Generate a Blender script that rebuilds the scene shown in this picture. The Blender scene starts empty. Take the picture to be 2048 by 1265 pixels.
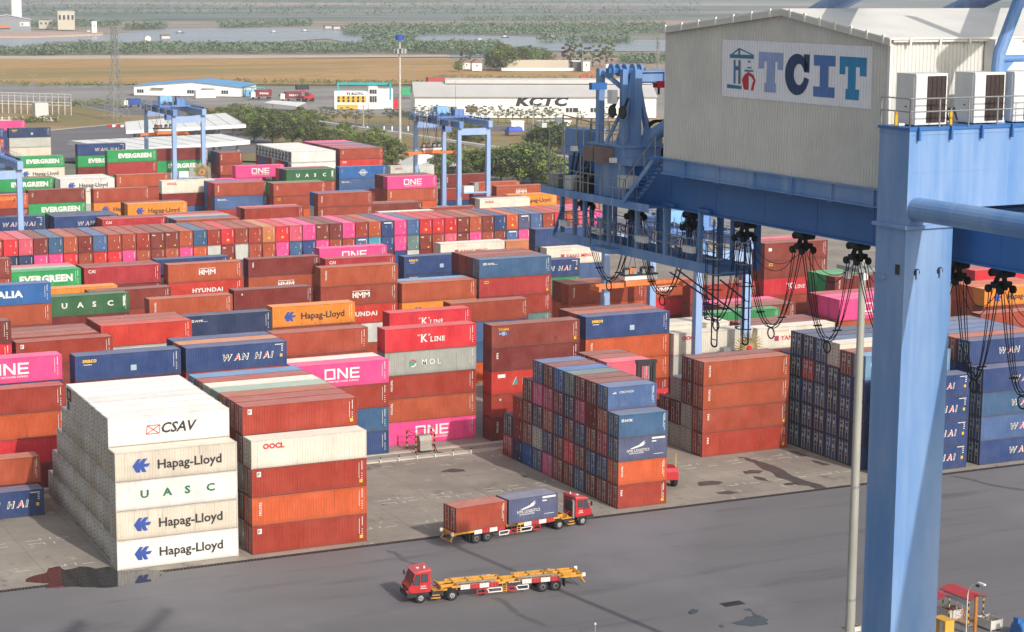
import bpy, math, random
from mathutils import Vector, Matrix
R = math.radians
rnd = random.Random(11)
S = bpy.context.scene
# ---------------------------------------------------------------- camera, sky, sun, exposure
F, YAW, PIT, ROL = 4102.41, 0.4593448, 0.1647401, 0.007089541
CAM = Vector((-50.63485, -187.5606, 56.7924))
IW, IH = 2048.0, 1265.0
fw = Vector((math.sin(YAW) * math.cos(PIT), math.cos(YAW) * math.cos(PIT), -math.sin(PIT)))
r0 = fw.cross(Vector((0, 0, 1))).normalized()
u0 = r0.cross(fw)
rx = r0 * math.cos(ROL) + u0 * math.sin(ROL)
ux = -r0 * math.sin(ROL) + u0 * math.cos(ROL)
cd = bpy.data.cameras.new('camera')
cam = bpy.data.objects.new('camera', cd)
S.collection.objects.link(cam)
S.camera = cam
cd.sensor_width = 36
cd.lens = F / IW * 36
cd.clip_start = 1
cd.clip_end = 60000
m = Matrix.Identity(4)
for i in range(3):
    m[i][0], m[i][1], m[i][2], m[i][3] = rx[i], ux[i], -fw[i], CAM[i]
cam.matrix_world = m
SUN_EL, SUN_DIR = R(31), Vector((0.147, -0.989, 0))      # towards the sun, horizontally
sd = Vector((SUN_DIR.x * math.cos(SUN_EL), SUN_DIR.y * math.cos(SUN_EL), math.sin(SUN_EL)))
W = bpy.data.worlds.new('World')
S.world = W
W.use_nodes = True
wn = W.node_tree
bg = wn.nodes['Background']
sk = wn.nodes.new('ShaderNodeTexSky')
sk.sky_type = 'NISHITA'
sk.sun_disc = False
sk.sun_elevation = SUN_EL
sk.sun_rotation = math.atan2(SUN_DIR.x, SUN_DIR.y)
sk.air_density = 1.2
sk.dust_density = 3.0
hz_ = wn.nodes.new('ShaderNodeHueSaturation')      # a milky, dusty sky
hz_.inputs['Saturation'].default_value = 0.62
wn.links.new(sk.outputs[0], hz_.inputs['Color'])
wn.links.new(hz_.outputs[0], bg.inputs[0])
bg.inputs[1].default_value = 0.145
sl = bpy.data.lights.new('sun', 'SUN')
sl.energy = 3.35
sl.angle = R(0.6)
sl.color = (1.0, 0.96, 0.9)
so = bpy.data.objects.new('sun', sl)
S.collection.objects.link(so)
so.rotation_euler = (-sd).to_track_quat('-Z', 'Y').to_euler()
S.view_settings.view_transform = 'Standard'
S.view_settings.look = 'None'
S.view_settings.gamma = 1.0
S.view_settings.exposure = 0.05
S.cycles.volume_bounces = 0
S.cycles.max_bounces = 6
HAZE = 0.000115

# ---------------------------------------------------------------- surveying: a point seen at (u, v) of the photo, on a known plane
def ray(u, v):
    return fw + rx * ((u - IW / 2) / F) - ux * ((v - IH / 2) / F)
def at(u, v, z=0.0):
    d = ray(u, v); return CAM + d * ((z - CAM.z) / d.z)
def aty(u, v, y):
    d = ray(u, v); return CAM + d * ((y - CAM.y) / d.y)
def atx(u, v, x):
    d = ray(u, v); return CAM + d * ((x - CAM.x) / d.x)

# ---------------------------------------------------------------- materials
def lin(h):
    h = h.lstrip('#')
    o = []
    for i in (0, 2, 4):
        c = int(h[i:i + 2], 16) / 255
        o.append(c / 12.92 if c <= 0.04045 else ((c + 0.055) / 1.055) ** 2.4)
    return o
def dim(c, k):
    return [x * k for x in c]
MATS = {}
def nodes_of(name):
    m = bpy.data.materials.new(name)
    m.use_nodes = True
    nt = m.node_tree
    return m, nt, nt.nodes['Principled BSDF']
def N(nt, typ, **kw):
    n = nt.nodes.new(typ)
    for k, v in kw.items():
        if k in n.inputs.keys():
            n.inputs[k].default_value = v
        else:
            setattr(n, k, v)
    return n
def ramp(nt, src, p0, p1, c0=(0, 0, 0, 1), c1=(1, 1, 1, 1)):
    n = nt.nodes.new('ShaderNodeValToRGB')
    n.color_ramp.elements[0].position = p0
    n.color_ramp.elements[1].position = p1
    n.color_ramp.elements[0].color = c0
    n.color_ramp.elements[1].color = c1
    nt.links.new(src, n.inputs[0])
    return n.outputs[0]
def mixc(nt, fac, a, b, mode='MIX'):
    n = nt.nodes.new('ShaderNodeMix')
    n.data_type = 'RGBA'
    n.blend_type = mode
    for sock, v in ((n.inputs[0], fac), (n.inputs[6], a), (n.inputs[7], b)):
        if isinstance(v, (int, float)):
            sock.default_value = v
        elif isinstance(v, (list, tuple)):
            sock.default_value = (*v[:3], 1)
        else:
            nt.links.new(v, sock)
    return n.outputs[2]
def noise(nt, scale, detail=4, stretch=None, coord='Object', rough=0.6):
    tc = nt.nodes.new('ShaderNodeTexCoord')
    src = tc.outputs[coord]
    if stretch:
        mp = nt.nodes.new('ShaderNodeMapping')
        mp.inputs['Scale'].default_value = stretch
        nt.links.new(src, mp.inputs[0])
        src = mp.outputs[0]
    n = N(nt, 'ShaderNodeTexNoise', Scale=scale, Detail=detail, Roughness=rough)
    nt.links.new(src, n.inputs['Vector'])
    return n.outputs[0]
def mat(name, col, rough=0.6, metal=0.0, vary=0.25, scale=1.2, stretch=None, dirt=None, dirt_amt=0.0, bump=0.0):
    """a painted or weathered surface: base colour with cloudy variation and optional dirt"""
    if name in MATS:
        return MATS[name]
    if isinstance(col, str):
        col = lin(col)
    m, nt, b = nodes_of(name)
    b.inputs['Roughness'].default_value = rough
    b.inputs['Metallic'].default_value = metal
    f = noise(nt, scale, 5, stretch)
    c = mixc(nt, ramp(nt, f, 0.3, 0.7), dim(col, 1 - vary), dim(col, 1 + vary * 0.5))
    if dirt_amt:
        g = noise(nt, scale * 3.1, 6, stretch)
        k = ramp(nt, g, 0.52, 0.75)
        c = mixc(nt, k, c, mixc(nt, dirt_amt, c, dirt or (0.1, 0.06, 0.04)))
    nt.links.new(c, b.inputs['Base Color'])
    if bump:
        bp = N(nt, 'ShaderNodeBump', Strength=bump, Distance=0.05)
        nt.links.new(f, bp.inputs['Height'])
        nt.links.new(bp.outputs[0], b.inputs['Normal'])
    MATS[name] = m
    return m

# ---------------------------------------------------------------- mesh building
class MB:
    def __init__(s):
        s.v, s.f, s.mi, s.mats = [], [], [], []
    def mat(s, m):
        if m not in s.mats:
            s.mats.append(m)
        return s.mats.index(m)
    def face(s, pts, m):
        k = len(s.v)
        s.v.extend([tuple(p) for p in pts])
        s.f.append(tuple(range(k, k + len(pts))))
        s.mi.append(s.mat(m))
    def raw(s, verts, faces, m):
        k = len(s.v)
        s.v.extend([tuple(p) for p in verts])
        i = s.mat(m)
        for f in faces:
            s.f.append(tuple(k + a for a in f))
            s.mi.append(i)
    def box(s, x0, x1, y0, y1, z0, z1, m):
        v = [(x0, y0, z0), (x1, y0, z0), (x1, y1, z0), (x0, y1, z0), (x0, y0, z1), (x1, y0, z1), (x1, y1, z1), (x0, y1, z1)]
        s.raw(v, [(0, 3, 2, 1), (4, 5, 6, 7), (0, 1, 5, 4), (1, 2, 6, 5), (2, 3, 7, 6), (3, 0, 4, 7)], m)
    def prism(s, poly, z0, z1, m):
        n = len(poly)
        v = [(p[0], p[1], z0) for p in poly] + [(p[0], p[1], z1) for p in poly]
        s.raw(v, [tuple(range(n - 1, -1, -1)), tuple(range(n, 2 * n))] + [(i, (i + 1) % n, n + (i + 1) % n, n + i) for i in range(n)], m)
    def prism_y(s, poly, y0, y1, m):
        """outline in x-z extruded along y (outline counter-clockwise seen from -y)"""
        n = len(poly)
        v = [(p[0], y0, p[1]) for p in poly] + [(p[0], y1, p[1]) for p in poly]
        s.raw(v, [tuple(range(n)), tuple(range(2 * n - 1, n - 1, -1))] + [((i + 1) % n, i, n + i, n + (i + 1) % n) for i in range(n)], m)
    def prism_x(s, poly, x0, x1, m):
        """outline in y-z extruded along x"""
        n = len(poly)
        v = [(x0, p[0], p[1]) for p in poly] + [(x1, p[0], p[1]) for p in poly]
        s.raw(v, [tuple(range(n - 1, -1, -1)), tuple(range(n, 2 * n))] + [(i, (i + 1) % n, n + (i + 1) % n, n + i) for i in range(n)], m)
    def bar(s, p, q, w, m, h=None, up=(0, 0, 1)):
        """a square bar from p to q"""
        p, q = Vector(p), Vector(q)
        d = (q - p).normalized()
        a = d.cross(Vector(up))
        if a.length < 1e-3:
            a = d.cross(Vector((1, 0, 0)))
        a.normalize()
        b = a.cross(d)
        a, b = a * (w / 2), b * ((h or w) / 2)
        v = [p - a - b, p + a - b, p + a + b, p - a + b, q - a - b, q + a - b, q + a + b, q - a + b]
        s.raw(v, [(0, 1, 2, 3), (7, 6, 5, 4), (0, 4, 5, 1), (1, 5, 6, 2), (2, 6, 7, 3), (3, 7, 4, 0)], m)
    def tube(s, pts, r, m, n=8, caps=True):
        pts = [Vector(p) for p in pts]
        rs = r if isinstance(r, (list, tuple)) else [r] * len(pts)
        rings = []
        a = None
        for i, p in enumerate(pts):
            d = (pts[min(i + 1, len(pts) - 1)] - pts[max(i - 1, 0)]).normalized()
            if a is None:
                a = d.cross(Vector((0, 0, 1)))
                if a.length < 1e-3:
                    a = d.cross(Vector((1, 0, 0)))
            else:
                a = a - d * a.dot(d)
            a.normalize()
            b = d.cross(a)
            rings.append([p + (a * math.cos(2 * math.pi * k / n) + b * math.sin(2 * math.pi * k / n)) * rs[i] for k in range(n)])
        v = [q for g in rings for q in g]
        f = []
        for i in range(len(pts) - 1):
            for k in range(n):
                f.append((i * n + k, i * n + (k + 1) % n, (i + 1) * n + (k + 1) % n, (i + 1) * n + k))
        if caps:
            f.append(tuple(range(n - 1, -1, -1)))
            f.append(tuple(range((len(pts) - 1) * n, len(pts) * n)))
        s.raw(v, f, m)
    def disc(s, c, axis, r, w, m, n=20, r_in=0.0):
        """a wheel-like solid of width w round an axis ('x','y','z')"""
        c = Vector(c)
        A = {'x': (Vector((0, 1, 0)), Vector((0, 0, 1)), Vector((1, 0, 0))), 'y': (Vector((0, 0, 1)), Vector((1, 0, 0)), Vector((0, 1, 0))), 'z': (Vector((1, 0, 0)), Vector((0, 1, 0)), Vector((0, 0, 1)))}[axis]
        def ring(rr, o):
            return [c + A[2] * o + (A[0] * math.cos(2 * math.pi * k / n) + A[1] * math.sin(2 * math.pi * k / n)) * rr for k in range(n)]
        e = min(0.12 * r, w * 0.3)
        prof = [(r - e, -w / 2), (r, -w / 2 + e), (r, w / 2 - e), (r - e, w / 2)]
        v = [q for rr, o in prof for q in ring(rr, o)]
        f = []
        for i in range(3):
            for k in range(n):
                f.append((i * n + k, i * n + (k + 1) % n, (i + 1) * n + (k + 1) % n, (i + 1) * n + k))
        f.append(tuple(range(n - 1, -1, -1)))
        f.append(tuple(range(3 * n, 4 * n)))
        s.raw(v, f, m)
    def text(s, txt, o, ud, vd, size, m, bold=0.0, shear=0.0, wide=1.0, align='LEFT', spacing=1.0):
        """flat lettering: o = base point, ud = reading direction, vd = up; size = cap height"""
        vs, fs, w = glyphs(txt, bold, shear, spacing)
        o, ud, vd = Vector(o), Vector(ud), Vector(vd)
        k = size / 0.69
        off = {'LEFT': 0, 'CENTER': -w / 2, 'RIGHT': -w}[align]
        s.raw([o + ud * ((x + off) * k * wide) + vd * (y * k) for x, y in vs], fs, m)
        return w * k * wide
    def polys(s, polys, o, ud, vd, k, m, kx=None):
        o, ud, vd = Vector(o), Vector(ud), Vector(vd)
        for p in polys:
            s.face([o + ud * (x * (kx or k)) + vd * (y * k) for x, y in p], m)
    def mesh(s, name):
        me = bpy.data.meshes.new(name)
        me.from_pydata(s.v, [], s.f)
        for m in s.mats:
            me.materials.append(m)
        me.polygons.foreach_set('material_index', s.mi)
        me.update()
        return me
    def build(s, name, parent=None, loc=None, smooth=False):
        me = s.mesh(name)
        if smooth:
            me.polygons.foreach_set('use_smooth', [True] * len(me.polygons))
        return link(name, me, parent, loc)
def link(name, me, parent=None, loc=None):
    o = bpy.data.objects.new(name, me)
    S.collection.objects.link(o)
    if parent is not None:
        o.parent = parent
    if loc is not None:
        o.location = loc
    return o
GL = {}
def glyphs(txt, bold, shear, spacing):
    key = (txt, bold, shear, spacing)
    if key not in GL:
        c = bpy.data.curves.new('lettering', 'FONT')
        c.body = txt
        c.offset = bold
        c.shear = shear
        c.space_character = spacing
        c.resolution_u = 2
        o = bpy.data.objects.new('lettering', c)
        me = bpy.data.meshes.new_from_object(o)
        vs = [(v.co.x, v.co.y) for v in me.vertices]
        fs = [tuple(p.vertices) for p in me.polygons]
        x0 = min([x for x, y in vs] or [0])
        vs = [(x - x0, y) for x, y in vs]
        GL[key] = (vs, fs, max([x for x, y in vs] or [0]))
        bpy.data.objects.remove(o)
        bpy.data.curves.remove(c)
        bpy.data.meshes.remove(me)
    return GL[key]
def tag(o, label=None, cat=None, group=None, kind=None):
    for k, v in (('label', label), ('category', cat), ('group', group), ('kind', kind)):
        if v:
            o[k] = v
    return o
def empty(name, loc=(0, 0, 0), rz=0.0):
    o = bpy.data.objects.new(name, None)
    S.collection.objects.link(o)
    o.location = loc
    o.rotation_euler = (0, 0, rz)
    return o
def copy_tree(o, parent=None):
    c = o.copy()
    S.collection.objects.link(c)
    c.parent = parent
    for ch in list(o.children):
        copy_tree(ch, c)
    return c
def structure(o):
    o['kind'] = 'structure'
    return o
X_, Y_, Z_ = Vector((1, 0, 0)), Vector((0, 1, 0)), Vector((0, 0, 1))
# ================================================================= GROUND
def flat_mat(name, build, rough=0.85, spec=0.3):
    m, nt, b = nodes_of(name)
    b.inputs['Roughness'].default_value = rough
    b.inputs['Specular IOR Level'].default_value = spec
    nt.links.new(build(nt, b), b.inputs['Base Color'])
    return m
def sheet(name, pts, z, m, kind='structure'):
    b = MB()
    b.face([(p[0], p[1], z) for p in pts], m)
    o = b.build(name)
    o['kind'] = kind
    return o
def asphalt_col(nt, b):
    n1 = noise(nt, 0.05, 6, (0.25, 1.0, 1.0))          # long drag marks along the quay
    n2 = noise(nt, 0.35, 6, (0.12, 1.0, 1.0))
    n3 = noise(nt, 7.0, 3)
    n4 = noise(nt, 0.028, 5)
    c = mixc(nt, ramp(nt, n1, 0.32, 0.68), lin('#686566'), lin('#797676'))
    c = mixc(nt, ramp(nt, n2, 0.55, 0.72), c, lin('#5d5a5f'))
    c = mixc(nt, ramp(nt, n4, 0.56, 0.7), c, lin('#7e7a7d'))
    c = mixc(nt, 0.12, c, n3, 'OVERLAY')
    # dark dribbles and tyre scrubs
    n5 = noise(nt, 0.5, 8, (0.2, 1.5, 1), rough=0.75)
    c = mixc(nt, ramp(nt, n5, 0.64, 0.72), c, lin('#4d4a4f'))
    return c
def concrete_col(nt, b):
    n1 = noise(nt, 0.09, 7, rough=0.7)
    n2 = noise(nt, 0.5, 8, rough=0.75)
    n3 = noise(nt, 6.0, 3)
    c = mixc(nt, ramp(nt, n1, 0.3, 0.7), lin('#867d74'), lin('#aba193'))
    c = mixc(nt, ramp(nt, n2, 0.6, 0.7), c, lin('#5c5551'))
    n4 = noise(nt, 0.8, 6, (1, 0.35, 1))
    c = mixc(nt, ramp(nt, n4, 0.62, 0.66), c, lin('#b0a496'))
    tc = nt.nodes.new('ShaderNodeTexCoord')
    bk = nt.nodes.new('ShaderNodeTexBrick')
    bk.offset = 0.0
    for k_, v_ in (('Scale', 1.0), ('Mortar Size', .035), ('Brick Width', 6.4), ('Row Height', 5.1)):
        bk.inputs[k_].default_value = v_
    bk.inputs['Color1'].default_value = (1, 1, 1, 1)
    bk.inputs['Color2'].default_value = (.86, .86, .86, 1)
    bk.inputs['Mortar'].default_value = (.6, .58, .56, 1)
    nt.links.new(tc.outputs['Object'], bk.inputs['Vector'])
    c = mixc(nt, .8, c, bk.outputs['Color'], 'MULTIPLY')
    n6 = noise(nt, 0.22, 7, (1, .5, 1), rough=.72)
    c = mixc(nt, ramp(nt, n6, 0.58, 0.70, (0, 0, 0, 1), (.75, .75, .75, 1)), c, lin('#514a46'))
    return mixc(nt, 0.12, c, n3, 'OVERLAY')
def far_col(nt, b):
    n1 = noise(nt, 0.0035, 7, (0.35, 1.0, 1.0), rough=0.65)
    n2 = noise(nt, 0.02, 6, (0.3, 1.0, 1.0))
    c = mixc(nt, ramp(nt, n1, 0.4, 0.6), lin('#b59a86'), lin('#7f8472'))
    return mixc(nt, ramp(nt, n2, 0.5, 0.66), c, lin('#6d705e'))
def grass_col(nt, b):
    n1 = noise(nt, 0.02, 7, (0.3, 1.0, 1.0), rough=0.65)
    n2 = noise(nt, 0.12, 5, (0.35, 1, 1))
    n3 = noise(nt, 0.008, 4, (0.2, 1, 1))
    c = mixc(nt, ramp(nt, n1, 0.35, 0.65), lin('#b58a50'), lin('#c49c68'))
    n4 = noise(nt, 0.35, 7, (.3, 1, 1), rough=.8)
    c = mixc(nt, ramp(nt, n4, 0.5, 0.68, (0, 0, 0, 1), (.7, .7, .7, 1)), c, lin('#85703c'))
    c = mixc(nt, ramp(nt, n2, 0.52, 0.7), c, lin('#8f7740'))
    return mixc(nt, ramp(nt, n3, 0.52, 0.66), c, lin('#8c7f49'))
def lot_col(nt, b):
    n1 = noise(nt, 0.03, 6, (0.3, 1, 1))
    return mixc(nt, ramp(nt, n1, 0.35, 0.65), lin('#85807c'), lin('#a29a92'))
def verge_col(nt, b):
    n1 = noise(nt, 0.05, 7, (0.5, 1, 1), rough=0.7)
    n2 = noise(nt, 0.018, 5)
    c = mixc(nt, ramp(nt, n1, 0.38, 0.62), lin('#9a7d58'), lin('#7d7a45'))
    return mixc(nt, ramp(nt, n2, 0.5, 0.62), c, lin('#a98e6c'))
def road_col(nt, b):
    n1 = noise(nt, 0.06, 6, (0.4, 1, 1))
    return mixc(nt, ramp(nt, n1, 0.3, 0.7), lin('#6b6769'), lin('#7f7a7a'))
def water_col(nt, b):
    n1 = noise(nt, 0.006, 6, (0.25, 1, 1))
    return mixc(nt, ramp(nt, n1, 0.4, 0.6), lin('#858993'), lin('#9a9aa0'))
def hill_col(nt, b):
    n1 = noise(nt, 0.004, 8, (0.25, 1, 1), rough=0.75)
    n2 = noise(nt, 0.0016, 5, (0.3, 1, 1))
    c = mixc(nt, ramp(nt, n1, 0.45, 0.55), lin('#5a6a58'), lin('#8f8f86'))
    n3 = noise(nt, 0.012, 6, (0.5, 1, 1), rough=.8)
    c = mixc(nt, ramp(nt, n3, 0.6, 0.66), c, lin('#c0b6ac'))
    return mixc(nt, ramp(nt, n2, 0.52, 0.6), c, lin('#b59f8e'))
M_ASPH = flat_mat('apron_asphalt', asphalt_col, 0.72, 0.35)
M_CONC = flat_mat('yard_concrete', concrete_col, 0.85)
M_FAR = flat_mat('dry_plain', far_col)
M_GRASS = flat_mat('dry_grass', grass_col)
M_LOT = flat_mat('lot_concrete', lot_col)
M_VERGE = flat_mat('scrubby_verge', verge_col)
M_ROAD = flat_mat('road_asphalt', road_col)
M_WATER = flat_mat('brackish_water', water_col, 0.25, 0.5)
M_HILL = flat_mat('far_country', hill_col)
M_PALE = mat('pale_concrete', '#bdb4a6', 0.85, vary=0.15, scale=0.4)
M_PAINTW = mat('road_paint', '#d8d4cc', 0.7, vary=0.2, scale=3)
M_STAIN = mat('oil_stain', '#554d49', 0.6, vary=0.35, scale=0.9)

sheet('ground', [(-9000, -2500), (14000, -2500), (14000, 16000), (-9000, 16000)], -0.9, M_FAR)
sheet('far_land', [(-4000, 2650), (9000, 1500), (13500, 5000), (13500, 15000), (-8000, 15000), (-8000, 4500)], -0.6, M_HILL)
def px_sheet(name, uv, z, m, kind='structure'):
    return sheet(name, [at(u, v, z) for u, v in uv], z, m, kind)
px_sheet('dry_grass_field', [(-80, 168), (-80, 118), (400, 117), (880, 117), (1000, 128), (1500, 140), (1500, 165), (700, 170)], -0.45, M_GRASS)
px_sheet('dirt_track', [(-80, 118.6), (-80, 112.5), (400, 111), (900, 111), (900, 114), (400, 117.4)], -0.4, mat('track_sand', '#c6b7a2', 0.9, vary=0.2, scale=0.02))
for i, uv in enumerate([
        [(-80, 105), (-80, 74), (60, 73), (215, 70), (330, 58), (560, 56), (800, 62), (830, 66), (560, 84), (300, 88), (220, 84), (110, 84), (40, 98)],
        [(700, 86), (820, 78), (1010, 72), (1400, 90), (1400, 104), (1100, 102), (980, 98), (870, 92), (760, 90)],
        [(560, 62), (700, 60), (900, 68), (1100, 76), (1400, 82), (1400, 90), (1010, 74), (820, 78), (700, 86)],
        [(880, 112), (960, 106), (1080, 110), (1080, 113), (900, 115)]]):
    px_sheet('water', uv, -0.5 + .03 * i, M_WATER)
px_sheet('industrial_lot', [(120, 262), (-60, 215), (-60, 166), (268, 172), (700, 176), (1500, 168), (1500, 236), (900, 236), (640, 228), (440, 214), (265, 214)], -0.35, M_LOT)
px_sheet('scrub_verge', [(-80, 300), (-80, 203), (150, 206), (270, 214), (440, 214), (640, 228), (900, 236), (1500, 234), (1500, 420), (900, 420), (700, 330)], -0.3, M_VERGE)
px_sheet('road', [(130, 205), (150, 202), (280, 218), (420, 224), (640, 240), (760, 250), (1000, 252), (1500, 256), (1500, 268), (1000, 264), (760, 262), (640, 256), (420, 238), (250, 230)], -0.24, M_ROAD)
px_sheet('terminal_road', [(60, 288), (100, 262), (270, 246), (300, 250), (520, 262), (560, 300), (300, 330), (60, 320)], -0.2, M_ROAD)
px_sheet('kerb_strip', [(98, 262.5), (270, 245.6), (330, 243), (330, 241.5), (270, 244), (98, 260.2)], -0.1, M_PALE)
sheet('yard_ground', [(-160, -1.55), (330, -1.55), (330, 330), (250, 372), (40, 372), (-160, 320)], -0.004, M_CONC)
sheet('apron_ground', [(-260, -420), (420, -420), (420, -2.35), (-260, -2.35)], -0.004, M_ASPH)
# drain channel between apron and yard: a slot with a steel grating
M_GRATE = mat('drain_iron', '#574f4c', 0.7, 0.4, vary=0.35, scale=2)
M_SLOT = mat('drain_dark', '#1d1a1a', 0.8)
b = MB()
b.box(-160, 330, -2.35, -1.55, -0.30, -0.14, M_SLOT)
x = -20.0
while x < 120:
    b.box(x, x + 0.16, -2.33, -1.57, -0.06, -0.012, M_GRATE)
    x += 0.34
b.box(-160, 330, -2.35, -2.27, -0.14, -0.008, M_GRATE)
b.box(-160, 330, -1.63, -1.55, -0.14, -0.008, M_GRATE)
o = b.build('drain_channel'); o['kind'] = 'structure'
# raised runway beams for the yard cranes, with kerb posts
b = MB()
b.box(-160, 330, 30.4, 31.5, -0.1, 0.16, M_PALE)
b.box(-160, 330, 33.9, 34.7, -0.1, 0.07, M_PALE)
o = b.build('crane_runway_kerb'); o['kind'] = 'structure'
def dashes():
    b = MB()
    def dash(x, y, l, w=0.13):
        if rnd.random() < 0.86:
            b.face([(x, y, 0.0015), (x + l, y, 0.0015), (x + l, y + w, 0.0015), (x, y + w, 0.0015)], M_PAINTW)
    def tick(x, y, l):
        b.face([(x, y, 0.003), (x + 0.12, y, 0.003), (x + 0.12, y + l, 0.003), (x, y + l, 0.003)], M_PAINTW)
    for y in (3.7, 12.7, 13.9, 28.3):
        x = -12.0
        while x < 90:
            dash(x, y, 1.5)
            dash(x + 3.1, y, 1.3)
            if rnd.random() < 0.6:
                tick(x + 1.5, y - 0.6 if y in (12.7, 28.3) else y, 0.7)
                tick(x + 2.5, y - 0.6 if y in (12.7, 28.3) else y, 0.7)
            x += 6.4
    for x in (-0.6, 26.0, 53.2):
        y = 0.5
    return b.build('yard_slot_markings')
o = dashes(); o['kind'] = 'structure'
def blob(pts, z, m, name, label=None, cat=None):
    """an irregular flat patch through points given on the ground, its edge roughened"""
    out = []
    n = len(pts)
    for i in range(n):
        p, q = Vector(pts[i]), Vector(pts[(i + 1) % n])
        k = max(2, int((q - p).length / 0.5))
        for j in range(k):
            r_ = p.lerp(q, j / k)
            out.append((r_.x + rnd.uniform(-.12, .12), r_.y + rnd.uniform(-.12, .12)))
    b = MB()
    b.face([(x, y, z) for x, y in out], m)
    o = b.build(name)
    if label:
        tag(o, label, cat)
    else:
        o['kind'] = 'structure'
    return o
def uvxy(lst):
    return [at(u, v).to_2d() for u, v in lst]
M_WETW, nt, bb = nodes_of('standing_water')
bb.inputs['Base Color'].default_value = (0.03, 0.028, 0.027, 1)
bb.inputs['Roughness'].default_value = 0.02
bb.inputs['Specular IOR Level'].default_value = 0.35
z_ = lambda x, y: (x / 2.926, 835 + y / 2.926)
blob(uvxy([z_(*p) for p in [(150, 952), (200, 925), (270, 912), (290, 880), (350, 872), (380, 895), (470, 872), (560, 884), (640, 872), (690, 900), (860, 888), (980, 905), (880, 960), (700, 990), (620, 1000), (420, 992), (330, 1003), (262, 1000), (285, 972), (160, 965)]]), 0.004, M_WETW, 'puddle',
     'long dark puddle mirroring the corner of the white container stack', 'puddle')
z_ = lambda x, y: (1348 + x / 2.926, 835 + y / 2.926)
pud = [[(330, 1205), (385, 1190), (430, 1165), (520, 1168), (552, 1185), (548, 1212), (450, 1224), (380, 1218)], [(75, 1140), (105, 1124), (152, 1122), (128, 1150), (90, 1152)],
       [(255, 1215), (290, 1214), (294, 1230), (270, 1232)], [(405, 1125), (440, 1118), (470, 1150), (525, 1165), (470, 1168), (450, 1140)]]
plab = ['shallow grey puddle, widest one, on the apron below the drain grating', 'small arrowhead puddle left of the drain grating', 'tiny round puddle nearest the bottom edge of the apron', 'thin wet trickle running from the drain grating to the wide puddle']
for p, l in zip(pud, plab):
    blob(uvxy([z_(*q) for q in p]), 0.004, M_WETW, 'puddle', l, 'puddle', )
for pts in ([(360, 228), (420, 236), (480, 250), (560, 275), (620, 296), (690, 340), (770, 372), (850, 392), (890, 410), (840, 424), (790, 402), (720, 398), (660, 366), (600, 350), (560, 318), (500, 296), (470, 268), (400, 244)],
            [(135, 388), (160, 376), (210, 372), (288, 378), (262, 392), (210, 398), (145, 402)], [(400, 318), (450, 308), (525, 312), (500, 328), (420, 332)], [(670, 195), (720, 200), (790, 226), (745, 230), (700, 216)],
            [(800, 250), (850, 256), (912, 275), (880, 283), (830, 268)], [(640, 390), (680, 382), (722, 388), (690, 398), (650, 398)], [(460, 345), (520, 352), (570, 380), (530, 372), (480, 362)], [(245, 440), (320, 430), (380, 440), (330, 452), (260, 450)]):
    blob(uvxy([(1348 + x / 2.926, 835 + y / 2.926) for x, y in pts]), 0.0022, M_STAIN, 'oil_stain')
for pts in ([(580, 320), (640, 300), (720, 303), (740, 315), (660, 322)], [(1060, 340), (1100, 345), (1090, 356), (1065, 350)]):
    blob(uvxy([(680 + x / 2.926, 835 + y / 2.926) for x, y in pts]), 0.0022, M_STAIN, 'oil_stain')
# tyre scrub streaks across the apron
b = MB()
for (u1, v1, u2, v2, w_) in [(772, 1101, 845, 1136, .8), (985, 1195, 1085, 1254, 1.0), (1900, 952, 2060, 985, 1.2)]:
    p, q = at(u1, v1), at(u2, v2)
    d = (q - p).normalized()
    nrm = Vector((-d.y, d.x, 0))
    L, Rr = [], []
    for i in range(25):
        c = p.lerp(q, i / 24)
        ww = w_ * rnd.uniform(.35, 1) * (0.3 if i in (0, 24) else 1)
        off = nrm * math.sin(i * .35) * .25
        L.append(c + nrm * ww / 2 + off)
        Rr.append(c - nrm * ww / 2 + off)
    for i in range(24):
        b.face([(*Rr[i].to_2d(), .002), (*Rr[i + 1].to_2d(), .002), (*L[i + 1].to_2d(), .002), (*L[i].to_2d(), .002)], mat('apron_stain', '#625d5c', 0.6, vary=0.2, scale=.6))
o = b.build('apron_stains'); o['kind'] = 'structure'
# drain grating in the apron
c = at(1465, 1208)
b = MB()
b.box(-1.1, 1.1, -.6, .6, -.02, .01, M_GRATE)
for i in range(11):
    b.box(-1.0 + i * .19, -.92 + i * .19, -.5, .5, .01, .03, M_SLOT)
tag(b.build('drain_grating', None, (c.x, c.y, 0)), 'square iron drain grating set in the grey apron', 'drain cover')
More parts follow.
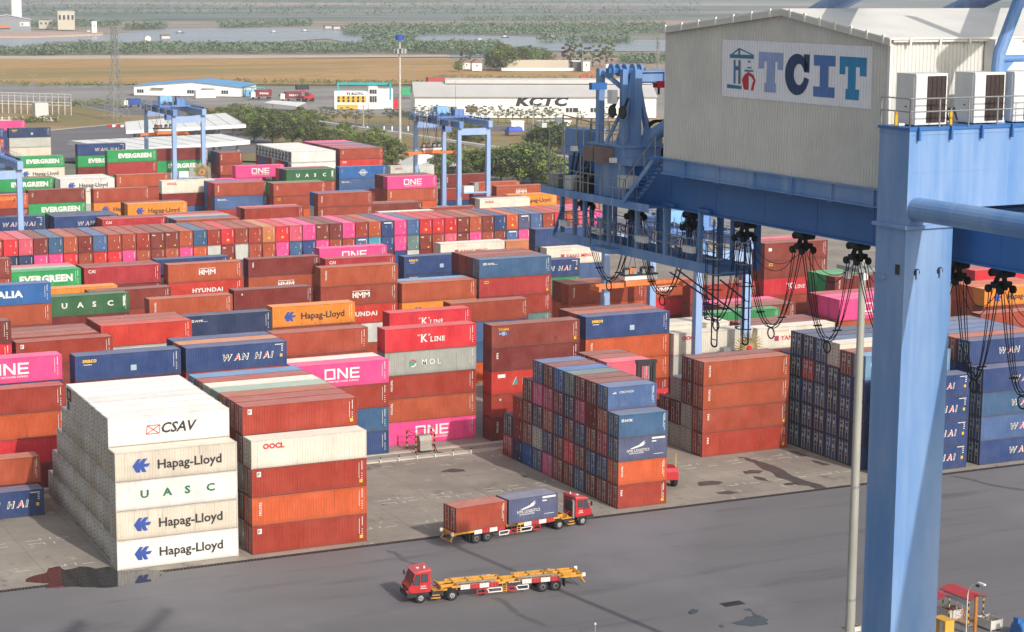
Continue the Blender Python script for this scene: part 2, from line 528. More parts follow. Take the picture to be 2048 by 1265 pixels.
# ================================================================= CONTAINERS
PAL = {  # colour word used in labels, paint
    'white': ('white', '#e4e0d8'), 'beige': ('beige', '#d2c6b4'), 'cream': ('cream', '#ddd4c3'), 'grey': ('grey', '#a3a59d'), 'lgrey': ('pale grey', '#bdbdb4'),
    'rust': ('rust brown', '#9d3c20'), 'rust2': ('rust orange', '#ac4a24'), 'orange2': ('burnt orange', '#c4521e'), 'brown': ('brown', '#812e1d'), 'redbrown': ('red brown', '#9e2d14'),
    'maroon': ('maroon', '#771e15'), 'dmaroon': ('dark maroon', '#571a1a'), 'red': ('bright red', '#d01f2c'), 'kred': ('scarlet', '#d0202f'), 'red2': ('vermilion', '#c62f1b'), 'red4': ('brick red', '#a82c28'),
    'cai': ('crimson', '#b0242c'), 'pink': ('pink', '#ea4488'), 'salmon': ('salmon', '#d5566a'), 'magenta': ('dark pink', '#c0285f'), 'orange': ('orange', '#e98a21'), 'tan': ('tan orange', '#c27547'), 'orange3': ('dark orange', '#c4521d'),
    'navy': ('navy', '#1a3b70'), 'dnavy': ('dark navy', '#162f57'), 'steel': ('steel blue', '#325a80'), 'slate': ('slate blue', '#42608e'), 'purple': ('slate purple', '#4b5272'), 'blue': ('blue', '#1d5f9f'), 'lblue': ('light blue', '#4d87b5'), 'teal': ('teal', '#3f8fa6'),
    'sky': ('grey blue', '#6a94b4'), 'evg': ('green', '#1d9a52'), 'green': ('leaf green', '#2c8a4c'), 'dgreen': ('dark green', '#2c653a'), 'gslate': ('grey green', '#5d7672'), 'mint': ('pale green', '#9fb5a3'),
}
MARK = {'hapag': 'blue arrow mark and black lettering', 'csav': 'red envelope mark and black lettering', 'uascg': 'spaced green letters', 'uascw': 'spaced white letters', 'one': 'large white block letters', 'evergreen': 'wide white capitals',
        'italia': 'white lettering cut off', 'wanhai': 'outlined white and red lettering', 'hmm': 'white notched letters', 'hyundai': 'plain white capitals', 'kline': 'white serif lettering', 'mol': 'ringed mark and white serif letters',
        'yang': 'red lettering', 'seaco': 'small yellow lettering', 'triton': 'white vertical lettering', 'tex': 'short white vertical word', 'cai': 'small white letters', 'nyk': 'striped white mark', 'nyklog': 'white wing mark and lettering',
        'cronos': 'white word beside a small mark', 'touax': 'yellow and blue marks', 'oocl': 'small red letters', 'p': 'small square mark', 'cosco': 'white globe mark', 'hjs': 'green triangle mark', 'flor': 'pale square sticker', 'box': 'small white mark',
        'reef': '', 'endtex': 'short white word', 'endbar': 'long white bar', 'endplac': 'yellow placard', 'dot': 'round pale sticker', 'kes': 'white vertical word'}
def paint_mat(name, roof=False, frame=False, attr=False):
    m, nt, b = nodes_of(name)
    if attr:
        oi = nt.nodes.new('ShaderNodeAttribute')
        oi.attribute_name = 'paint'
    else:
        oi = nt.nodes.new('ShaderNodeObjectInfo')
    RND = oi.outputs['Alpha'] if attr else oi.outputs['Random']
    col = oi.outputs['Color']
    hs = nt.nodes.new('ShaderNodeHueSaturation')
    mr = N(nt, 'ShaderNodeMapRange')
    nt.links.new(RND, mr.inputs[0])
    mr.inputs[3].default_value = 0.92
    mr.inputs[4].default_value = 1.1
    nt.links.new(mr.outputs[0], hs.inputs['Value'])
    nt.links.new(col, hs.inputs['Color'])
    col = hs.outputs[0]
    # offset the noise per container so that no two weather alike
    tc = nt.nodes.new('ShaderNodeTexCoord')
    ad = nt.nodes.new('ShaderNodeVectorMath')
    ad.operation = 'ADD'
    sc = nt.nodes.new('ShaderNodeVectorMath')
    sc.operation = 'SCALE'
    sc.inputs['Scale'].default_value = 57.0
    cb = nt.nodes.new('ShaderNodeCombineXYZ')
    for i in range(3):
        nt.links.new(RND, cb.inputs[i])
    nt.links.new(cb.outputs[0], sc.inputs[0])
    nt.links.new(tc.outputs['Object'], ad.inputs[0])
    nt.links.new(sc.outputs[0], ad.inputs[1])
    def nz(scale, detail, stretch, rough=.65):
        mp = nt.nodes.new('ShaderNodeMapping')
        mp.inputs['Scale'].default_value = stretch
        nt.links.new(ad.outputs[0], mp.inputs[0])
        n = N(nt, 'ShaderNodeTexNoise', Scale=scale, Detail=detail, Roughness=rough)
        nt.links.new(mp.outputs[0], n.inputs['Vector'])
        return n.outputs[0]
    a = nz(0.45, 5, (1, 1, 1))
    col = mixc(nt, ramp(nt, a, 0.3, 0.72), mixc(nt, .18, col, (.03, .02, .02)), mixc(nt, .05, col, (.75, .68, .62)))
    bk = nt.nodes.new('ShaderNodeTexBrick')
    for k_, v_ in (('Scale', 1.0), ('Mortar Size', .0), ('Brick Width', 1.12), ('Row Height', 2.9)):
        bk.inputs[k_].default_value = v_
    bk.inputs['Color1'].default_value = (1, 1, 1, 1)
    bk.inputs['Color2'].default_value = (.87, .87, .87, 1)
    mpb = nt.nodes.new('ShaderNodeMapping')
    mpb.inputs['Rotation'].default_value = (math.pi / 2, 0, 0)
    nt.links.new(ad.outputs[0], mpb.inputs[0])
    nt.links.new(mpb.outputs[0], bk.inputs['Vector'])
    if not roof:
        col = mixc(nt, .8, col, bk.outputs['Color'], 'MULTIPLY')
    if roof:  # faded, dusty roof; skylight falling on the tops is also painted into it
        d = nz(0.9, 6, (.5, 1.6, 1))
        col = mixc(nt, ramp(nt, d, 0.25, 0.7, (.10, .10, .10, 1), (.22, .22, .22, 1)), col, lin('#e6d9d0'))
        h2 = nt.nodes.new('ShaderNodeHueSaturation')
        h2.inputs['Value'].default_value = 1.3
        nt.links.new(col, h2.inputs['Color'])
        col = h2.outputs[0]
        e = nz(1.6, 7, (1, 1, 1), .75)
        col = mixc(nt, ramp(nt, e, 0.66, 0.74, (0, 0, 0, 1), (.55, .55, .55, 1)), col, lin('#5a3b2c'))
    else:
        s_ = nz(1.0, 5, (2.4, 2.4, .22))
        col = mixc(nt, ramp(nt, s_, 0.58, 0.74, (0, 0, 0, 1), (.34, .34, .34, 1)), col, lin('#453028'))
        s2 = nz(1.7, 5, (2.2, 2.2, .12))
        col = mixc(nt, ramp(nt, s2, 0.66, 0.76, (0, 0, 0, 1), (.12, .12, .12, 1)), col, lin('#c9bfb4'))
        r_ = nz(2.6, 7, (1, 1, 1), .78)
        col = mixc(nt, ramp(nt, r_, 0.69, 0.74, (0, 0, 0, 1), (.75, .75, .75, 1)), col, lin('#54301f'))
        # scrape and rust line along the foot of the wall
        sp = nt.nodes.new('ShaderNodeSeparateXYZ')
        nt.links.new(tc.outputs['Object'], sp.inputs[0])
        k = ramp(nt, sp.outputs[2], 0.05, 0.55, (.38, .38, .38, 1), (0, 0, 0, 1))
        col = mixc(nt, k, col, mixc(nt, a, col, lin('#4a3830')))
    if frame:
        col = mixc(nt, .18, col, lin('#4a3a32'))
    b.inputs['Roughness'].default_value = 0.55 if not roof else 0.75
    b.inputs['Specular IOR Level'].default_value = 0.35
    nt.links.new(col, b.inputs['Base Color'])
    MATS[name] = m
    return m
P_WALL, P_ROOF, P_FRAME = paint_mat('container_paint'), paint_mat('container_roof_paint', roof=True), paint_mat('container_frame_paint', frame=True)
P_DOOR = paint_mat('container_door_paint')
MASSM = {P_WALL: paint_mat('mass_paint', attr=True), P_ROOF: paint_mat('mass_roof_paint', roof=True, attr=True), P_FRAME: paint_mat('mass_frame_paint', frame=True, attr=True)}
MASSM[P_DOOR] = MASSM[P_WALL]
T_WHITE = mat('sign_white', '#d9d6d0', 0.6, vary=.15, scale=3)
T_BLACK = mat('sign_black', '#29262a', 0.6, vary=.1)
T_BLUE = mat('sign_blue', '#2c4a94', 0.6, vary=.1)
T_RED = mat('sign_red', '#c6202c', 0.6, vary=.1)
T_YEL = mat('sign_yellow', '#e2ae2a', 0.6, vary=.1)
T_GRN = mat('sign_green', '#1c6647', 0.6, vary=.1)
T_TEAL = mat('sign_teal', '#27907f', 0.6, vary=.1)
T_PALE = mat('sign_pale_blue', '#9fb2bd', 0.6, vary=.1)
T_FADE = mat('sign_faded', '#c79a86', 0.6, vary=.2)
M_STEEL = mat('galvanised_steel', '#a5a6a3', 0.45, 0.6, vary=.25, scale=4)
M_DARK = mat('dark_steel', '#2a2a2d', 0.6, vary=.3)
M_ROD = mat('lock_steel', '#b2aca3', 0.5, 0.3, vary=.3, scale=3)
M_RUBBER = mat('rubber', '#232226', 0.85, vary=.25, scale=4)
HC, SD = 2.896, 2.591
CW = 2.438
LEN = {40: 12.192, 20: 6.058, 45: 13.716}
def rect(b, x0, z0, x1, z1, m, y=-0.006):
    b.face([(x0, y, z0), (x1, y, z0), (x1, y, z1), (x0, y, z1)], m)
LP = {
    'arrows': [[(0, .5), (.30, 1), (.52, 1), (.34, .66), (.62, 1), (.86, 1), (.66, .62), (1.02, .62), (.9, .38), (.66, .38), (.8, 0), (.56, 0), (.42, .34), (.46, 0), (.22, 0)]],
    'o': [[(0, 0), (1, 0), (1, .17), (0, .17)], [(0, .17), (.17, .17), (.17, 1), (0, 1)], [(.17, .83), (1, .83), (1, 1), (.17, 1)], [(.83, .17), (1, .17), (1, .83), (.83, .83)]],
    'n': [[(0, 0), (.19, 0), (.19, 1), (0, 1)], [(.81, 0), (1, 0), (1, 1), (.81, 1)], [(.19, .72), (.81, 0), (.81, .28), (.19, 1)]],
    'e': [[(0, 0), (.19, 0), (.19, 1), (0, 1)], [(.19, 0), (.92, 0), (.92, .17), (.19, .17)], [(.19, .42), (.86, .42), (.86, .59), (.19, .59)], [(.19, .83), (.92, .83), (.92, 1), (.19, 1)]],
    'hm': [[(0, 0), (.2, 0), (.2, .78), (0, .78)], [(.2, .3), (.42, .3), (.42, .48), (.2, .48)], [(.42, .05), (.62, -.02), (.62, .78), (.42, .78)],
           [(.72, .0), (.9, -.1), (.9, .78), (.72, .78)], [(.9, .55), (1.2, .2), (1.2, .45), (.9, .78)], [(1.2, .2), (1.5, .55), (1.5, .78), (1.2, .45)], [(1.5, -.12), (1.68, -.1), (1.68, .78), (1.5, .78)],
           [(1.78, -.04), (1.96, 0), (1.96, .78), (1.78, .78)], [(1.96, .55), (2.22, .25), (2.22, .5), (1.96, .78)], [(2.22, .25), (2.46, .55), (2.46, .78), (2.22, .5)], [(2.46, .02), (2.66, .06), (2.66, .78), (2.46, .78)],
           [(0, .92), (1.2, .92), (1.3, .82), (1.36, .92), (2.66, .92), (2.66, 1.0), (1.32, 1.0), (1.28, .94), (1.24, 1.0), (0, 1.0)]],
    'wing': [[(0, 0), (.5, .2), (1.1, .42), (1.75, .95), (1.6, .5), (1.9, .82), (1.6, .3), (1.0, .12), (.5, .0)]],
}
def side_logo(b, k, L, h):
    """markings of the long side that faces the quay (y = 0, reading towards +x)"""
    T = lambda s, x, z, sz, m, **kw: b.text(s, (x, -0.006, z), X_, Z_, sz, m, **kw)
    PO = lambda key, x, z, kk, m, kx=None: b.polys(LP[key], (x, -0.006, z), X_, Z_, kk, m, kx)
    V = lambda s, x, z, sz, m, **kw: b.text(s, (x, -0.006, z), -Z_, X_, sz, m, **kw)
    if k == 'hapag':
        PO('arrows', L * .14, h * .27, h * .46, T_BLUE, h * .60)
        T('Hapag-Lloyd', L * .345, h * .345, h * .30, T_BLACK, bold=.02, wide=1.04)
    elif k == 'csav':
        x0, x1, z0, z1 = L * .31, L * .415, h * .34, h * .63
        for p, q in (((x0, z0), (x1, z0)), ((x1, z0), (x1 + .1, z1)), ((x1 + .1, z1), (x0 + .1, z1)), ((x0 + .1, z1), (x0, z0)), ((x0, z0), (x1 + .1, z1)), ((x0 + .1, z1), (x1, z0))):
            b.bar((p[0], -.008, p[1]), (q[0], -.008, q[1]), .07, T_RED, .012, up=(0, 1, 0))
        T('CSAV', L * .435, h * .35, h * .34, T_BLACK, bold=.025, shear=.25)
    elif k in ('uascg', 'uascw'):
        for i, c_ in enumerate('UASC'):
            T(c_, L * (.2 + .18 * i), h * .40, h * .25, T_GRN if k == 'uascg' else T_WHITE, bold=.035, wide=1.2)
        if k == 'uascw':
            rect(b, L * .925, h * .35, L * .95, h * .85, T_WHITE)
    elif k == 'one':
        s_ = h * .45
        x = L * .33
        for c_ in 'one':
            PO(c_, x, h * .33, s_, T_WHITE, s_ * 1.05)
            x += s_ * 1.24
        T('OCEAN NETWORK EXPRESS', L * .335, h * .2, h * .07, T_WHITE, bold=.012, wide=1.15)
    elif k == 'evergreen':
        T('EVERGREEN', L * .22, h * .38, h * .34, T_WHITE, bold=.06, wide=1.05, spacing=1.06)
    elif k == 'italia':
        T('ITALIA', L * .28, h * .38, h * .30, T_WHITE, bold=.05, wide=1.25, spacing=1.08)
    elif k == 'wanhai':
        x = L * .36
        for c_ in 'WAN HAI':
            if c_ == ' ':
                x += .55
                continue
            w = b.text(c_, (x, -.005, h * .38), X_, Z_, h * .24, T_WHITE, bold=.055, shear=.22)
            b.text(c_, (x + .06, -.009, h * .388), X_, Z_, h * .225, T_RED if c_ == 'A' else T_BLACK, bold=.004, shear=.22)
            x += w + .12
        rect(b, L * .93, h * .38, L * .955, h * .50, T_YEL)
        for i in range(3):
            rect(b, L * .945, h * (.62 + .09 * i), L * .96, h * (.66 + .09 * i), T_WHITE)
        rect(b, L * .88, h * .88, L * .965, h * .91, T_WHITE)
    elif k == 'hmm':
        PO('hm', L * .41, h * .36, h * .36, T_WHITE)
    elif k == 'hyundai':
        T('HYUNDAI', L * .32, h * .40, h * .22, T_WHITE, bold=.035, wide=1.15, spacing=1.12)
    elif k == 'kline':
        # a broad-serifed K, then LINE in smaller serif capitals
        def serif(st, x, z, sz):
            for c_ in st:
                w = b.text(c_, (x, -.006, z), X_, Z_, sz, T_WHITE, bold=.02)
                if c_ in 'KLINE':
                    for q in ([(x - .06, z), (x + .26 * sz / .5, z)] + ([(x - .06, z + sz - .05), (x + .26 * sz / .5, z + sz - .05)])):
                        pass
                    rect(b, x - .08, z, x + .16 + .1 * sz, z + .06, T_WHITE, -.008)
                    rect(b, x - .08, z + sz - .06, x + .16 + .1 * sz, z + sz, T_WHITE, -.008)
                x += w + sz * .3
            return x
        x = serif('K', L * .39, h * .36, h * .33)
        serif('LINE', x + .1, h * .36, h * .2)
        for xx in (L * .355, L * .367, L * .47, L * .482):
            rect(b, xx, h * .62, xx + .07, h * .7, T_WHITE)
    elif k == 'mol':
        for i in range(12):
            a0, a1 = i * math.pi / 6, (i + 1) * math.pi / 6
            cx, cz, r_ = L * .3, h * .48, h * .17
            b.face([(cx + math.cos(a) * q, -.006, cz + math.sin(a) * q) for a, q in ((a0, r_ * .72), (a0, r_), (a1, r_), (a1, r_ * .72))], (T_RED, T_TEAL, T_WHITE)[i // 4])
        b.polys([[(-.5, .4), (0, -.5), (.5, .45), (.2, .4), (0, -.05), (-.2, .35)]], (L * .3, -.008, h * .48), X_, Z_, h * .24, T_TEAL)
        x = L * .4
        for c_ in 'MOL':
            w = T(c_, x, h * .38, h * .24, T_WHITE, bold=.008)
            x += w + .35
    elif k == 'yang':
        rect(b, L * .22, h * .36, L * .275, h * .6, T_RED)
        b.polys([[(0, 1), (.3, 1), (.5, .6), (.7, 1), (1, 1), (.65, .5), (1, 0), (.7, 0), (.5, .35), (.3, 0), (0, 0), (.35, .5)]], (L * .227, -.009, h * .38), X_, Z_, h * .19, T_BLUE)
        T('YANG MING', L * .30, h * .38, h * .2, T_RED, bold=.018, wide=1.12)
        rect(b, L * .22, h * .8, L * .4, h * .83, T_FADE)
    elif k == 'seaco':
        T('seaco', L * .07, h * .72, h * .17, T_YEL, bold=.03)
        rect(b, L * .08, h * .62, L * .155, h * .645, T_WHITE)
        rect(b, L * .52, h * .28, L * .575, h * .5, T_PALE)
    elif k == 'triton':
        V('TRITON', L * .06, h * .84, h * .085, T_WHITE, bold=.03, spacing=1.1)
    elif k == 'tex':
        V('tex', L * .055, h * .82, h * .12, T_WHITE, bold=.03, spacing=1.25)
    elif k == 'kes':
        V('TEX', L * .06, h * .8, h * .1, T_WHITE, bold=.02, spacing=1.3)
    elif k == 'cai':
        T('CAI', L * .055, h * .7, h * .17, T_WHITE, bold=.02)
    elif k == 'nyk':
        for i in range(3):
            rect(b, L * .05, h * (.7 + .045 * i), L * .105, h * (.725 + .045 * i), T_WHITE)
        T('NYK', L * .115, h * .7, h * .1, T_WHITE, bold=.03, shear=.2, wide=1.3)
        rect(b, L * .2, h * .7, L * .255, h * .715, T_WHITE)
    elif k == 'nyklog':
        PO('wing', L * .22, h * .52, h * .33, T_WHITE, h * .42)
        T('NYK LOGISTICS', L * .17, h * .38, h * .11, T_WHITE, bold=.012, wide=.98)
        T('& MEGACARRIER', L * .22, h * .29, h * .065, T_WHITE, bold=.01)
        rect(b, L * .68, h * .86, L * .95, h * .94, T_WHITE)
        rect(b, L * .68, h * .74, L * .77, h * .79, T_WHITE)
        rect(b, L * .72, h * .2, L * .92, h * .22, T_WHITE)
    elif k == 'cronos':
        b.polys([[(0, 0), (.25, .3), (.4, .05), (.6, .5), (.8, .1), (1, .35), (.9, 0)]], (L * .09, -.006, h * .7), X_, Z_, h * .2, T_WHITE)
        T('CRONOS', L * .235, h * .7, h * .1, T_WHITE, wide=1.15, bold=.006)
        rect(b, L * .24, h * .12, L * .4, h * .4, mat('patch_blue', '#4c5c80', .6, vary=.2))
    elif k == 'touax':
        T('TOUAX', L * .075, h * .76, h * .1, T_YEL, bold=.02)
        for i, c_ in enumerate('MOL'):
            rect(b, L * (.08 + i * .036), h * .55, L * (.113 + i * .036), h * .7, (T_BLUE, T_PALE, T_BLUE)[i])
            b.text(c_, (L * (.087 + i * .036), -.009, h * .58), X_, Z_, h * .09, T_BLACK if i == 1 else T_WHITE)
        rect(b, L * .71, h * .2, L * .74, h * .34, mat('patch_maroon', '#6d2320', .7, vary=.2))
    elif k == 'oocl':
        T('OOCL', L * .1, h * .68, h * .17, T_RED, bold=.045, wide=1.1)
    elif k == 'p':
        rect(b, L * .045, h * .72, L * .08, h * .9, T_WHITE)
        b.text('P', (L * .051, -.009, h * .74), X_, Z_, h * .12, T_BLACK, bold=.02)
    elif k == 'cosco':
        for r_, q in ((.26, .22), (.16, .13), (.07, .03)):
            for i in range(16):
                a0, a1 = i * math.pi / 8, (i + 1) * math.pi / 8
                b.face([(L * .5 + math.cos(a) * w * h * 1.1, -.006, h * .5 + math.sin(a) * w * h) for a, w in ((a0, q), (a0, r_), (a1, r_), (a1, q))], T_WHITE)
        rect(b, L * .4, h * .47, L * .6, h * .53, T_WHITE, -.008)
        V('COSCO', L * .05, h * .84, h * .07, T_WHITE)
    elif k == 'hjs':
        b.polys([[(0, 0), (.5, 1), (.72, 0)]], (L * .235, -.006, h * .38), X_, Z_, h * .36, T_TEAL)
        b.polys([[(0, 0), (.1, 0), (.52, .92), (.5, 1)]], (L * .235, -.009, h * .38), X_, Z_, h * .36, T_WHITE)
        T('HANJIN', L * .35, h * .4, h * .25, T_WHITE, bold=.04)
        rect(b, L * .07, h * .72, L * .155, h * .87, T_WHITE)
    elif k == 'flor':
        rect(b, L * .07, h * .72, L * .13, h * .86, T_YEL)
        rect(b, L * .075, h * .76, L * .125, h * .82, T_BLACK, -.009)
    elif k == 'box':
        rect(b, L * .06, h * .55, L * .11, h * .72, T_WHITE)
    elif k == 'dot':
        b.face([(L * .1 + .16 * math.cos(t), -.006, h * .78 + .16 * math.sin(t)) for t in [i * math.pi / 4 for i in range(8)]], T_PALE)
    # identification code: a white column of marks near the right end
    if k not in ('reef', 'nyklog', 'wanhai', 'csav') and L > 5:
        xr = L * (.955 if L > 7 else .93)
        rect(b, xr, h * .60, xr + .07, h * .92, T_WHITE)
        for i in range(4):
            rect(b, xr - .02, h * (.2 + .085 * i), xr + .08, h * (.235 + .085 * i), T_WHITE)
        rect(b, xr - L * .025, h * .3, xr - L * .025 + .045, h * .86, T_WHITE)
        if k in ('p', 'touax', 'red', 'flor', 'tex'):
            rect(b, xr - .25, h * .14, xr + .1, h * .26, T_YEL)
    elif k == 'csav':
        rect(b, L * .9, h * .72, L * .95, h * .74, T_PALE)
def end_marks(b, k, h):
    """markings of the blank end wall (x = 0, seen from -x: reading direction is -y)"""
    def er(y0, z0, y1, z1, m, x=-0.007):
        b.face([(x, y0, z0), (x, y0, z1), (x, y1, z1), (x, y1, z0)], m)
    er(.3, h * .5, .36, h * .88, T_WHITE)
    if k == 'endtex':
        b.text('tex', (-.007, 2.2, h * .78), -Y_, Z_, h * .1, T_WHITE, bold=.03)
        er(.55, h * .1, .85, h * .18, T_YEL)
    elif k == 'endbar':
        er(.45, h * .82, 1.95, h * .9, T_WHITE)
        er(1.5, h * .6, 1.6, h * .66, T_WHITE)
    elif k == 'endplac':
        er(1.0, h * .22, 1.4, h * .36, T_YEL)
        er(1.15, h * .66, 1.27, h * .72, T_WHITE)
    else:
        er(1.2, h * .58, 1.3, h * .64, T_WHITE)
        er(.5, h * .16, .62, h * .23, T_WHITE)
BODY = {}
def corr(b, p0, ud, L, z0, z1, nd, m, pitch=0.28, depth=0.036):
    """corrugated wall: from p0 along ud, standing z0..z1, ribs towards nd"""
    n = max(2, int(round(L / pitch)))
    w = L / n
    p0, ud, nd = Vector(p0), Vector(ud), Vector(nd)
    vs, prof = [], []
    for i in range(n):
        for f_, d in ((0, 0), (.30, 0), (.5, -depth), (.80, -depth)):
            prof.append(((i + f_) * w, d))
    prof.append((L, 0))
    for s_, d in prof:
        q = p0 + ud * s_ + nd * d
        vs.append((q.x, q.y, z0))
        vs.append((q.x, q.y, z1))
    flip = ud.cross(Z_).dot(nd) < 0
    fs = []
    for i in range(len(prof) - 1):
        q = (2 * i, 2 * i + 2, 2 * i + 3, 2 * i + 1)
        fs.append(q[::-1] if flip else q)
    b.raw(vs, fs, m)
def body(Lk, h, logo, end):
    key = (Lk, h, logo, end)
    if key in BODY:
        return BODY[key]
    L, H = LEN[Lk], h - 0.035
    b = MB()
    t = .13
    for x0 in (0, L - t):
        for y0 in (0, CW - t):
            b.box(x0, x0 + t, y0, y0 + t, 0, H, P_FRAME)
    for y0 in (.004, CW - .1):
        b.box(t, L - t, y0, y0 + .096, 0.02, .17, P_FRAME)
        b.box(t, L - t, y0, y0 + .096, H - .10, H - .012, P_FRAME)
    for x0 in (.004, L - .1):
        b.box(x0, x0 + .096, t, CW - t, 0.02, .17, P_FRAME)
        b.box(x0, x0 + .096, t, CW - t, H - .12, H - .012, P_FRAME)
    reef = logo in ('reef',) or end == 'r' or logo in ('csav', 'uascg')
    for yy, nd in ((.022, -Y_), (CW - .022, Y_)):
        if reef:
            corr(b, (t, yy, 0), X_, L - 2 * t, .17, H - .10, nd, P_WALL, .6, .012)
        else:
            corr(b, (t, yy, 0), X_, L - 2 * t, .17, H - .10, nd, P_WALL)
    corr(b, (L - .022, t, 0), Y_, CW - 2 * t, .17, H - .12, X_, P_WALL)
    if end in ('c', 'endtex', 'endbar', 'endplac', 'enddot'):
        corr(b, (.022, t, 0), Y_, CW - 2 * t, .17, H - .12, -X_, P_WALL)
        if end != 'c':
            end_marks(b, end, H)
    elif end == 'd':
        b.box(.09, .12, t, CW - t, .17, H - .12, P_FRAME)
    elif end == 'r':
        b.box(.03, .06, t, CW - t, .17, H - .12, P_WALL)
    # roof, slightly dished with cross ribs
    n = int(L / .5)
    vs, fs = [], []
    for i in range(n + 1):
        zz = H - .012 - (.018 if i % 2 else 0)
        x = .1 + (L - .2) * i / n
        vs += [(x, .1, zz), (x, CW - .1, zz)]
    for i in range(n):
        fs.append((2 * i, 2 * i + 2, 2 * i + 3, 2 * i + 1))
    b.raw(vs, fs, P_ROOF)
    for y0 in (0, CW - .1):
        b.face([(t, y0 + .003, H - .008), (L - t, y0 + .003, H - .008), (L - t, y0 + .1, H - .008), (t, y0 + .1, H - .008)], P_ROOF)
    # corner castings
    for x0 in (-.006, L - .172):
        for y0 in (-.006, CW - .156):
            for z0 in (-.002, H - .116):
                b.box(x0, x0 + .178, y0, y0 + .162, z0, z0 + .118, P_FRAME)
    b.face([(.1, .1, .1), (.1, CW - .1, .1), (L - .1, CW - .1, .1), (L - .1, .1, .1)], P_FRAME)
    side_logo(b, logo, L, H)
    BODY[key] = b.mesh('container_body')
    return BODY[key]
DOOR = {}
def door_meshes(h, k):
    """left and right door leaf and a lock rod, for the end at x = 0"""
    key = (h, k)
    if key in DOOR:
        return DOOR[key]
    H = h - .035
    out = []
    for y0, y1 in ((.135, 1.213), (1.225, 2.303)):
        b = MB()
        b.box(.035, .085, y0, y1, .18, H - .13, P_DOOR)
        for i in range(1, 5):
            z = .18 + (H - .31) * i / 5
            b.box(.022, .034, y0 + .03, y1 - .03, z - .03, z + .03, P_DOOR)
        lab = (y0 < .5)
        if k != 'w':
            q = [(.16, .86, .72, .93), (.2, .74, .62, .8), (.2, .6, .5, .7), (.62, .3, .8, .36)] if lab else [(.25, .8, .45, .86), (.55, .62, .85, .66), (.3, .45, .42, .5)]
            if k == 'wh':
                q = [(.1, .55, .3, .9), (.45, .8, .8, .85), (.5, .55, .75, .68)] if not lab else [(.3, .84, .75, .88), (.4, .5, .75, .66), (.55, .4, .68, .46)]
            for a0, z0, a1, z1 in q:
                b.face([(.02, y0 + a1, H * z1), (.02, y0 + a0, H * z1), (.02, y0 + a0, H * z0), (.02, y0 + a1, H * z0)], T_YEL if (k == 'wh' and a0 == .55) else T_PALE)
        else:
            for i in range(6):
                zz = H * (.12 + .15 * i)
                b.box(.012, .034, y0 + .05, y0 + .17, zz, zz + .12, M_DARK)
        b.box(.0, .034, y0 + .3, y0 + .75, H * .38, H * .38 + .07, M_ROD)
        out.append(b.mesh('door'))
    for y in (.4, .9, 1.5, 2.02):
        b = MB()
        b.tube([(.0, y, .15), (.0, y, H - .1)], .034, M_ROD, 6)
        out.append(b.mesh('lock_rod'))
    DOOR[key] = out
    return out
FILL = []      # containers deep inside or under the stacks
PLACED = []    # (x0, x1, y0, y1, z0, z1)
BOXES = []     # individual containers: dict
def parse(spec):
    c, _, lg = spec.partition(':')
    return c, lg
def cont(x, y, z, spec, Lk=40, h=HC, end='c', turned=False, where='', group=None, rz=0.0, info=None):
    c, lg = parse(spec)
    o = link('shipping_container', body(Lk, h, lg, end))
    o.color = (*lin(PAL[c][1]), 1)
    L = LEN[Lk]
    if turned:           # long axis along y, blank end towards the quay
        o.location = (x + CW, y, z)
        o.rotation_euler = (0, 0, math.pi / 2)
        bb = (x, x + CW, y, y + L, z, z + h)
    else:
        o.location = (x, y, z)
        o.rotation_euler = (0, 0, rz)
        bb = (x, x + L, y, y + CW, z, z + h)
    if end == 'd':
        k = 'w' if c in ('white', 'beige', 'cream', 'lgrey') else ('wh' if lg == 'wanhai' or info == 'wh' else '')
        ms = door_meshes(h, k)
        for i in (0, 1):
            d = link('door', ms[i], o)
            d.color = o.color
            for j in (2, 3) if i == 0 else (4, 5):
                link('lock_rod', ms[j], d)
    elif end == 'r':
        ru = MB()
        H = h - .035
        ru.box(-.004, .03, .3, 2.14, H * .45, H * .9, M_DARK)
        ru.disc((-.012, 1.22, H * .68), 'x', .42, .03, M_STEEL, 14)
        ru.box(-.01, .03, .35, 1.1, H * .12, H * .4, T_PALE)
        ru.box(-.008, .03, 1.25, 2.0, H * .1, H * .42, M_DARK)
        if 'unit' not in BODY:
            BODY['unit'] = ru.mesh('refrigeration_unit')
        link('refrigeration_unit', BODY['unit'], o)
    PLACED.append(bb)
    BOXES.append(dict(o=o, c=c, lg=lg, end=end, bb=bb, where=where, group=group, Lk=Lk, turned=turned))
    return o
def hits(bb, lst, e=.12):
    for q in lst:
        if bb[0] < q[1] - e and q[0] < bb[1] - e and bb[2] < q[3] - e and q[2] < bb[3] - e and bb[4] < q[5] - e and q[4] < bb[5] - e:
            return q
    return None
FQ = []
def filler(x, y, ztop, Lk=40, turned=False, h=HC):
    FQ.append((x, y, ztop, Lk, turned, h))
def stack(x, y, specs, Lk=40, h=HC, end='c', where='', group=None, top=None, info=None):
    """specs from the ground upwards; None = a hidden one"""
    z = 0
    for i, s_ in enumerate(specs):
        if s_:
            e = end
            if isinstance(s_, tuple):
                s_, e = s_
            cont(x, y, z, s_, Lk, h, e, where=where, group=group, info=info)
        else:
            FILL.append((x, y, z, Lk, False, h))
        z += h
ORD = ['first', 'second', 'third', 'fourth', 'fifth', 'sixth', 'seventh', 'eighth', 'ninth', 'tenth', 'eleventh', 'twelfth', 'thirteenth', 'fourteenth', 'fifteenth']
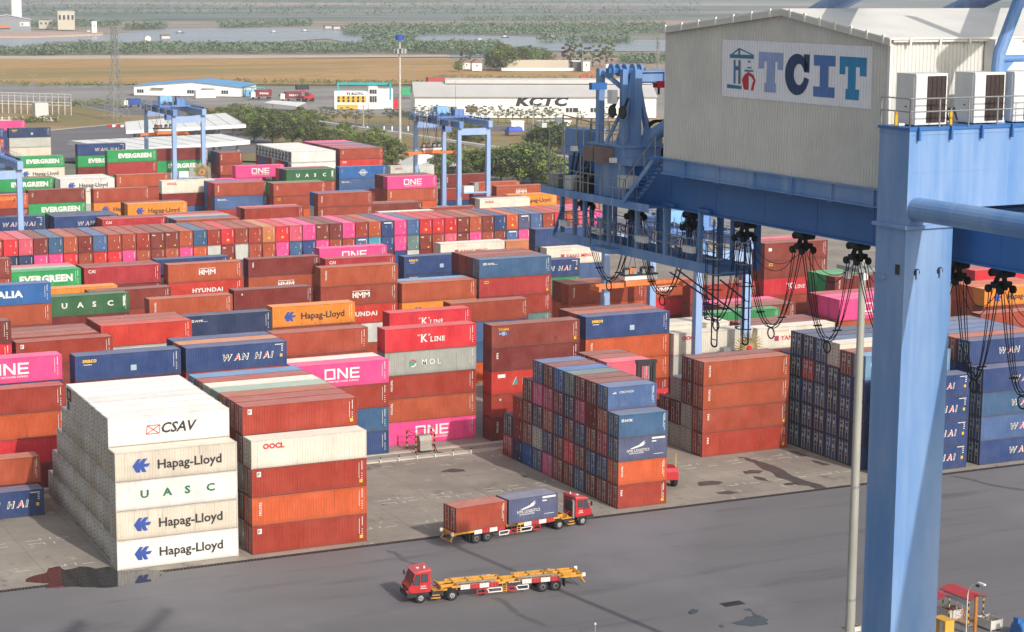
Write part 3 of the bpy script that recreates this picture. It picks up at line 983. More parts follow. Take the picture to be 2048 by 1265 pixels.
# ---------------------------------------------------------------- front stacks (first row of the yard)
def rowy(k, p):
    return 0 if k == 0 else 2.5 + p * (k - 1)
g = 'white containers of the nearest left stack'
wf = ['white:hapag', 'beige:hapag', 'white:uascg', 'beige:hapag']
for k in range(12):
    hgt = 4 if k == 0 else (5 if k <= 7 else 12 - k)
    for t in range(hgt):
        s_ = wf[t] if k == 0 else ('white:csav' if (k == 1 and t == 4) else rnd.choice(['white:reef', 'white:reef', 'beige:reef', 'cream:reef']) if t < 4 else 'white:reef')
        cont(.035 * rowy(k, 2.65), rowy(k, 2.65), t * HC, s_, end='r' if (k == 7 and t == 4) else 'd', where='the white front stack', group=g)
g = 'containers of the brown front stack'
b1 = ['redbrown:p', 'orange2:triton', 'redbrown:p', 'cream:oocl']
for t in range(4):
    cont(13.53, -.35, t * HC, b1[t], end='d', where='the brown front stack', group=g)
for t, s_ in enumerate(['lgrey:reef', 'maroon:box', 'grey:box', 'maroon:box', 'redbrown:p']):
    cont(13.53, 2.15, t * HC, s_, end='d', where='the brown front stack', group=g)
for k, s_ in enumerate(['redbrown', 'rust2', 'mint', 'cream', 'redbrown', 'lblue']):
    y = 4.8 + 2.7 * k
    cont(13.6 + .03 * k, y, 4 * HC, s_, end='d', where='the brown front stack', group=g)
    for t in range(4):
        FILL.append((13.6, y, t * HC, 40, False, HC))
g = 'short containers of the mixed front stack'
NY = [['redbrown:tex', 'orange2:triton', 'purple:nyklog', 'steel:nyk'], ['brown', 'navy', 'cai', 'rust2', 'slate:cronos'], ['maroon', 'navy', 'brown', 'maroon', 'maroon'], ['steel', 'brown', 'navy', 'magenta', 'maroon'],
      ['brown', 'red', 'maroon', 'dnavy', 'gslate'], ['rust', 'brown', 'navy', 'maroon', 'blue'], ['pink', 'navy', 'rust2', 'magenta', 'maroon'], ['steel', 'lgrey', 'dnavy', 'pink', 'slate'],
      ['blue', 'brown', 'brown', 'maroon'], ['dnavy', 'brown', 'rust'], ['red', 'dnavy']]
for k, col in enumerate(NY):
    for t, s_ in enumerate(col):
        plain = (k in (8, 9) and t < 2 and not (k == 8 and t == 1)) or (k == 9) or (k == 2 and t == 3)
        cont(55.02, rowy(k, 2.59), t * SD, s_, 20, SD, 'enddot' if plain else 'd', where='the short mixed stack', group=g)
g = 'containers of the brown stack set back'
TT = [['redbrown:tex', 'rust:tex', 'rust2:triton', 'rust2:triton'], ['lgrey', 'lgrey', 'maroon', 'maroon'], ['lgrey', 'maroon', 'lgrey'], ['lgrey', 'maroon']]
for k, col in enumerate(TT):
    for t, s_ in enumerate(col):
        cont(76.0, 16.95 + 2.6 * k, t * HC, s_, 40, HC, 'd', where='the brown set back stack', group=g)
g = 'navy containers of the right front stack'
wy = [-.3, 3.5, 6.1, 8.7, 11.3, 13.9, 16.5, 19.05]
for k, y in enumerate(wy):
    z = 0
    for t in range(4 if k in (0, 7) else 5):
        h = SD if (t == 3 or (k in (1, 2) and t in (1, 2))) else HC
        s_ = 'navy:wanhai' if rnd.random() < .6 else 'dnavy:wanhai'
        if (k, t) == (5, 3): s_ = 'red4'
        if (k, t) == (2, 4): s_ = 'brown'
        if (k, t) == (1, 4): s_ = 'sky:box'
        if k == 4 and t in (4, 2): s_ = 'steel:wanhai'
        if k == 3 and t == 4: s_ = 'cream'
        cont(89.6, y, z, s_, 40, h, 'd', where='the navy front stack', group=g, info='wh')
        z += h
g = 'containers of the rightmost front stack'
wz = ['navy:wanhai', 'slate:wanhai', 'steel:wanhai', 'navy:wanhai']
for t in range(4):
    cont(103.75, -.3, t * HC, wz[t], end='d', where='the rightmost stack', group=g, info='wh')
for k, s_ in enumerate(['navy:wanhai', 'rust2', 'slate', 'slate', 'slate', 'purple']):
    y = 2.4 + 2.6 * k
    cont(103.75, y, 4 * HC, s_, end='d', where='the rightmost stack', group=g, info='wh')
    for t in range(4):
        FILL.append((103.75, y, t * HC, 40, False, HC))
g = 'containers at the left edge of the front yard'
cont(-1.35 - LEN[40], 23.5, 0, 'navy:wanhai', where='the low left edge stack', group=g)
cont(-1.0 - LEN[20], 26.3, HC, 'rust2', 20, where='the low left edge stack', group=g)
FILL.append((-1.35 - LEN[40], 26.2, 0, 40, False, HC))
g = 'short containers stacked behind the handler'
for k in range(3):
    for t in range(4):
        cont(65.4, 21.6 + 2.55 * k, t * HC, ('salmon', 'rust', 'brown')[k] if t == 3 else 'rust', 20, HC, 'd', where='the stack behind the handler', group=g)
# ---------------------------------------------------------------- blocks behind: the upper corner of a side wall fixes a container
def B(cn, u, v, tier, spec, below=(), rows=(), Lk=40, h=HC, end='c', rowp=2.53, dy=0.0, dx=0.0, lower=None):
    P = at(u, v, tier * h)
    L = LEN[Lk]
    x = (P.x if cn == 'L' else P.x - L) + dx
    y = P.y + dy
    cont(x, y, (tier - 1) * h, spec, Lk, h, end)
    t = tier - 2
    for s_ in below:
        if t < 0:
            break
        cont(x, y, t * h, s_, Lk, h, end)
        t -= 1
    if t >= 0:
        filler(x, y, (t + 1) * h, Lk, False, h)
    for k, s_ in enumerate(rows):
        yy = y + rowp * (k + 1)
        if s_:
            e = end
            if isinstance(s_, tuple):
                s_, e = s_
            cont(x, yy, (tier - 1) * h, s_, Lk, h, e)
            filler(x, yy, (tier - 1) * h, Lk, False, h)
        else:
            filler(x, yy, (tier - 1) * h, Lk, False, h)
    return x, y
# second block
B('R', 129.8, 769, 4, 'redbrown', ['orange2', 'red', 'maroon'])
B('R', 123.5, 708.3, 5, 'pink:one')
B('L', 149.6, 713.2, 5, 'navy:seaco', ['maroon', 'brown'])
B('L', 371.5, 697.2, 5, 'navy:wanhai', ['red2', 'brown'], ['tan', 'navy'])
B('R', 777.4, 718, 4, 'pink:one', ['redbrown', 'steel', 'navy:seaco'], ['white:reef'])
B('R', 736, 654, 5, 'rust', ['rust'])
B('L', 769.8, 659.9, 5, 'kred:kline', ['grey:mol', 'redbrown:triton', 'rust2:triton', 'pink:one'])
B('L', 983.6, 651.8, 5, 'brown:touax', ['maroon:tex', 'red2:hjs', 'redbrown:dot', 'maroon:triton'])
B('L', 1172, 634.6, 5, 'navy:seaco', ['orange2:triton', 'orange3', 'redbrown', 'rust'], ['rust2', 'brown'])
B('R', 1479.6, 661, 4, 'cream:oocl', ['lgrey', 'magenta', 'redbrown'], dx=3.0, dy=1.2)
B('R', 1459, 642, 4, 'cream', [], ['beige'], dx=0.05)
B('L', 1515.1, 657.4, 4, 'cream:yang', ['rust', 'brown'], ['maroon', 'brown'])
B('L', 1679.2, 600, 5, 'pink:one', ['rust2', 'slate', 'navy'], ['pink', 'cai'])
B('L', 1961.7, 628.7, 4, 'rust', ['brown', 'red2'], h=SD)
B('L', 1974.8, 580, 5, 'orange:hapag', ['brown'], ['orange3', 'orange3'], h=SD, dy=.6)
# third block
B('R', 21.7, 640.5, 5, 'maroon', ['red', 'brown'])
B('L', 31.6, 686, 4, 'redbrown:p', ['brown'])
B('R', 197.6, 664, 4, 'rust', ['brown'], ['rust', 'brown'])
B('L', 201.6, 652.4, 4, 'red2', ['lgrey'], ['rust', 'redbrown'])
B('R', 543.4, 621.6, 4, 'dnavy:nyk', ['brown'])
B('L', 544.5, 615, 4, 'orange:hapag', ['rust'])
B('L', 779, 627, 4, 'kred:kline', ['rust'])
B('L', 900.7, 607.5, 4, 'rust', ['slate', 'steel'])
B('L', 1137.4, 569.6, 5, 'rust:triton', ['orange3', 'maroon'], ['brown'])
B('L', 1670.3, 554.6, 4, 'maroon:triton', ['rust'], ['evg', 'green'])
B('L', 1950.4, 541.7, 5, 'kred:kline', ['rust'], ['rust'], h=SD)
B('R', 1545, 612, 3, 'green', ['rust'], dy=-2)
B('R', 1655, 622, 3, 'brown', [], ['rust', 'pink'], dy=8.2)
# fourth block
B('R', 101.2, 565, 5, 'blue:italia', ['rust2', 'rust'])
B('R', 257.9, 584.8, 4, 'dgreen:uascw', ['maroon'])
B('R', 235, 570, 4, 'orange')
B('L', 298.4, 599.6, 4, 'rust2:triton', ['rust'])
B('R', 350, 577, 4, 'brown', ['rust'], dy=1.9)
B('L', 464, 581.8, 4, 'maroon:dot', ['rust'], dx=.3)
B('L', 640.9, 536.4, 5, 'rust2:triton', ['rust:hmm', 'red2:hyundai'])
B('L', 803.9, 568, 4, 'rust2', ['orange:hapag'], ['sky'])
B('L', 958.6, 520, 5, 'steel:nyk', ['red4:flor', 'redbrown', 'gslate'], [('brown', 'c'), ('rust', 'c'), ('maroon', 'c')], end='d')
B('L', 1530, 487.4, 5, 'brown:box', ['brown:flor', 'kred:kline', 'rust'], ['cai', 'salmon'])
B('R', 1160, 516.5, 4, 'navy:wanhai', ['green', 'maroon'])
B('R', 1385, 556, 3, 'rust2:hmm', ['red'], dy=-1)
B('R', 1512, 563, 3, 'redbrown', ['brown'])
# fifth block
B('L', 168, 536.4, 4, 'cai:cai', ['maroon'], ['brown'])
B('R', 161.7, 537, 4, 'evg:evergreen', [], ['mint', 'salmon'])
B('L', 336, 530.4, 4, 'rust2:hmm', ['red2:hyundai'])
B('R', 457, 512, 4, 'navy')
B('L', 493, 519.6, 4, 'maroon:tex', ['rust2:hmm'], dx=.3)
B('L', 650.8, 518.6, 4, 'cai:cai')
B('L', 638.9, 497.8, 4, 'pink:one')
B('L', 808.4, 514.2, 4, 'navy:seaco', ['navy:seaco'])
B('L', 881, 488, 4, 'cream:yang')
B('L', 1093.5, 497, 4, 'cream:yang', ['slate'])
B('L', 1078, 461, 5, 'navy', ['dnavy'], dy=1.3)
B('R', 22, 517, 5, 'brown', ['rust'])
B('L', 1012, 483, 3, 'tan', [], Lk=20)
# the long row standing end-on
TOP = ('red4 red salmon maroon steel rust2 maroon slate rust rust redbrown brown:t brown:t rust2 steel redbrown red:p rust redbrown tan:p red:p salmon pink brown:t maroon pink redbrown rust2 navy:b pink slate red:p red:p red:p brown:t rust2 brown navy orange3:p purple:b slate rust red rust2 salmon pink').split()
LOW = ('rust dnavy dnavy pink:p pink red rust red2 red pink rust2 brown rust2:p pink orange2 lgrey brown:t lgrey rust rust2 pink steel navy pink rust rust slate:b teal navy pink gslate brown:t rust salmon brown:t pink rust brown slate:b pink rust brown redbrown rust navy maroon').split()
P = at(67.2, 477, 4 * HC)
X0E, Y0E, PE = P.x - 3 * 2.588, P.y, 2.588
g = 'containers standing end-on in the long middle row'
for i in range(-2, 46):
    for t, lst in ((3, TOP), (2, LOW)):
        s_ = lst[i % len(lst)]
        c, _, mk = s_.partition(':')
        if t == 3 or i >= 0:
            cont(X0E + PE * i, Y0E, t * HC, c, 40, HC, {'t': 'endtex', 'b': 'endbar', 'p': 'endplac', '': 'enddot'}[mk], turned=True, where='the end-on row', group=g, info=i)
    for t in (0, 1):
        FILL.append((X0E + PE * i, Y0E, t * HC, 40, True, HC))
# blocks beyond it
B('R', 88.3, 431.2, 4, 'navy:wanhai')
B('L', 108.7, 434.5, 4, 'navy:wanhai', [], ['navy', 'dnavy'])
B('L', 204.5, 439.5, 4, 'cai:cai', [], ['brown'])
B('L', 340, 437, 4, 'rust', dy=7)
B('L', 255, 408.9, 4, 'orange:hapag', [], ['brown'])
B('R', 483, 435, 4, 'rust2', [], ['slate', 'mint', 'salmon'], dx=-.4)
B('R', 607.3, 412.8, 4, 'redbrown', ['rust'], ['salmon'])
B('L', 56.3, 381.2, 4, 'brown:kes', ['evg:evergreen'])
B('L', 186.8, 379.2, 4, 'rust:triton', ['orange:hapag'])
B('R', 56, 388, 4, 'orange3', ['maroon'])
B('L', 232.8, 350.6, 4, 'rust2:triton', ['rust'])
B('R', 107.7, 355.5, 4, 'evg:evergreen', ['slate'], ['brown'])
B('L', 344.9, 369.3, 4, 'cream:oocl', dy=8)
B('R', 186.5, 357, 4, 'white:hapag', ['cream'], ['white', 'white', 'cream'], dx=4.8)
B('R', 128.5, 311, 4, 'evg:evergreen', ['cream:hapag'])
B('L', 214.4, 302.1, 5, 'evg:evergreen', ['red4', 'green'])
B('L', 159, 290.3, 5, 'navy:wanhai', ['evg:evergreen', 'maroon'], dy=2)
B('R', 397, 296, 5, 'maroon', ['evg:evergreen'], dx=1.7)
B('R', 100.8, 254.7, 4, 'dnavy:seaco', ['lgrey', 'beige'])
B('R', 12, 259, 4, 'navy', ['rust2'], dy=3)
B('R', 62, 245, 4, 'pink', dy=8)
B('L', 429, 367.7, 4, 'rust:triton', ['slate:nyk'], ['magenta', 'slate'])
B('L', 547, 367.7, 4, 'rust:kes', ['rust:flor'], ['green'])
B('L', 636, 388, 4, 'rust:triton', ['rust:triton'], ['blue'])
B('L', 572.7, 340.7, 4, 'dgreen:uascw', ['rust'], ['dnavy', 'orange3'])
B('L', 678.4, 334.7, 4, 'blue:cosco', ['slate:nyk'])
B('L', 471, 332.8, 4, 'pink:one')
B('R', 525, 355, 3, 'pink')
B('L', 582.6, 304.1, 4, 'white:reef', ['white:reef'], ['white:reef'] * 10, end='r', dx=0)
B('L', 675.5, 298.2, 4, 'rust:kes', ['red2:cai'], ['slate', 'salmon', 'rust', 'slate', 'salmon', 'rust', 'slate', 'salmon', 'pink', 'pink'], dx=.6)
B('L', 439.3, 306, 4, 'rust:triton', ['rust:triton'], ['navy', 'dnavy'], Lk=20)
B('L', 774.8, 354.5, 4, 'pink:one', ['rust2:triton'], ['maroon', 'maroon'])
B('L', 780.8, 332.8, 3, 'lgrey:oocl')
B('L', 888.5, 350.6, 3, 'maroon:triton', ['brown'])
B('L', 881, 379, 2, 'redbrown', [], dx=.4)
B('L', 993.2, 373.3, 3, 'rust2:hmm')
B('L', 942.8, 366.4, 3, 'rust2:hmm', dx=.5)
B('L', 959.6, 399, 3, 'cream:oocl', ['brown'], ['brown'])
B('R', 1105.8, 386.1, 3, 'orange:hapag', dx=1.0)
B('L', 1105, 375, 3, 'maroon', ['rust'], dx=.3)
B('R', 952, 412, 3, 'rust')
B('R', 868, 420, 3, 'cream', ['rust'])
B('R', 845, 404, 3, 'brown', [], ['rust'])
B('R', 425, 300, 4, 'grey', ['rust'], Lk=20, dy=4)
# hidden containers that carry the visible ones, as one mass
for x, y, ztop, Lk, turned, h in FQ:
    z = ztop - h
    while z > -.1:
        FILL.append((x, y, max(z, 0), Lk, turned, h))
        z -= h
fb = MB()
fm = [mat('hidden_' + k, lin(PAL[k][1]), .7, vary=.3, scale=.5) for k in ('rust', 'brown', 'redbrown', 'maroon', 'slate', 'navy', 'lgrey', 'rust2', 'orange3')]
fl = []
for x, y, z, Lk, turned, h in FILL:
    L = LEN[Lk]
    bb = (x, x + CW, y, y + L, z, z + h) if turned else (x, x + L, y, y + CW, z, z + h)
    if hits(bb, PLACED, .15) or hits(bb, fl, .15):
        continue
    fl.append(bb)
    fb.box(bb[0] + .03, bb[1] - .03, bb[2] + .03, bb[3] - .03, bb[4] + .02, bb[5] - .03, rnd.choice(fm))
tag(fb.build('stacked_containers'), 'mass of weathered containers buried inside and under the visible stacks', 'containers', kind='stuff')
# past three hundred: the ones the photo shows least of are one mass with the same skins
def demote():
    import numpy as np
    keep, gone = [], []
    for i, d in enumerate(BOXES):
        (gone if i in DEMOTED else keep).append(d)
    V, LI, LS, MI, COL, mats, nv = [], [], [], [], [], [], 0
    for d in gone:
        o = d['o']
        M = Matrix.Translation(o.location) @ Matrix.Rotation(o.rotation_euler.z, 4, 'Z')
        A = np.array(M)
        rv = rnd.random()
        objs = [o] + [c for c in o.children] + [e for c in o.children for e in c.children]
        for q in objs:
            me = q.data
            n = len(me.vertices)
            co = np.empty(n * 3)
            me.vertices.foreach_get('co', co)
            co = co.reshape(-1, 3) @ A[:3, :3].T + A[:3, 3]
            li = np.empty(len(me.loops), dtype=np.int32)
            me.loops.foreach_get('vertex_index', li)
            ls = np.empty(len(me.polygons), dtype=np.int32)
            me.polygons.foreach_get('loop_total', ls)
            mi = np.empty(len(me.polygons), dtype=np.int32)
            me.polygons.foreach_get('material_index', mi)
            mp = []
            for mm_ in me.materials:
                mm_ = MASSM.get(mm_, mm_)
                if mm_ not in mats:
                    mats.append(mm_)
                mp.append(mats.index(mm_))
            V.append(co); LI.append(li + nv); LS.append(ls); MI.append(np.array(mp, dtype=np.int32)[mi])
            c_ = np.empty((n, 4)); c_[:] = (*o.color[:3], rv); COL.append(c_)
            nv += n
        for q in objs[::-1]:
            bpy.data.objects.remove(q)
    if gone:
        V, LI, LS, MI, COL = (np.concatenate(x) for x in (V, LI, LS, MI, COL))
        me = bpy.data.meshes.new('container_mass')
        me.vertices.add(len(V)); me.vertices.foreach_set('co', V.ravel())
        me.loops.add(len(LI)); me.loops.foreach_set('vertex_index', LI)
        me.polygons.add(len(LS))
        me.polygons.foreach_set('loop_start', np.concatenate(([0], np.cumsum(LS)[:-1])).astype(np.int32))
        me.polygons.foreach_set('material_index', MI)
        for mm_ in mats:
            me.materials.append(mm_)
        at_ = me.attributes.new('paint', 'FLOAT_COLOR', 'POINT')
        at_.data.foreach_set('color', COL.ravel())
        me.update(calc_edges=True)
        me.validate()
        tag(link('container_mass', me), 'the remaining containers showing only slivers among the stacks', 'containers', kind='stuff')
    BOXES[:] = keep
# ---------------------------------------------------------------- labels of the containers
BLK = [(60, 'second'), (88, 'third'), (114, 'fourth'), (152, 'fifth'), (222, 'sixth'), (262, 'seventh'), (300, 'eighth'), (9999, 'rearmost')]
NUM = ['one', 'two', 'three', 'four', 'five', 'six', 'seven', 'eight', 'nine', 'ten', 'eleven', 'twelve', 'thirteen', 'fourteen', 'fifteen', 'sixteen', 'seventeen', 'eighteen', 'nineteen', 'twenty']
def num(n):
    return NUM[n - 1] if n <= 20 else ('twenty', 'thirty', 'forty')[n // 10 - 2] + ('-' + NUM[n % 10 - 1] if n % 10 else '')
def finish_labels():
    blocks = {}
    for d in BOXES:
        if not d['where']:
            nm = next(n for lim, n in BLK if d['bb'][2] < lim)
            blocks.setdefault(nm, []).append(d)
            d['block'] = nm
    for nm, ds in blocks.items():
        xs = []
        for d in sorted(ds, key=lambda q: q['bb'][0]):
            if not xs or d['bb'][0] - xs[-1] > 5:
                xs.append(d['bb'][0])
            d['bay'] = len(xs)
        for d in ds:
            same = sorted({round(q['bb'][2], 1) for q in ds if q['bay'] == d['bay']})
            d['row'] = 1 + same.index(round(d['bb'][2], 1))
    ends = sorted({round(d['bb'][0], 2) for d in BOXES if d['turned']})
    used = {}
    for d in BOXES:
        colr = PAL[d['c']][0]
        t = 1 + int(round(d['bb'][4] / (d['bb'][5] - d['bb'][4]) - .15))
        t = max(1, t)
        if d['turned']:
            lab = '%s container end, %s tier, number %s from the left in the end-on row' % (colr, 'top' if t == 4 else 'lower', num(1 + ends.index(round(d['bb'][0], 2))))
        elif d['where']:
            mk = MARK.get(d['lg'], '')
            rows = sorted({round(q['bb'][2], 1) for q in BOXES if q['where'] == d['where']})
            k = rows.index(round(d['bb'][2], 1))
            if k == 0 and mk:
                lab = '%s container with %s, tier %s of %s' % (colr, mk, num(t), d['where'])
            else:
                lab = '%s container, tier %s, %s row from the front, %s' % (colr, num(t), ORD[k], d['where'])
        else:
            mk = MARK.get(d['lg'], '')
            lab = '%s container%s, tier %s row %s, stack %s, %s block' % (colr, ' with ' + mk if mk else '', num(t), num(d['row']), num(d['bay']), d['block'])
            d['group'] = 'containers of the %s block from the quay' % d['block']
        if len(lab.split()) > 16:
            lab = lab.replace(' with ', ', ', 1).replace(' and ', ' ')
        n0 = lab
        while lab in used:
            lab = n0.replace(' container', ' long container', 1) if lab == n0 else lab.replace('long', 'farther long', 1)
        used[lab] = 1
        tag(d['o'], lab, 'container', d['group'])
DEMOTED = set([4,5,6,9,10,11,12,14,15,16,17,19,20,21,22,24,25,26,27,29,30,31,32,34,35,36,37,39,40,41,42,43,44,45,46,47,48,53,54,55,107,108,110,123,124,159,160,161,162,169,170,171,172,175,176,177,179,180,181,183,184,185,193,194,196,197,206,220,221,226,227,229,231,232,233,234,236,237,238,242,243,245,246,247,249,250,252,254,258,262,264,266,268,269,272,275,276,277,279,280,282,284,285,288,293,295,297,303,307,315,316,318,319,323,325,326,328,329,343,345,347,348,349,350,352,354,356,358,360,362,364,366,368,370,372,374,376,378,380,382,384,386,388,390,392,394,396,398,400,402,404,406,408,410,412,414,416,418,420,422,424,426,428,430,431,432,433,434,435,436,437,438,439,440,443,444,446,447,449,451,452,453,455,456,462,464,466,467,470,471,472,473,478,481,487,488,489,492,493,496,499,501,502,503,507,509,510,511,512,513,514,515,516,517,518,519,522,523,524,525,526,527,528,529,530,531,533,534,535,538,539,542,543,547,548,550,551,552,553,554,556,557,558])#DEMOTED
demote()
finish_labels()
# ================================================================= CRANES
def crane_paint(name, base, fade, amt=.5, rough=.5):
    m, nt, b = nodes_of(name)
    a = noise(nt, .35, 6, (1, 1, .25))
    s_ = noise(nt, .9, 5, (1.6, 1.6, .07))
    c = mixc(nt, ramp(nt, a, .4, .68, (0, 0, 0, 1), (amt, amt, amt, 1)), lin(base), lin(fade))
    c = mixc(nt, ramp(nt, s_, .52, .72, (0, 0, 0, 1), (amt * .8,) * 3 + (1,)), c, lin(fade))
    r_ = noise(nt, 2.2, 7, (1, 1, .4), rough=.8)
    c = mixc(nt, ramp(nt, r_, .70, .78, (0, 0, 0, 1), (.6, .6, .6, 1)), c, lin('#5b3f30'))
    nt.links.new(c, b.inputs['Base Color'])
    b.inputs['Roughness'].default_value = rough
    b.inputs['Specular IOR Level'].default_value = .4
    MATS[name] = m
    return m
C_BLUE = crane_paint('crane_blue', '#5c86b9', '#9aaeca', .6)
C_SHADED = crane_paint('crane_shaded_blue', '#2f65a5', '#4878b0', .4)  # darker copy of the crane blue, with the girder's shade put into the colour
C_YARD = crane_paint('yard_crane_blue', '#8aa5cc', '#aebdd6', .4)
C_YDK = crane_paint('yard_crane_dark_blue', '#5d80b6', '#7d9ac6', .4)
M_RAIL = mat('rail_steel', '#9b9c9c', .5, .4, vary=.25, scale=3)
M_CLAD = mat('house_cladding', '#cfcdc5', .6, vary=.10, scale=.6)
M_CLADR = mat('house_roof_sheet', '#e4e0d6', .55, vary=.10, scale=.5)
M_ACW = mat('unit_white', '#d9d8d4', .5, vary=.12)
M_GRIL = mat('unit_fins', '#3a2c28', .8, vary=.4, scale=9)
M_ORNG = mat('spreader_orange', '#d9793a', .6, vary=.25, dirt_amt=.5)
M_CABLE = mat('cable_black', '#121214', .7, vary=.2)
M_BROWNBOX = mat('cabinet_brown', '#7a6760', .6, vary=.2)
A0 = R(-2.5)
cyv, cxv = Vector((math.sin(A0), math.cos(A0), 0)), Vector((math.cos(A0), -math.sin(A0), 0))
CO = Vector((-0.41685, -121.50454, 0))
def cloc(P):
    q = P - CO
    return Vector((q.dot(cxv), q.dot(cyv), P.z))
def cx(u, v, x0):
    d = ray(u, v); t = ((CO + cxv * x0 - CAM).dot(cxv)) / d.dot(cxv); return cloc(CAM + d * t)
def cy(u, v, y0):
    d = ray(u, v); t = ((CO + cyv * y0 - CAM).dot(cyv)) / d.dot(cyv); return cloc(CAM + d * t)
CR = empty('ship_to_shore_crane', (CO.x, CO.y, 0), -A0)
tag(CR, 'huge blue quay crane with corrugated machinery house at right foreground', 'crane')
def leg_mesh(x0):
    b = MB()
    b.box(x0, x0 + 2.42, 0, 1.86, -7.7, 46.86, C_BLUE)
    b.box(x0 - .14, x0 + 2.56, -.14, 2.0, 46.86, 47.0, C_BLUE)
    b.box(x0, x0 + 2.42, .002, 1.858, 47.0, 47.6, C_BLUE)
    for z in (42.4, 36.6, 30.5, 20, 10):
        b.box(x0 - .006, x0 + 2.426, -.006, 1.866, z, z + .03, C_BLUE)
    for x in (.62, 1.82):
        b.disc((x0 + x, -.03, 45.1), 'y', .15, .07, M_DARK, 10)
        b.box(x0 + x - .05, x0 + x + .05, -.10, 0, 44.85, 45.2, C_BLUE)
    b.box(x0 - .07, x0, .3, .5, 45.0, 45.4, M_DARK)
    b.box(x0 - .14, x0 - .01, 1.2, 1.6, 44.7, 44.9, C_BLUE)
    return b
leg_mesh(0).build('leg', CR)
leg_mesh(15.6).build('leg', CR)
b = MB()
b.box(0, 18.02, 0, 1.86, 47.6, 50.8, C_BLUE)
b.box(-.06, 18.08, -.06, 1.92, 50.8, 50.92, C_SHADED)
b.box(-.02, 18.04, -.02, 1.88, 50.62, 50.66, C_BLUE)
b.box(.2, 17.8, -.008, 0, 49.12, 49.15, C_BLUE)
b.prism_y([(0, 47.0), (1.15, 47.6), (0, 47.6)], -.02, -.001, C_BLUE)
b.build('portal_beam', CR)
def railing(b, pts, h=1.1, step=1.5, r=.028, base=0.0, rails=(1.0, .55), m=None):
    m = m or M_RAIL
    for p, q in zip(pts, pts[1:]):
        p, q = Vector(p), Vector(q)
        n = max(1, int(round((q - p).length / step)))
        for i in range(n + 1):
            c = p.lerp(q, i / n)
            b.tube([c + Z_ * base, c + Z_ * h], r, m, 5)
        for k in rails:
            b.tube([p + Z_ * h * k, q + Z_ * h * k], r * .85, m, 5)
b = MB()
railing(b, [(-.1, 1.7, 50.92), (-.1, -.1, 50.92), (18, -.1, 50.92)], 1.15, 1.55, .035)
for x in (.35, 2.0, 3.6, 5.2):
    b.box(x, x + .09, -.18, -.06, 50.4, 50.95, C_SHADED)
b.build('beam_railing', CR)
AC0 = None
for i, x in enumerate((.6, 3.65, 5.75, 8.2)):
    if AC0 is None:
        b = MB()
        b.box(0, 1.62, 0, 1.2, .06, 2.05, M_ACW)
        b.box(-.004, 1.624, -.004, 1.204, 2.05, 2.1, M_ACW)
        b.box(.05, .2, .2, 1.0, 0, .06, M_DARK)
        b.box(1.4, 1.55, .2, 1.0, 0, .06, M_DARK)
        AC0 = b.build('air_conditioner', CR)
        g = MB()
        g.box(.58, 1.5, -.03, -.005, .14, 2.0, M_GRIL)
        for k in range(5):
            g.box(.58 + k * .23, .6 + k * .23, -.05, -.03, .14, 2.0, M_DARK)
        g.build('coil_panel', AC0)
        g = MB()
        g.box(.01, .56, -.02, -.004, .1, 2.02, M_ACW)
        g.box(-.02, -.004, .1, 1.1, .1, 2.02, M_ACW)
        g.box(-.035, -.02, .5, .6, .75, .8, M_DARK)
        g.build('service_panel', AC0)
        AC0.location = (x, .45, 50.92)
    else:
        c = copy_tree(AC0, CR)
        c.location = (x, .45, 50.92)
for pts_, r_, m_ in [([(x, .6, 50.92), (x, .6, 51.4), (x + .3, .8, 51.6), (x + .5, .8, 51.1)], .05, M_DARK) for x in (2.15, 2.35, 2.6)] + [([(2.5, .5, 50.95), (2.5, .5, 51.5)], .07, T_YEL), ([(-.02, .7, 51.0), (.25, .7, 51.0), (.25, 1.0, 51.0)], .06, M_ACW), ([(.1, 1.0, 50.95), (.1, 1.0, 51.5)], .07, T_YEL)]:
    b = MB()
    b.tube(pts_, r_, m_, 6)
    b.build('refrigerant_pipe', CR)
# tie tube running from the leg towards the water
b = MB()
b.tube([(.5, .02, 47.66), (.5, -36, 47.66)], .48, C_BLUE, 20)
b.build('portal_tie_tube', CR)
# bent tube standing on the portal beam
p = cy(1990, 252, .9); q = cy(1996, 118, .9); r_ = cy(2046, -20, .6); s_ = cy(2090, 116, .9)
b = MB()
b.tube([(p.x, .9, 50.92), (q.x, .9, q.z - .3), (q.x + .05, .9, q.z + .2), (r_.x, .6, r_.z), (r_.x + 2, .2, r_.z + 4)], .26, C_BLUE, 12)
b.tube([(q.x, .9, q.z), (s_.x, .9, s_.z)], .15, C_BLUE, 10)
b.prism_y([(q.x, q.z - .9), (q.x + .85, q.z - .12), (q.x, q.z - .12)], .86, .94, C_BLUE)
b.tube([(p.x, .9, 50.92), (p.x, .9, 51.5)], [.42, .26], C_BLUE, 12)
b.build('stay_tube', CR)
for (u1, v1, u2, v2) in ((1640, 24, 1745, -34), (1905, 26, 2040, -40)):
    p, q = cy(u1, v1, 23), cy(u2, v2, 10)
    b = MB()
    d = (q - p)
    b.tube([p - d * .4, q + d * 1.2], .5, C_BLUE, 14)
    b.build('backstay_tube', CR)
# girders
for x0 in (3.2, 12.8):
    b = MB()
    b.box(x0, x0 + 2.1, -34, 32.2, 45.4, 47.2, C_SHADED)
    b.box(x0 - .12, x0 + 2.22, -34, 32.2, 45.32, 45.4, C_SHADED)
    for y in range(-30, 32, 4):
        b.box(x0 - .012, x0, y, y + .02, 45.4, 47.2, C_SHADED)
    b.build('girder', CR)
b = MB()
for y in (32.2, 21.5, 2.5):
    b.box(5.3, 12.8, y - 1.2, y, 45.6, 47.1, C_SHADED)
b.build('girder_tie', CR)
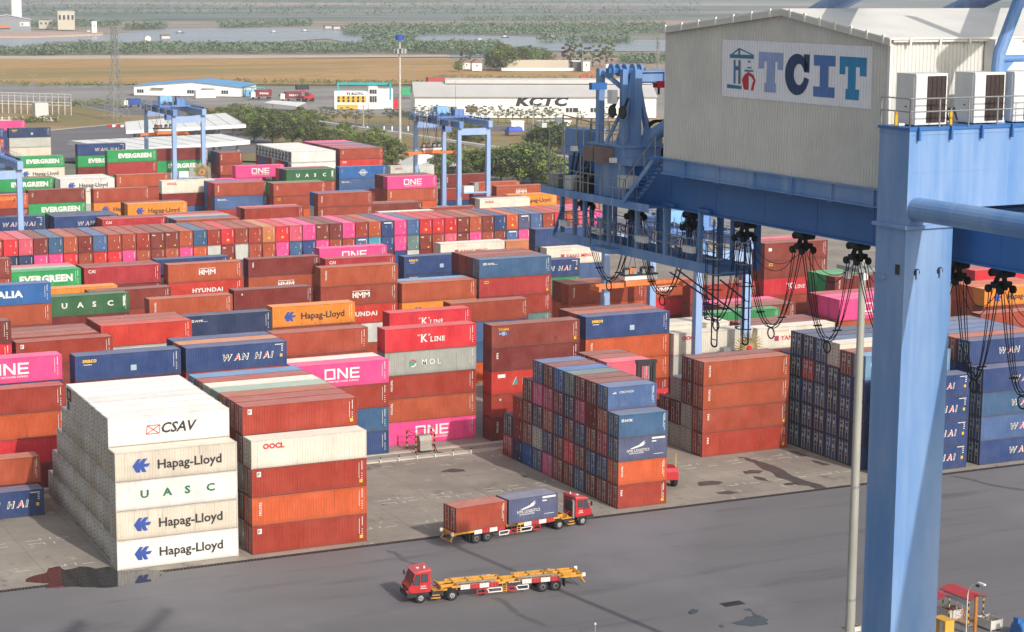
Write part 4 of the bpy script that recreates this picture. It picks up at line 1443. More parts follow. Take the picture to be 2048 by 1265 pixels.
# machinery house
HX0, HX1, HY0, HY1, HZ0, HZE, HRY, HZR = 2.0, 16.0, 3.85, 20.95, 48.0, 54.35, 11.2, 55.35
b = MB()
n = 86
pitch = (HY1 - HY0) / n
def ztop(y):
    return HZE + (HZR - HZE) * ((y - HY0) / (HRY - HY0) if y < HRY else (HY1 - y) / (HY1 - HRY))
vs, fs = [], []
prof = []
for i in range(n):
    for f_, d in ((0, 0), (.35, 0), (.5, -.04), (.85, -.04)):
        prof.append((HY1 - (i + f_) * pitch, d))
prof.append((HY0, 0))
for y, d in prof:
    vs += [(HX0 - d, y, HZ0), (HX0 - d, y, ztop(y))]
for i in range(len(prof) - 1):
    fs.append((2 * i, 2 * i + 2, 2 * i + 3, 2 * i + 1))
b.raw(vs, fs, M_CLAD)
corr(b, (HX0, HY0, 0), X_, HX1 - HX0, HZ0, HZE, -Y_, M_CLAD, .2, .04)
b.face([(HX1, HY0, HZ0), (HX1, HY1, HZ0), (HX1, HY1, HZE), (HX1, HRY, HZR), (HX1, HY0, HZE)], M_CLAD)
b.face([(HX1, HY1, HZ0), (HX0, HY1, HZ0), (HX0, HY1, HZE), (HX1, HY1, HZE)], M_CLAD)
b.face([(HX0, HY0, HZ0), (HX0, HY1, HZ0), (HX1, HY1, HZ0), (HX1, HY0, HZ0)], M_DARK)
b.box(HX0 - .03, HX0 + .12, HY0 - .05, HY0 + .1, HZ0, HZE, M_CLADR)
HOUSE = b.build('machinery_house', CR)
b = MB()
for y0, z0, y1, z1 in ((HY0 - .25, HZE - .02, HRY, HZR + .06), (HY1 + .25, HZE - .02, HRY, HZR + .06)):
    q = [(HX0 - .25, y0, z0), (HX1 + .25, y0, z0), (HX1 + .25, y1, z1), (HX0 - .25, y1, z1)]
    b.face(q, M_CLADR)
    q2 = [(x, y, z - .07) for x, y, z in q]
    b.face(q2[::-1], M_CLADR)
    for i in range(4):
        j = (i + 1) % 4
        b.face([q2[i], q2[j], q[j], q[i]], M_CLADR)
    # verge trim and brackets
    b.bar((HX0 - .2, y0, z0 - .16), (HX0 - .2, y1, z1 - .16), .07, M_CLAD, .3)
    for k in range(7):
        f_ = (k + .4) / 7
        yy, zz = y0 + (y1 - y0) * f_, z0 + (z1 - z0) * f_
        b.box(HX0 - .28, HX0 - .2, yy - .06, yy + .06, zz - .3, zz + .07, M_CLADR)
for k in range(9):
    x = HX0 + .8 + k * 1.6
    b.box(x, x + .08, HY0 - .3, HY0 - .22, HZE - .32, HZE - .02, M_CLADR)
b.box(HX0, HX1, HY0 - .2, HY0 - .06, HZE - .2, HZE - .1, M_CLAD)
b.build('roof', HOUSE)
# painted sign on the gable
SG = [mat('sign_panel_white', '#ecebef', .6, vary=.06), mat('letter_lavender', '#93a4cf', .6, vary=.12), mat('letter_navy', '#1d3a66', .6, vary=.12), mat('letter_blue', '#4d74b4', .6, vary=.12), mat('letter_teal', '#2385b6', .6, vary=.12), mat('letter_slate', '#3c7595', .6, vary=.12), mat('letter_red', '#c31f2a', .6, vary=.1)]
for sm_ in SG:
    nt = sm_.node_tree
    tc = nt.nodes.new('ShaderNodeTexCoord')
    wv = N(nt, 'ShaderNodeTexWave', Scale=1.0)
    wv.bands_direction = 'Y'
    wv.inputs['Scale'].default_value = 2 * math.pi / (20 * pitch * .88)
    nt.links.new(tc.outputs['Object'], wv.inputs['Vector'])
    bp = N(nt, 'ShaderNodeBump', Strength=.8, Distance=.03)
    nt.links.new(wv.outputs['Fac'], bp.inputs['Height'])
    nt.links.new(bp.outputs[0], nt.nodes['Principled BSDF'].inputs['Normal'])
b = MB()
def sg(pts, m, x):
    out = []
    for a, c in pts:
        q = cx(1340 + a / 4.452, c / 4.452, 2.0)
        out.append((x, q.y, q.z))
    b.face(out, m)
sg([(463, 858), (1790, 975), (1805, 415), (470, 352)], SG[0], 1.99)
def S2(ps, m):
    for p_ in ps:
        sg(p_[::-1], m, 1.978)
S2([[(795, 462), (1012, 475), (1010, 555), (793, 548)], [(793, 548), (840, 550), (838, 612), (790, 612)], [(963, 553), (1010, 555), (1006, 628), (960, 622)], [(865, 550), (938, 553), (935, 745), (860, 740)], [(845, 738), (947, 745), (945, 828), (842, 820)]], SG[1])
cc = []
for i in range(25):
    a = R(14 + i * (332 / 24))
    cc.append(((1135 + 108 * math.cos(a), 665 + 185 * math.sin(a)), (1152 + 46 * math.cos(a), 665 + 95 * math.sin(a))))
S2([[cc[i][0], cc[i + 1][0], cc[i + 1][1], cc[i][1]] for i in range(24)], SG[2])
S2([[(1195, 485), (1247, 488), (1242, 650), (1197, 645)]], SG[2])
S2([[(1285, 490), (1477, 500), (1475, 595), (1285, 585)], [(1340, 588), (1415, 592), (1410, 780), (1335, 772)], [(1278, 770), (1468, 782), (1465, 875), (1278, 860)]], SG[3])
S2([[(1515, 503), (1755, 517), (1752, 605), (1514, 592)], [(1514, 592), (1565, 595), (1562, 665), (1512, 662)], [(1695, 602), (1752, 605), (1750, 685), (1692, 678)], [(1590, 596), (1660, 600), (1655, 800), (1585, 795)], [(1567, 793), (1688, 802), (1683, 897), (1563, 885)]], SG[4])
S2([[(535, 485), (750, 492), (748, 527), (537, 517)], [(612, 430), (630, 430), (628, 490), (612, 490)], [(614, 432), (625, 440), (560, 488), (545, 486)], [(618, 440), (628, 432), (748, 490), (730, 492)], [(570, 535), (588, 535), (586, 748), (568, 745)], [(612, 537), (632, 537), (630, 750), (610, 748)], [(588, 590), (612, 592), (612, 628), (588, 626)], [(510, 750), (640, 768), (640, 795), (512, 785)],
    [(698, 540), (718, 540), (718, 560), (698, 558)], [(690, 598), (728, 600), (728, 612), (690, 610)], [(668, 622), (745, 628), (743, 642), (668, 640)]], SG[5])
S2([[(705, 640), (665, 668), (643, 712), (660, 798), (700, 803), (702, 670)], [(705, 645), (745, 670), (765, 720), (750, 725), (728, 690), (704, 672)], [(765, 720), (742, 810), (722, 808), (742, 725)]], SG[6])
b.build('sign', HOUSE)
# exhaust hood on the front wall
p, q = cy(1965, 165, HY0), cy(2032, 78, HY0)
b = MB()
b.prism_y([(p.x, p.z), (q.x, p.z), (q.x, q.z - .5), (q.x - .15, q.z - .15), (q.x - .5, q.z), (p.x, q.z)], HY0 - .7, HY0 - .03, M_ACW)
b.build('exhaust_hood', HOUSE)
# base frame under the house
b = MB()
for x0 in (2.0, 15.7):
    b.box(x0, x0 + .02, HY0, HY1, 47.26, 47.94, C_BLUE)
    b.box(x0 - .13, x0 + .17, HY0, HY1, 47.2, 47.26, C_BLUE)
    b.box(x0 - .13, x0 + .17, HY0, HY1, 47.94, 47.995, C_BLUE)
    y = HY0 + .6
    while y < HY1:
        b.box(x0 - .12, x0, y, y + .05, 47.262, 47.938, C_BLUE)
        b.box(x0 - .22, x0 + .2, y - .15, y + .2, 47.14, 47.196, C_SHADED)
        y += 2.9
for y in (4.6, 9, 13.5, 18, 20.6):
    b.box(2.02, 15.7, y, y + .3, 47.3, 47.9, C_SHADED)
b.build('house_base_frame', CR)
# upper deck at the landside end of the girder
b = MB()
b.box(1.9, 3.08, 22.0, 32.8, 45.35, 45.45, C_SHADED)
b.box(1.84, 1.9, 22.0, 32.8, 45.15, 45.55, C_BLUE)
b.box(1.84, 3.08, 32.8, 32.86, 45.15, 45.55, C_BLUE)
b.box(3.08, 13, 32.3, 33.0, 45.35, 45.45, C_SHADED)
railing(b, [(1.87, 24.2, 45.5), (1.87, 32.8, 45.5), (3.08, 32.8, 45.5)], 1.1, 1.25, .03)
railing(b, [(3.1, 32.95, 45.5), (13, 32.95, 45.5)], 1.1, 1.6, .03)
b.build('upper_deck', CR)
b = MB()
b.box(2.4, 4.7, 25.3, 28.6, 47.2, 48.1, C_BLUE)
b.box(2.3, 4.8, 25.2, 28.7, 48.1, 48.2, C_BLUE)
b.box(2.55, 3.19, 25.4, 28.4, 45.46, 47.19, C_BLUE)
b.box(2.45, 4.6, 24.6, 25.29, 47.22, 47.6, C_BLUE)
b.build('tower_base', CR)
b = MB()
b.tube([(4.9, 24.2, 47.55), (9.5, 24.2, 47.55)], .42, M_STEEL, 14)
b.box(4.9, 8.4, 25.2, 28, 47.2, 48.0, M_DARK)
b.build('winch_drum', CR)
for y in (26.2, 27.25):
    b = MB()
    b.box(1.75, 2.38, y, y + .95, 47.28, 48.05, M_BROWNBOX)
    b.build('switch_cabinet', CR)
b = MB()
for (x, y, w) in ((2.55, 27.9, .34), (3.05, 26.4, .3), (3.5, 25.9, .42), (4.35, 27.8, .34)):
    b.bar((x, y, 48.2), (x, y, 52.05), w, C_BLUE)
for p_, q_, w in (((2.6, 27.8, 51.9), (3.45, 26.0, 50.6), .2), ((3.1, 26.5, 48.3), (3.4, 26.1, 51.9), .16), ((2.7, 27.4, 48.3), (3.3, 26.2, 50.8), .14), ((3.6, 25.95, 51.5), (4.5, 26.2, 48.3), .22), ((4.4, 27.6, 51.7), (5.3, 27.2, 48.3), .24), ((3.0, 27.0, 48.2), (3.5, 26.4, 50.2), .14)):
    b.bar(p_, q_, w, C_BLUE)
for x in (2.6, 3.0, 3.4, 3.9, 4.3):
    b.disc((x, 26.9, 52.0), 'x', .34, .12, C_BLUE, 14)
b.box(2.35, 4.6, 26.75, 27.05, 51.85, 52.1, C_SHADED)
b.box(1.5, 2.4, 27.0, 27.3, 51.0, 51.35, C_SHADED)
b.build('tower_frame', CR)
b = MB()
for y in (25.9, 27.6):
    b.box(3.72, 14, y, y + .3, 51.35, 51.42, C_BLUE)
    b.box(3.72, 14, y, y + .3, 51.9, 51.97, C_BLUE)
    b.box(3.72, 14, y + .13, y + .17, 51.42, 51.9, C_BLUE)
    for x in (5.2, 7.4, 9.6):
        b.box(x, x + .04, y + .01, y + .29, 51.42, 51.9, C_BLUE)
b.bar((13.6, 26.8, 48.1), (13.6, 26.8, 51.9), .4, C_BLUE)
b.build('service_jib', CR)
b = MB()
p = cy(1322, 170, 26.0)
b.box(p.x - .3, p.x + .3, 25.8, 26.3, p.z - .15, p.z + .2, T_RED)
b.tube([(p.x - .1, 26.05, p.z - .15), (p.x - .1, 26.05, p.z - .5)], .06, M_DARK, 6)
b.tube([(p.x, 26.05, p.z + .2), (p.x, 26.05, 51.4)], .04, M_DARK, 6)
b.build('chain_hoist', CR)
b = MB()
b.tube([(3.9, 26.0, 48.25), (6.6, 25.2, 50.1), (9.5, 24.5, 52)], .34, C_BLUE, 14)
b.prism_y([(3.7, 48.15), (5.1, 48.15), (3.9, 49.1)], 25.6, 25.7, C_BLUE)
b.build('brace_tube', CR)
b = MB()
for k in range(3):
    c0 = Vector((5.2 + .15 * k, 26.6, 48.6))
    b.tube([c0 + Vector((math.cos(t) * (.75 + .1 * k), 0, math.sin(t) * .75)) for t in [i * math.pi / 9 for i in range(10)]], .07, M_CABLE, 6)
b.box(4.75, 5.35, 26.2, 26.6, 48.2, 48.9, M_ACW)
b.box(5.4, 5.9, 26.2, 26.5, 48.5, 49.0, M_BROWNBOX)
b.build('hydraulic_unit', CR)
# stair from the upper deck to the house floor
b = MB()
p0, p1 = Vector((1.9, 24.2, 45.5)), Vector((1.9, 21.3, 48.0))
for x in (1.75, 2.55):
    o_ = Vector((x - 1.9, 0, 0))
    b.bar(p0 + o_, p1 + o_, .06, C_BLUE, .22)
    b.tube([p0 + o_ + Z_, p1 + o_ + Z_], .03, M_RAIL, 5)
    for k in range(4):
        c = p0.lerp(p1, k / 3) + o_
        b.tube([c, c + Z_], .028, M_RAIL, 5)
for k in range(11):
    c = p0.lerp(p1, (k + .5) / 11)
    b.box(1.76, 2.54, c.y - .13, c.y + .13, c.z - .02, c.z + .02, C_SHADED)
b.box(1.4, 2.6, 20.98, 21.5, 47.9, 48.0, C_SHADED)
b.build('stair', CR)
# winches and boxes on the upper deck
for y, z, w, m_ in ((31.6, 45.5, 1.0, M_STEEL), (30.2, 45.5, .7, M_ACW), (29.3, 45.5, .5, M_DARK), (24.6, 46.1, .9, M_ACW), (28.6, 45.5, .6, M_DARK)):
    b = MB()
    b.box(2.2, 2.9, y, y + w, z, z + rnd.uniform(.6, 1.1), m_)
    b.build('deck_box', CR)
b = MB()
b.box(3.2, 5, 29.2, 33, 47.2, 47.6, C_BLUE)
b.box(3.4, 4.6, 31.2, 32.9, 47.6, 48.6, C_BLUE)
for k in range(5):
    b.tube([(3.0, 29.5 + .5 * k, 45.5), (2.9, 29.7 + .4 * k, 46.6), (3.1, 29.4 + .5 * k, 47.4)], .06, M_DARK, 6)
for y in (33, 31.5, 30):
    b.tube([(3.3, y, 47.6), (3.3, y, 49.3)], .05, M_RAIL, 6)
b.tube([(3.3, 33, 49.3), (3.3, 30, 49.1)], .04, M_RAIL, 6)
b.build('deck_winch', CR)
# small fittings of the landside end: lamps, conduits, ladder, hand gear
for k, (y, z0, z1) in enumerate(((32.2, 45.5, 48.6), (30.6, 45.5, 49.0), (28.9, 45.5, 47.6), (25.0, 45.5, 47.3))):
    b = MB()
    b.tube([(2.0, y, z0), (2.0, y, z1), (1.7, y, z1 + .25)], .04, M_RAIL, 6)
    b.box(1.45, 1.75, y - .14, y + .14, z1 + .12, z1 + .36, M_ACW)
    b.build('deck_lamp', CR)
for k in range(5):
    b = MB()
    z = 46.0 + .12 * k
    b.tube([(3.14, 31.5 - .2 * k, z), (3.14, 25.3, z)], .035, (M_CABLE, M_STEEL)[k % 2], 5)
    b.build('conduit', CR)
b = MB()
for x in (2.2, 2.65):
    b.tube([(x, 28.95, 45.5), (x, 28.95, 48.9)], .035, M_RAIL, 6)
for k in range(10):
    b.tube([(2.2, 28.95, 45.8 + .33 * k), (2.65, 28.95, 45.8 + .33 * k)], .022, M_RAIL, 5)
b.build('access_ladder', CR)
for y in (26.6, 25.6):
    b = MB()
    b.disc((2.5, y, 49.9), 'x', .34, .14, M_DARK, 14)
    b.bar((2.5, y, 49.9), (2.95, y + .2, 50.6), .1, M_DARK)
    b.build('rope_sheave', CR)
b = MB()
b.box(2.28, 2.62, 26.3, 26.75, 50.3, 51.0, M_ACW)
b.tube([(2.5, 26.5, 50.3), (2.5, 26.5, 49.9), (2.7, 26.5, 49.7)], .06, M_CABLE, 6)
b.build('limit_switch', CR)
b = MB()
railing(b, [(2.4, 25.3, 48.2), (2.4, 28.6, 48.2), (4.7, 28.6, 48.2)], 1.0, 1.1, .028)
b.build('tower_railing', CR)
# maintenance walkway hung below the girder
b = MB()
b.box(3.0, 3.06, 17.4, 32.7, 42.45, 42.95, C_BLUE)
b.box(4.9, 4.96, 17.4, 32.7, 42.45, 42.95, C_BLUE)
b.box(3.06, 4.9, 17.4, 32.7, 42.6, 42.66, C_BLUE)
for k in range(11):
    b.box(3.06, 4.9, 17.5 + k * 1.4, 17.65 + k * 1.4, 42.46, 42.58, C_SHADED)
b.box(2.3, 3.0, 26.4, 28.3, 42.5, 42.75, C_BLUE)
b.prism_x([(32.7, 42.5), (33.6, 42.5), (33.6, 42.8), (32.7, 42.95)], 3.0, 3.06, C_BLUE)
b.bar((3.03, 33.4, 42.7), (3.03, 32.5, 44.3), .14, C_SHADED)
b.build('hanging_walkway', CR)
for y in (32.7, 31.35, 30.29, 27.77, 25.02, 22.34, 19.24):
    b = MB()
    b.bar((3.14, y, 42.46), (3.14, y, 45.55), .2, C_BLUE)
    if y < 23:
        b.box(2.95, 3.3, y - 1.0, y + .1, 45.45, 45.62, C_SHADED)
    b.build('hanger', CR)
    b = MB()
    b.bar((4.85, y - .3, 42.46), (4.85, y - .3, 45.35), .18, C_BLUE)
    b.build('hanger', CR)
for y in (17.6, 20.8, 23.6, 26.4, 29.2):
    b = MB()
    b.box(5.35, 5.6, y, y + .25, 42.6, 45.4, C_SHADED)
    b.build('inner_hanger', CR)
b = MB()
railing(b, [(3.02, 17.5, 42.9), (3.02, 32.6, 42.9), (4.9, 32.6, 42.9)], 1.15, 1.35, .03, rails=(1, .6))
railing(b, [(4.9, 17.5, 42.9), (4.9, 32.6, 42.9)], 1.15, 2.2, .03)
railing(b, [(3.0, 28.3, 42.8), (2.32, 28.3, 42.8), (2.32, 26.4, 42.8), (3.0, 26.4, 42.8)], 1.3, .9, .03)
b.build('walkway_railing', CR)
for u_, v_ in ((1128, 447), (1194, 462), (1283, 479), (1377, 499)):
    p = cx(u_, v_, 2.8)
    b = MB()
    for k in range(3):
        b.box(2.7, 2.95, p.y - .42 + .29 * k, p.y - .17 + .29 * k, p.z - .16, p.z + .16, M_ACW)
    b.build('junction_box', CR)
# ladders below the walkway, with a safety cage
def ladder(y, z0, z1, x=3.0, cage=None, m=None):
    m = m or mat('ladder_navy', '#1b2f52', .6, vary=.2)
    b = MB()
    for k in (-.24, .24):
        b.tube([(x, y + k, z0), (x, y + k, z1)], .035, m, 6)
    z = z0 + .2
    while z < z1 - .1:
        b.tube([(x, y - .24, z), (x, y + .24, z)], .025, m, 5)
        z += .9
    b.tube([(x, y + .24 * math.cos(t), z0 - .15 * math.sin(t)) for t in [i * math.pi / 6 for i in range(7)]], .045, m, 6)
    if cage:
        for k in range(cage[2]):
            zz = cage[0] + (cage[1] - cage[0]) * k / (cage[2] - 1)
            b.tube([(x - .5 * math.sin(t), y + .5 * math.cos(t), zz) for t in [i * math.pi / 8 for i in range(9)]], .03, M_RAIL if zz > 42.5 else m, 5)
        for t in (.4, .8, 1.2):
            tt = t * math.pi / 1.6
            b.tube([(x - .5 * math.sin(tt), y + .5 * math.cos(tt), cage[0]), (x - .5 * math.sin(tt), y + .5 * math.cos(tt), cage[1])], .025, m, 5)
    b.build('ladder', CR)
p = cx(1428, 688, 2.95)
ladder(p.y, p.z, 45.2, 2.95, (40.4, 44.1, 6))
p = cx(1490, 684, 4.1)
ladder(p.y, p.z, 44.3, 4.1, (40.0, 44.2, 5))
b = MB()
for p_, q_ in (((1340, 545), (1420, 600)), ((1355, 540), (1490, 640)), ((1440, 560), (1490, 600))):
    a_, c_ = cx(*p_, 3.2), cx(*q_, 3.2)
    b.bar(a_, c_, .06, mat('ladder_navy', '#1b2f52', .6))
b.build('ladder_brace', CR)
# festoon: trolleys under the girder with cable loops between them
fu = [(1170, 412), (1272, 428), (1385, 446), (1490, 462), (1607, 486), (1716, 508), (1913, 541), (2003, 563), (2110, 590)]
fy = [cx(u_, v_, 4.1).y for u_, v_ in fu]
fbot = [(1214, 560), (1333, 592), (1436, 640), (1553, 657), (1664, 684), (1800, 730), (1955, 760), (2042, 790)]
flab = ['at the far end under the walkway', 'under the middle of the walkway', 'beside the caged ladder', 'just left of the hanging ladder', 'between ladder and blue leg', 'right beside the blue leg', 'half hidden behind the blue leg', 'right of the blue leg', 'at the right edge']
for i, y in enumerate(fy):
    root = empty('festoon_trolley', (CO + cxv * 4.1 + cyv * y + Z_ * 45.3), -A0)
    tag(root, 'black cable trolley with loops under the crane girder, ' + flab[i], 'cable trolley', 'festoon trolleys under the crane girder')
    b = MB()
    b.box(-.35, .35, -.28, .28, -.35, -.02, M_DARK)
    for s_ in (-1, 1):
        b.disc((0, s_ * .3, -.3), 'x', .16, .7, M_CABLE, 12)
        b.disc((-.36, s_ * .36, -.95), 'x', .17, .16, M_CABLE, 12)
        b.disc((.3, s_ * .36, -.95), 'x', .17, .16, M_CABLE, 12)
        b.bar((0, s_ * .12, -.3), (-.1, s_ * .36, -.95), .16, M_CABLE)
    b.box(-.4, .4, -.2, .2, -.9, -.66, M_CABLE)
    b.build('trolley', root)
    if i < len(fy) - 1:
        d = fy[i + 1] - y
        zb = cx(*fbot[i], 4.1).z - 45.3
        for k, (ox, dz, rr) in enumerate(((-.32, 0, .024), (-.18, .12, .02), (.08, -.05, .024), (.24, .1, .02), (-.1, .55 * -zb, .016), (.25, .62 * -zb, .015))):
            pts = []
            y0_, y1_ = (-.36, d + .36)
            for j in range(17):
                t = j / 16
                yy = y0_ + (y1_ - y0_) * t
                sag = 1 - abs(2 * t - 1) ** 2.3
                pts.append((ox * (1 - .6 * sag), yy, -1.0 + (zb + 1.0 + dz) * sag))
            b = MB()
            b.tube(pts, rr, M_CABLE, 6)
            b.build('cable', root)
        b = MB()
        yc = (y0_ + y1_) / 2
        b.tube([(0, yc + .26 * math.cos(t), zb - .3 + .26 * math.sin(t)) for t in [q * math.pi / 7 for q in range(15)]], .035, M_CABLE, 6)
        b.build('loop_ring', root)
        for f_ in (.28, .72):
            b = MB()
            yy = y0_ + (y1_ - y0_) * f_
            sag = 1 - abs(2 * f_ - 1) ** 2.3
            zz = -1 + (zb + 1) * sag
            b.box(-.22, .18, yy - .08, yy + .08, zz - .025, zz + .025, M_CABLE)
            b.build('cable_clamp', root)
# crane and trolleys shrunk towards the camera, moving most of their shadow off-screen
KS = 0.88
CRZ = CAM.z * (1 - KS)
done_ = set()
def shrink_parts(root):
    for q in root.children_recursive:
        q.location = q.location * KS
        if q.data and q.data.name not in done_:
            done_.add(q.data.name)
            q.data.transform(Matrix.Scale(KS, 4))
trolleys_ = [q for q in S.objects if q.name.startswith('festoon_trolley')]
for q in [CR] + trolleys_:
    shrink_parts(q)
    q.location = Vector((CAM.x + KS * (q.location.x - CAM.x), CAM.y + KS * (q.location.y - CAM.y), CRZ + KS * q.location.z))
# grey service mast behind the leg
b = MB()
b.tube([(0, 0, 0), (0, 0, 12), (0, 0, 35.8)], [.42, .36, .26], mat('mast_grey', '#a3a298', .6, .2, vary=.2, scale=.7, stretch=(1, 1, .15)), 16)
for z in (9.0, 18, 27):
    b.tube([(0, 0, z), (0, 0, z + .2)], .43 - z * .005, M_STEEL, 16)
MAST = b.build('floodlight_mast', None, (41.3, -61.5, 0))
tag(MAST, 'tall weathered grey mast rising just left of the blue crane leg', 'light mast')
b = MB()
b.box(-1.4, 1.4, -1.4, 1.4, 35.0, 35.3, M_STEEL)
for k in range(6):
    a = k * math.pi / 3
    b.box(math.cos(a) * 1.3 - .2, math.cos(a) * 1.3 + .2, math.sin(a) * 1.3 - .2, math.sin(a) * 1.3 + .2, 34.4, 35.0, M_ACW)
b.build('lamp_cluster', MAST)

# ---------------------------------------------------------------- rubber-tyred yard cranes
def yard_crane(x0, y0, span, wid, hgt, label, trolley_y, spread_z, reel=None, spx=0.0, sign=True, spl=12.2):
    root = empty('yard_gantry_crane', (x0, y0, 0))
    tag(root, label, 'gantry crane', 'yard gantry cranes over the container blocks')
    lw = .85
    for x in (0, wid):
        for y in (0, span):
            b = MB()
            v0, v1 = .52, .42
            vs = [(x - v0, y - v0, 1.9), (x + v0, y - v0, 1.9), (x + v0, y + v0, 1.9), (x - v0, y + v0, 1.9), (x - v1, y - v1, hgt), (x + v1, y - v1, hgt), (x + v1, y + v1, hgt), (x - v1, y + v1, hgt)]
            b.raw(vs, [(0, 3, 2, 1), (4, 5, 6, 7), (0, 1, 5, 4), (1, 2, 6, 5), (2, 3, 7, 6), (3, 0, 4, 7)], C_YARD)
            b.box(x - .5, x + .5, y - .5, y + .5, hgt - .12, hgt, C_YARD)
            b.build('leg', root)
    for y in (0, span):
        b = MB()
        b.box(-1.2, wid + 1.2, y - .55, y + .55, 1.0, 1.89, C_YARD)
        b.build('sill_beam', root)
        for x in (-.7, .6, wid - .6, wid + .7):
            b = MB()
            b.disc((x, y, .75), 'y', .75, .5, M_RUBBER, 18)
            b.disc((x, y, .75), 'y', .38, .53, M_STEEL, 14)
            b.build('wheel', root)
        b = MB()
        b.box(.44, wid - .44, y - .4, y + .4, hgt - 1.7, hgt - .2, C_YARD)
        b.build('tie_beam', root)
    for x in (0, wid):
        b = MB()
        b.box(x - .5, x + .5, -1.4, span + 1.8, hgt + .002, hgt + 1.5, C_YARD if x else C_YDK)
        b.box(x - .95, x - .5, -1.4, span + 1.8, hgt + 1.3, hgt + 1.36, C_YDK)
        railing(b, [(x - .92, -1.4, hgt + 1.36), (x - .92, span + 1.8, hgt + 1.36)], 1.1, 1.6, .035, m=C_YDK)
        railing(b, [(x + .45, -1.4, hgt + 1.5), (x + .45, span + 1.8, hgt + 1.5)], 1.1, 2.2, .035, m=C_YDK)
        b.build('girder', root)
    if sign:
        b = MB()
        b.box(-1.02, -.98, span * .62, span * .62 + 5.2, hgt + .15, hgt + 1.75, T_WHITE)
        b.text('TCIT', (-1.03, span * .62 + 4.6, hgt + .4), -Y_, Z_, 1.0, T_BLUE, bold=.05, wide=1.2)
        b.build('name_board', root)
        for y in (span * .9, span * .1, span * .35):
            b = MB()
            b.box(-1.02, -.98, y, y + 1.3, hgt + .1, hgt + 1.4, T_WHITE)
            b.box(-1.04, -1.021, y + .3, y + .5, hgt + .35, hgt + 1.1, T_BLUE)
            b.box(-1.04, -1.021, y + .75, y + 1.0, hgt + .35, hgt + 1.1, T_BLUE)
            b.build('number_plate', root)
    # trolley
    ty = trolley_y
    b = MB()
    b.box(-.6, wid + .6, ty - 2.6, ty + 2.6, hgt + 1.5, hgt + 1.9, C_YDK)
    railing(b, [(-.6, ty - 2.6, hgt + 1.9), (-.6, ty + 2.6, hgt + 1.9), (wid + .6, ty + 2.6, hgt + 1.9)], 1.1, 1.3, .04, m=C_YDK)
    b.box(.2, 3.2, ty - .6, ty + 1.8, hgt + 1.9, hgt + 4.0, mat('machine_sky_blue', '#7fb0d8', .5, vary=.15))
    b.box(4.0, 6.2, ty - 2.2, ty - .4, hgt + 1.9, hgt + 3.4, C_YDK)
    b.box(4.6, 5.6, ty + .4, ty + 1.8, hgt + 1.9, hgt + 3.8, M_BROWNBOX)
    for k in range(6):
        b.tube([(.6 + k * 1.1, ty - 2.3, hgt + 1.9), (.6 + k * 1.1, ty - 2.3, hgt + rnd.uniform(2.6, 4.2))], .08, C_YDK, 6)
    for k in range(4):
        b.disc((1 + 1.4 * k, ty - 1.6, hgt + 2.3), 'y', .4, .7, M_DARK, 12)
    for k in range(9):
        x_, y_ = rnd.uniform(0, wid), rnd.uniform(ty - 2.4, ty + 2.4)
        b.box(x_ - .3, x_ + .3, y_ - .3, y_ + .3, hgt + 1.905, hgt + rnd.uniform(2.3, 3.2), rnd.choice([M_DARK, M_STEEL, C_YDK, M_ACW]))
    b.build('trolley', root)
    b = MB()
    for k in range(14):
        yy = span * k / 13
        b.box(wid + .1, wid + .35, yy, yy + .5, hgt + 1.505, hgt + 1.9, M_DARK)
    b.tube([(wid + .3, 0, hgt + 1.75), (wid + .3, span, hgt + 1.75)], .12, M_CABLE, 6)
    b.tube([(-.8, -1.3, hgt + 2.9), (-.8, -1.3, hgt + 1.4)], .06, M_DARK, 6)
    b.build('cable_tray', root)
    b = MB()
    for q_ in (-.24, .24):
        b.tube([(wid + .55, q_, 2), (wid + .55, q_, hgt + 1.4)], .05, C_YDK, 5)
    for k in range(24):
        b.tube([(wid + .55, -.24, 2.4 + .85 * k), (wid + .55, .24, 2.4 + .85 * k)], .03, C_YDK, 4)
    b.build('leg_ladder', root)
    b = MB()
    b.box(.6, 2.2, ty - 4.2, ty - 2.4, hgt - 1.6, hgt + .9, C_YDK)
    b.box(.55, .6, ty - 4.0, ty - 2.6, hgt - 1.0, hgt + .5, M_DARK)
    b.build('driver_cab', root)
    c = wid / 2 + spx
    b = MB()
    for s_ in (-1, 1):
        for q in (-1, 1):
            b.tube([(c + s_ * 1.6, ty + q * .7, hgt + 1.5), (c + s_ * (1.2 + .5 * q), ty + q * .6, spread_z + 2.6)], .035, M_CABLE, 5)
            b.tube([(c + s_ * .4, ty + q * .7, hgt + 1.5), (c + s_ * 1.9, ty + q * .6, spread_z + 2.6)], .035, M_CABLE, 5)
    b.build('hoist_ropes', root)
    b = MB()
    b.box(c - 2.4, c + 2.4, ty - .75, ty + .75, spread_z + 1.2, spread_z + 1.75, M_ACW)
    b.box(c - 2.5, c + 2.5, ty - .85, ty + .85, spread_z + 1.75, spread_z + 1.95, M_DARK)
    for s_ in (-1.9, -.7, .7, 1.9):
        b.disc((c + s_, ty, spread_z + 2.4), 'y', .42, .5, M_DARK, 14)
        b.box(c + s_ - .3, c + s_ + .3, ty - .4, ty + .4, spread_z + 1.95, spread_z + 2.5, M_STEEL)
    b.box(c - 1.4, c - .4, ty - .3, ty + .3, spread_z + 1.95, spread_z + 2.7, M_ORNG)
    b.build('headblock', root)
    b = MB()
    h_ = spl / 2
    b.box(c - h_, c + h_, ty - .28, ty + .28, spread_z + .2, spread_z + .85, M_ORNG)
    b.box(c - 2.2, c + 2.2, ty - .7, ty + .7, spread_z + .4, spread_z + 1.15, M_ORNG)
    for s_ in (-1, 1):
        b.box(c + s_ * (h_ - .15) - .18, c + s_ * (h_ - .15) + .18, ty - 1.2, ty + 1.2, spread_z, spread_z + .6, M_ORNG)
    b.build('spreader', root)
    b = MB()
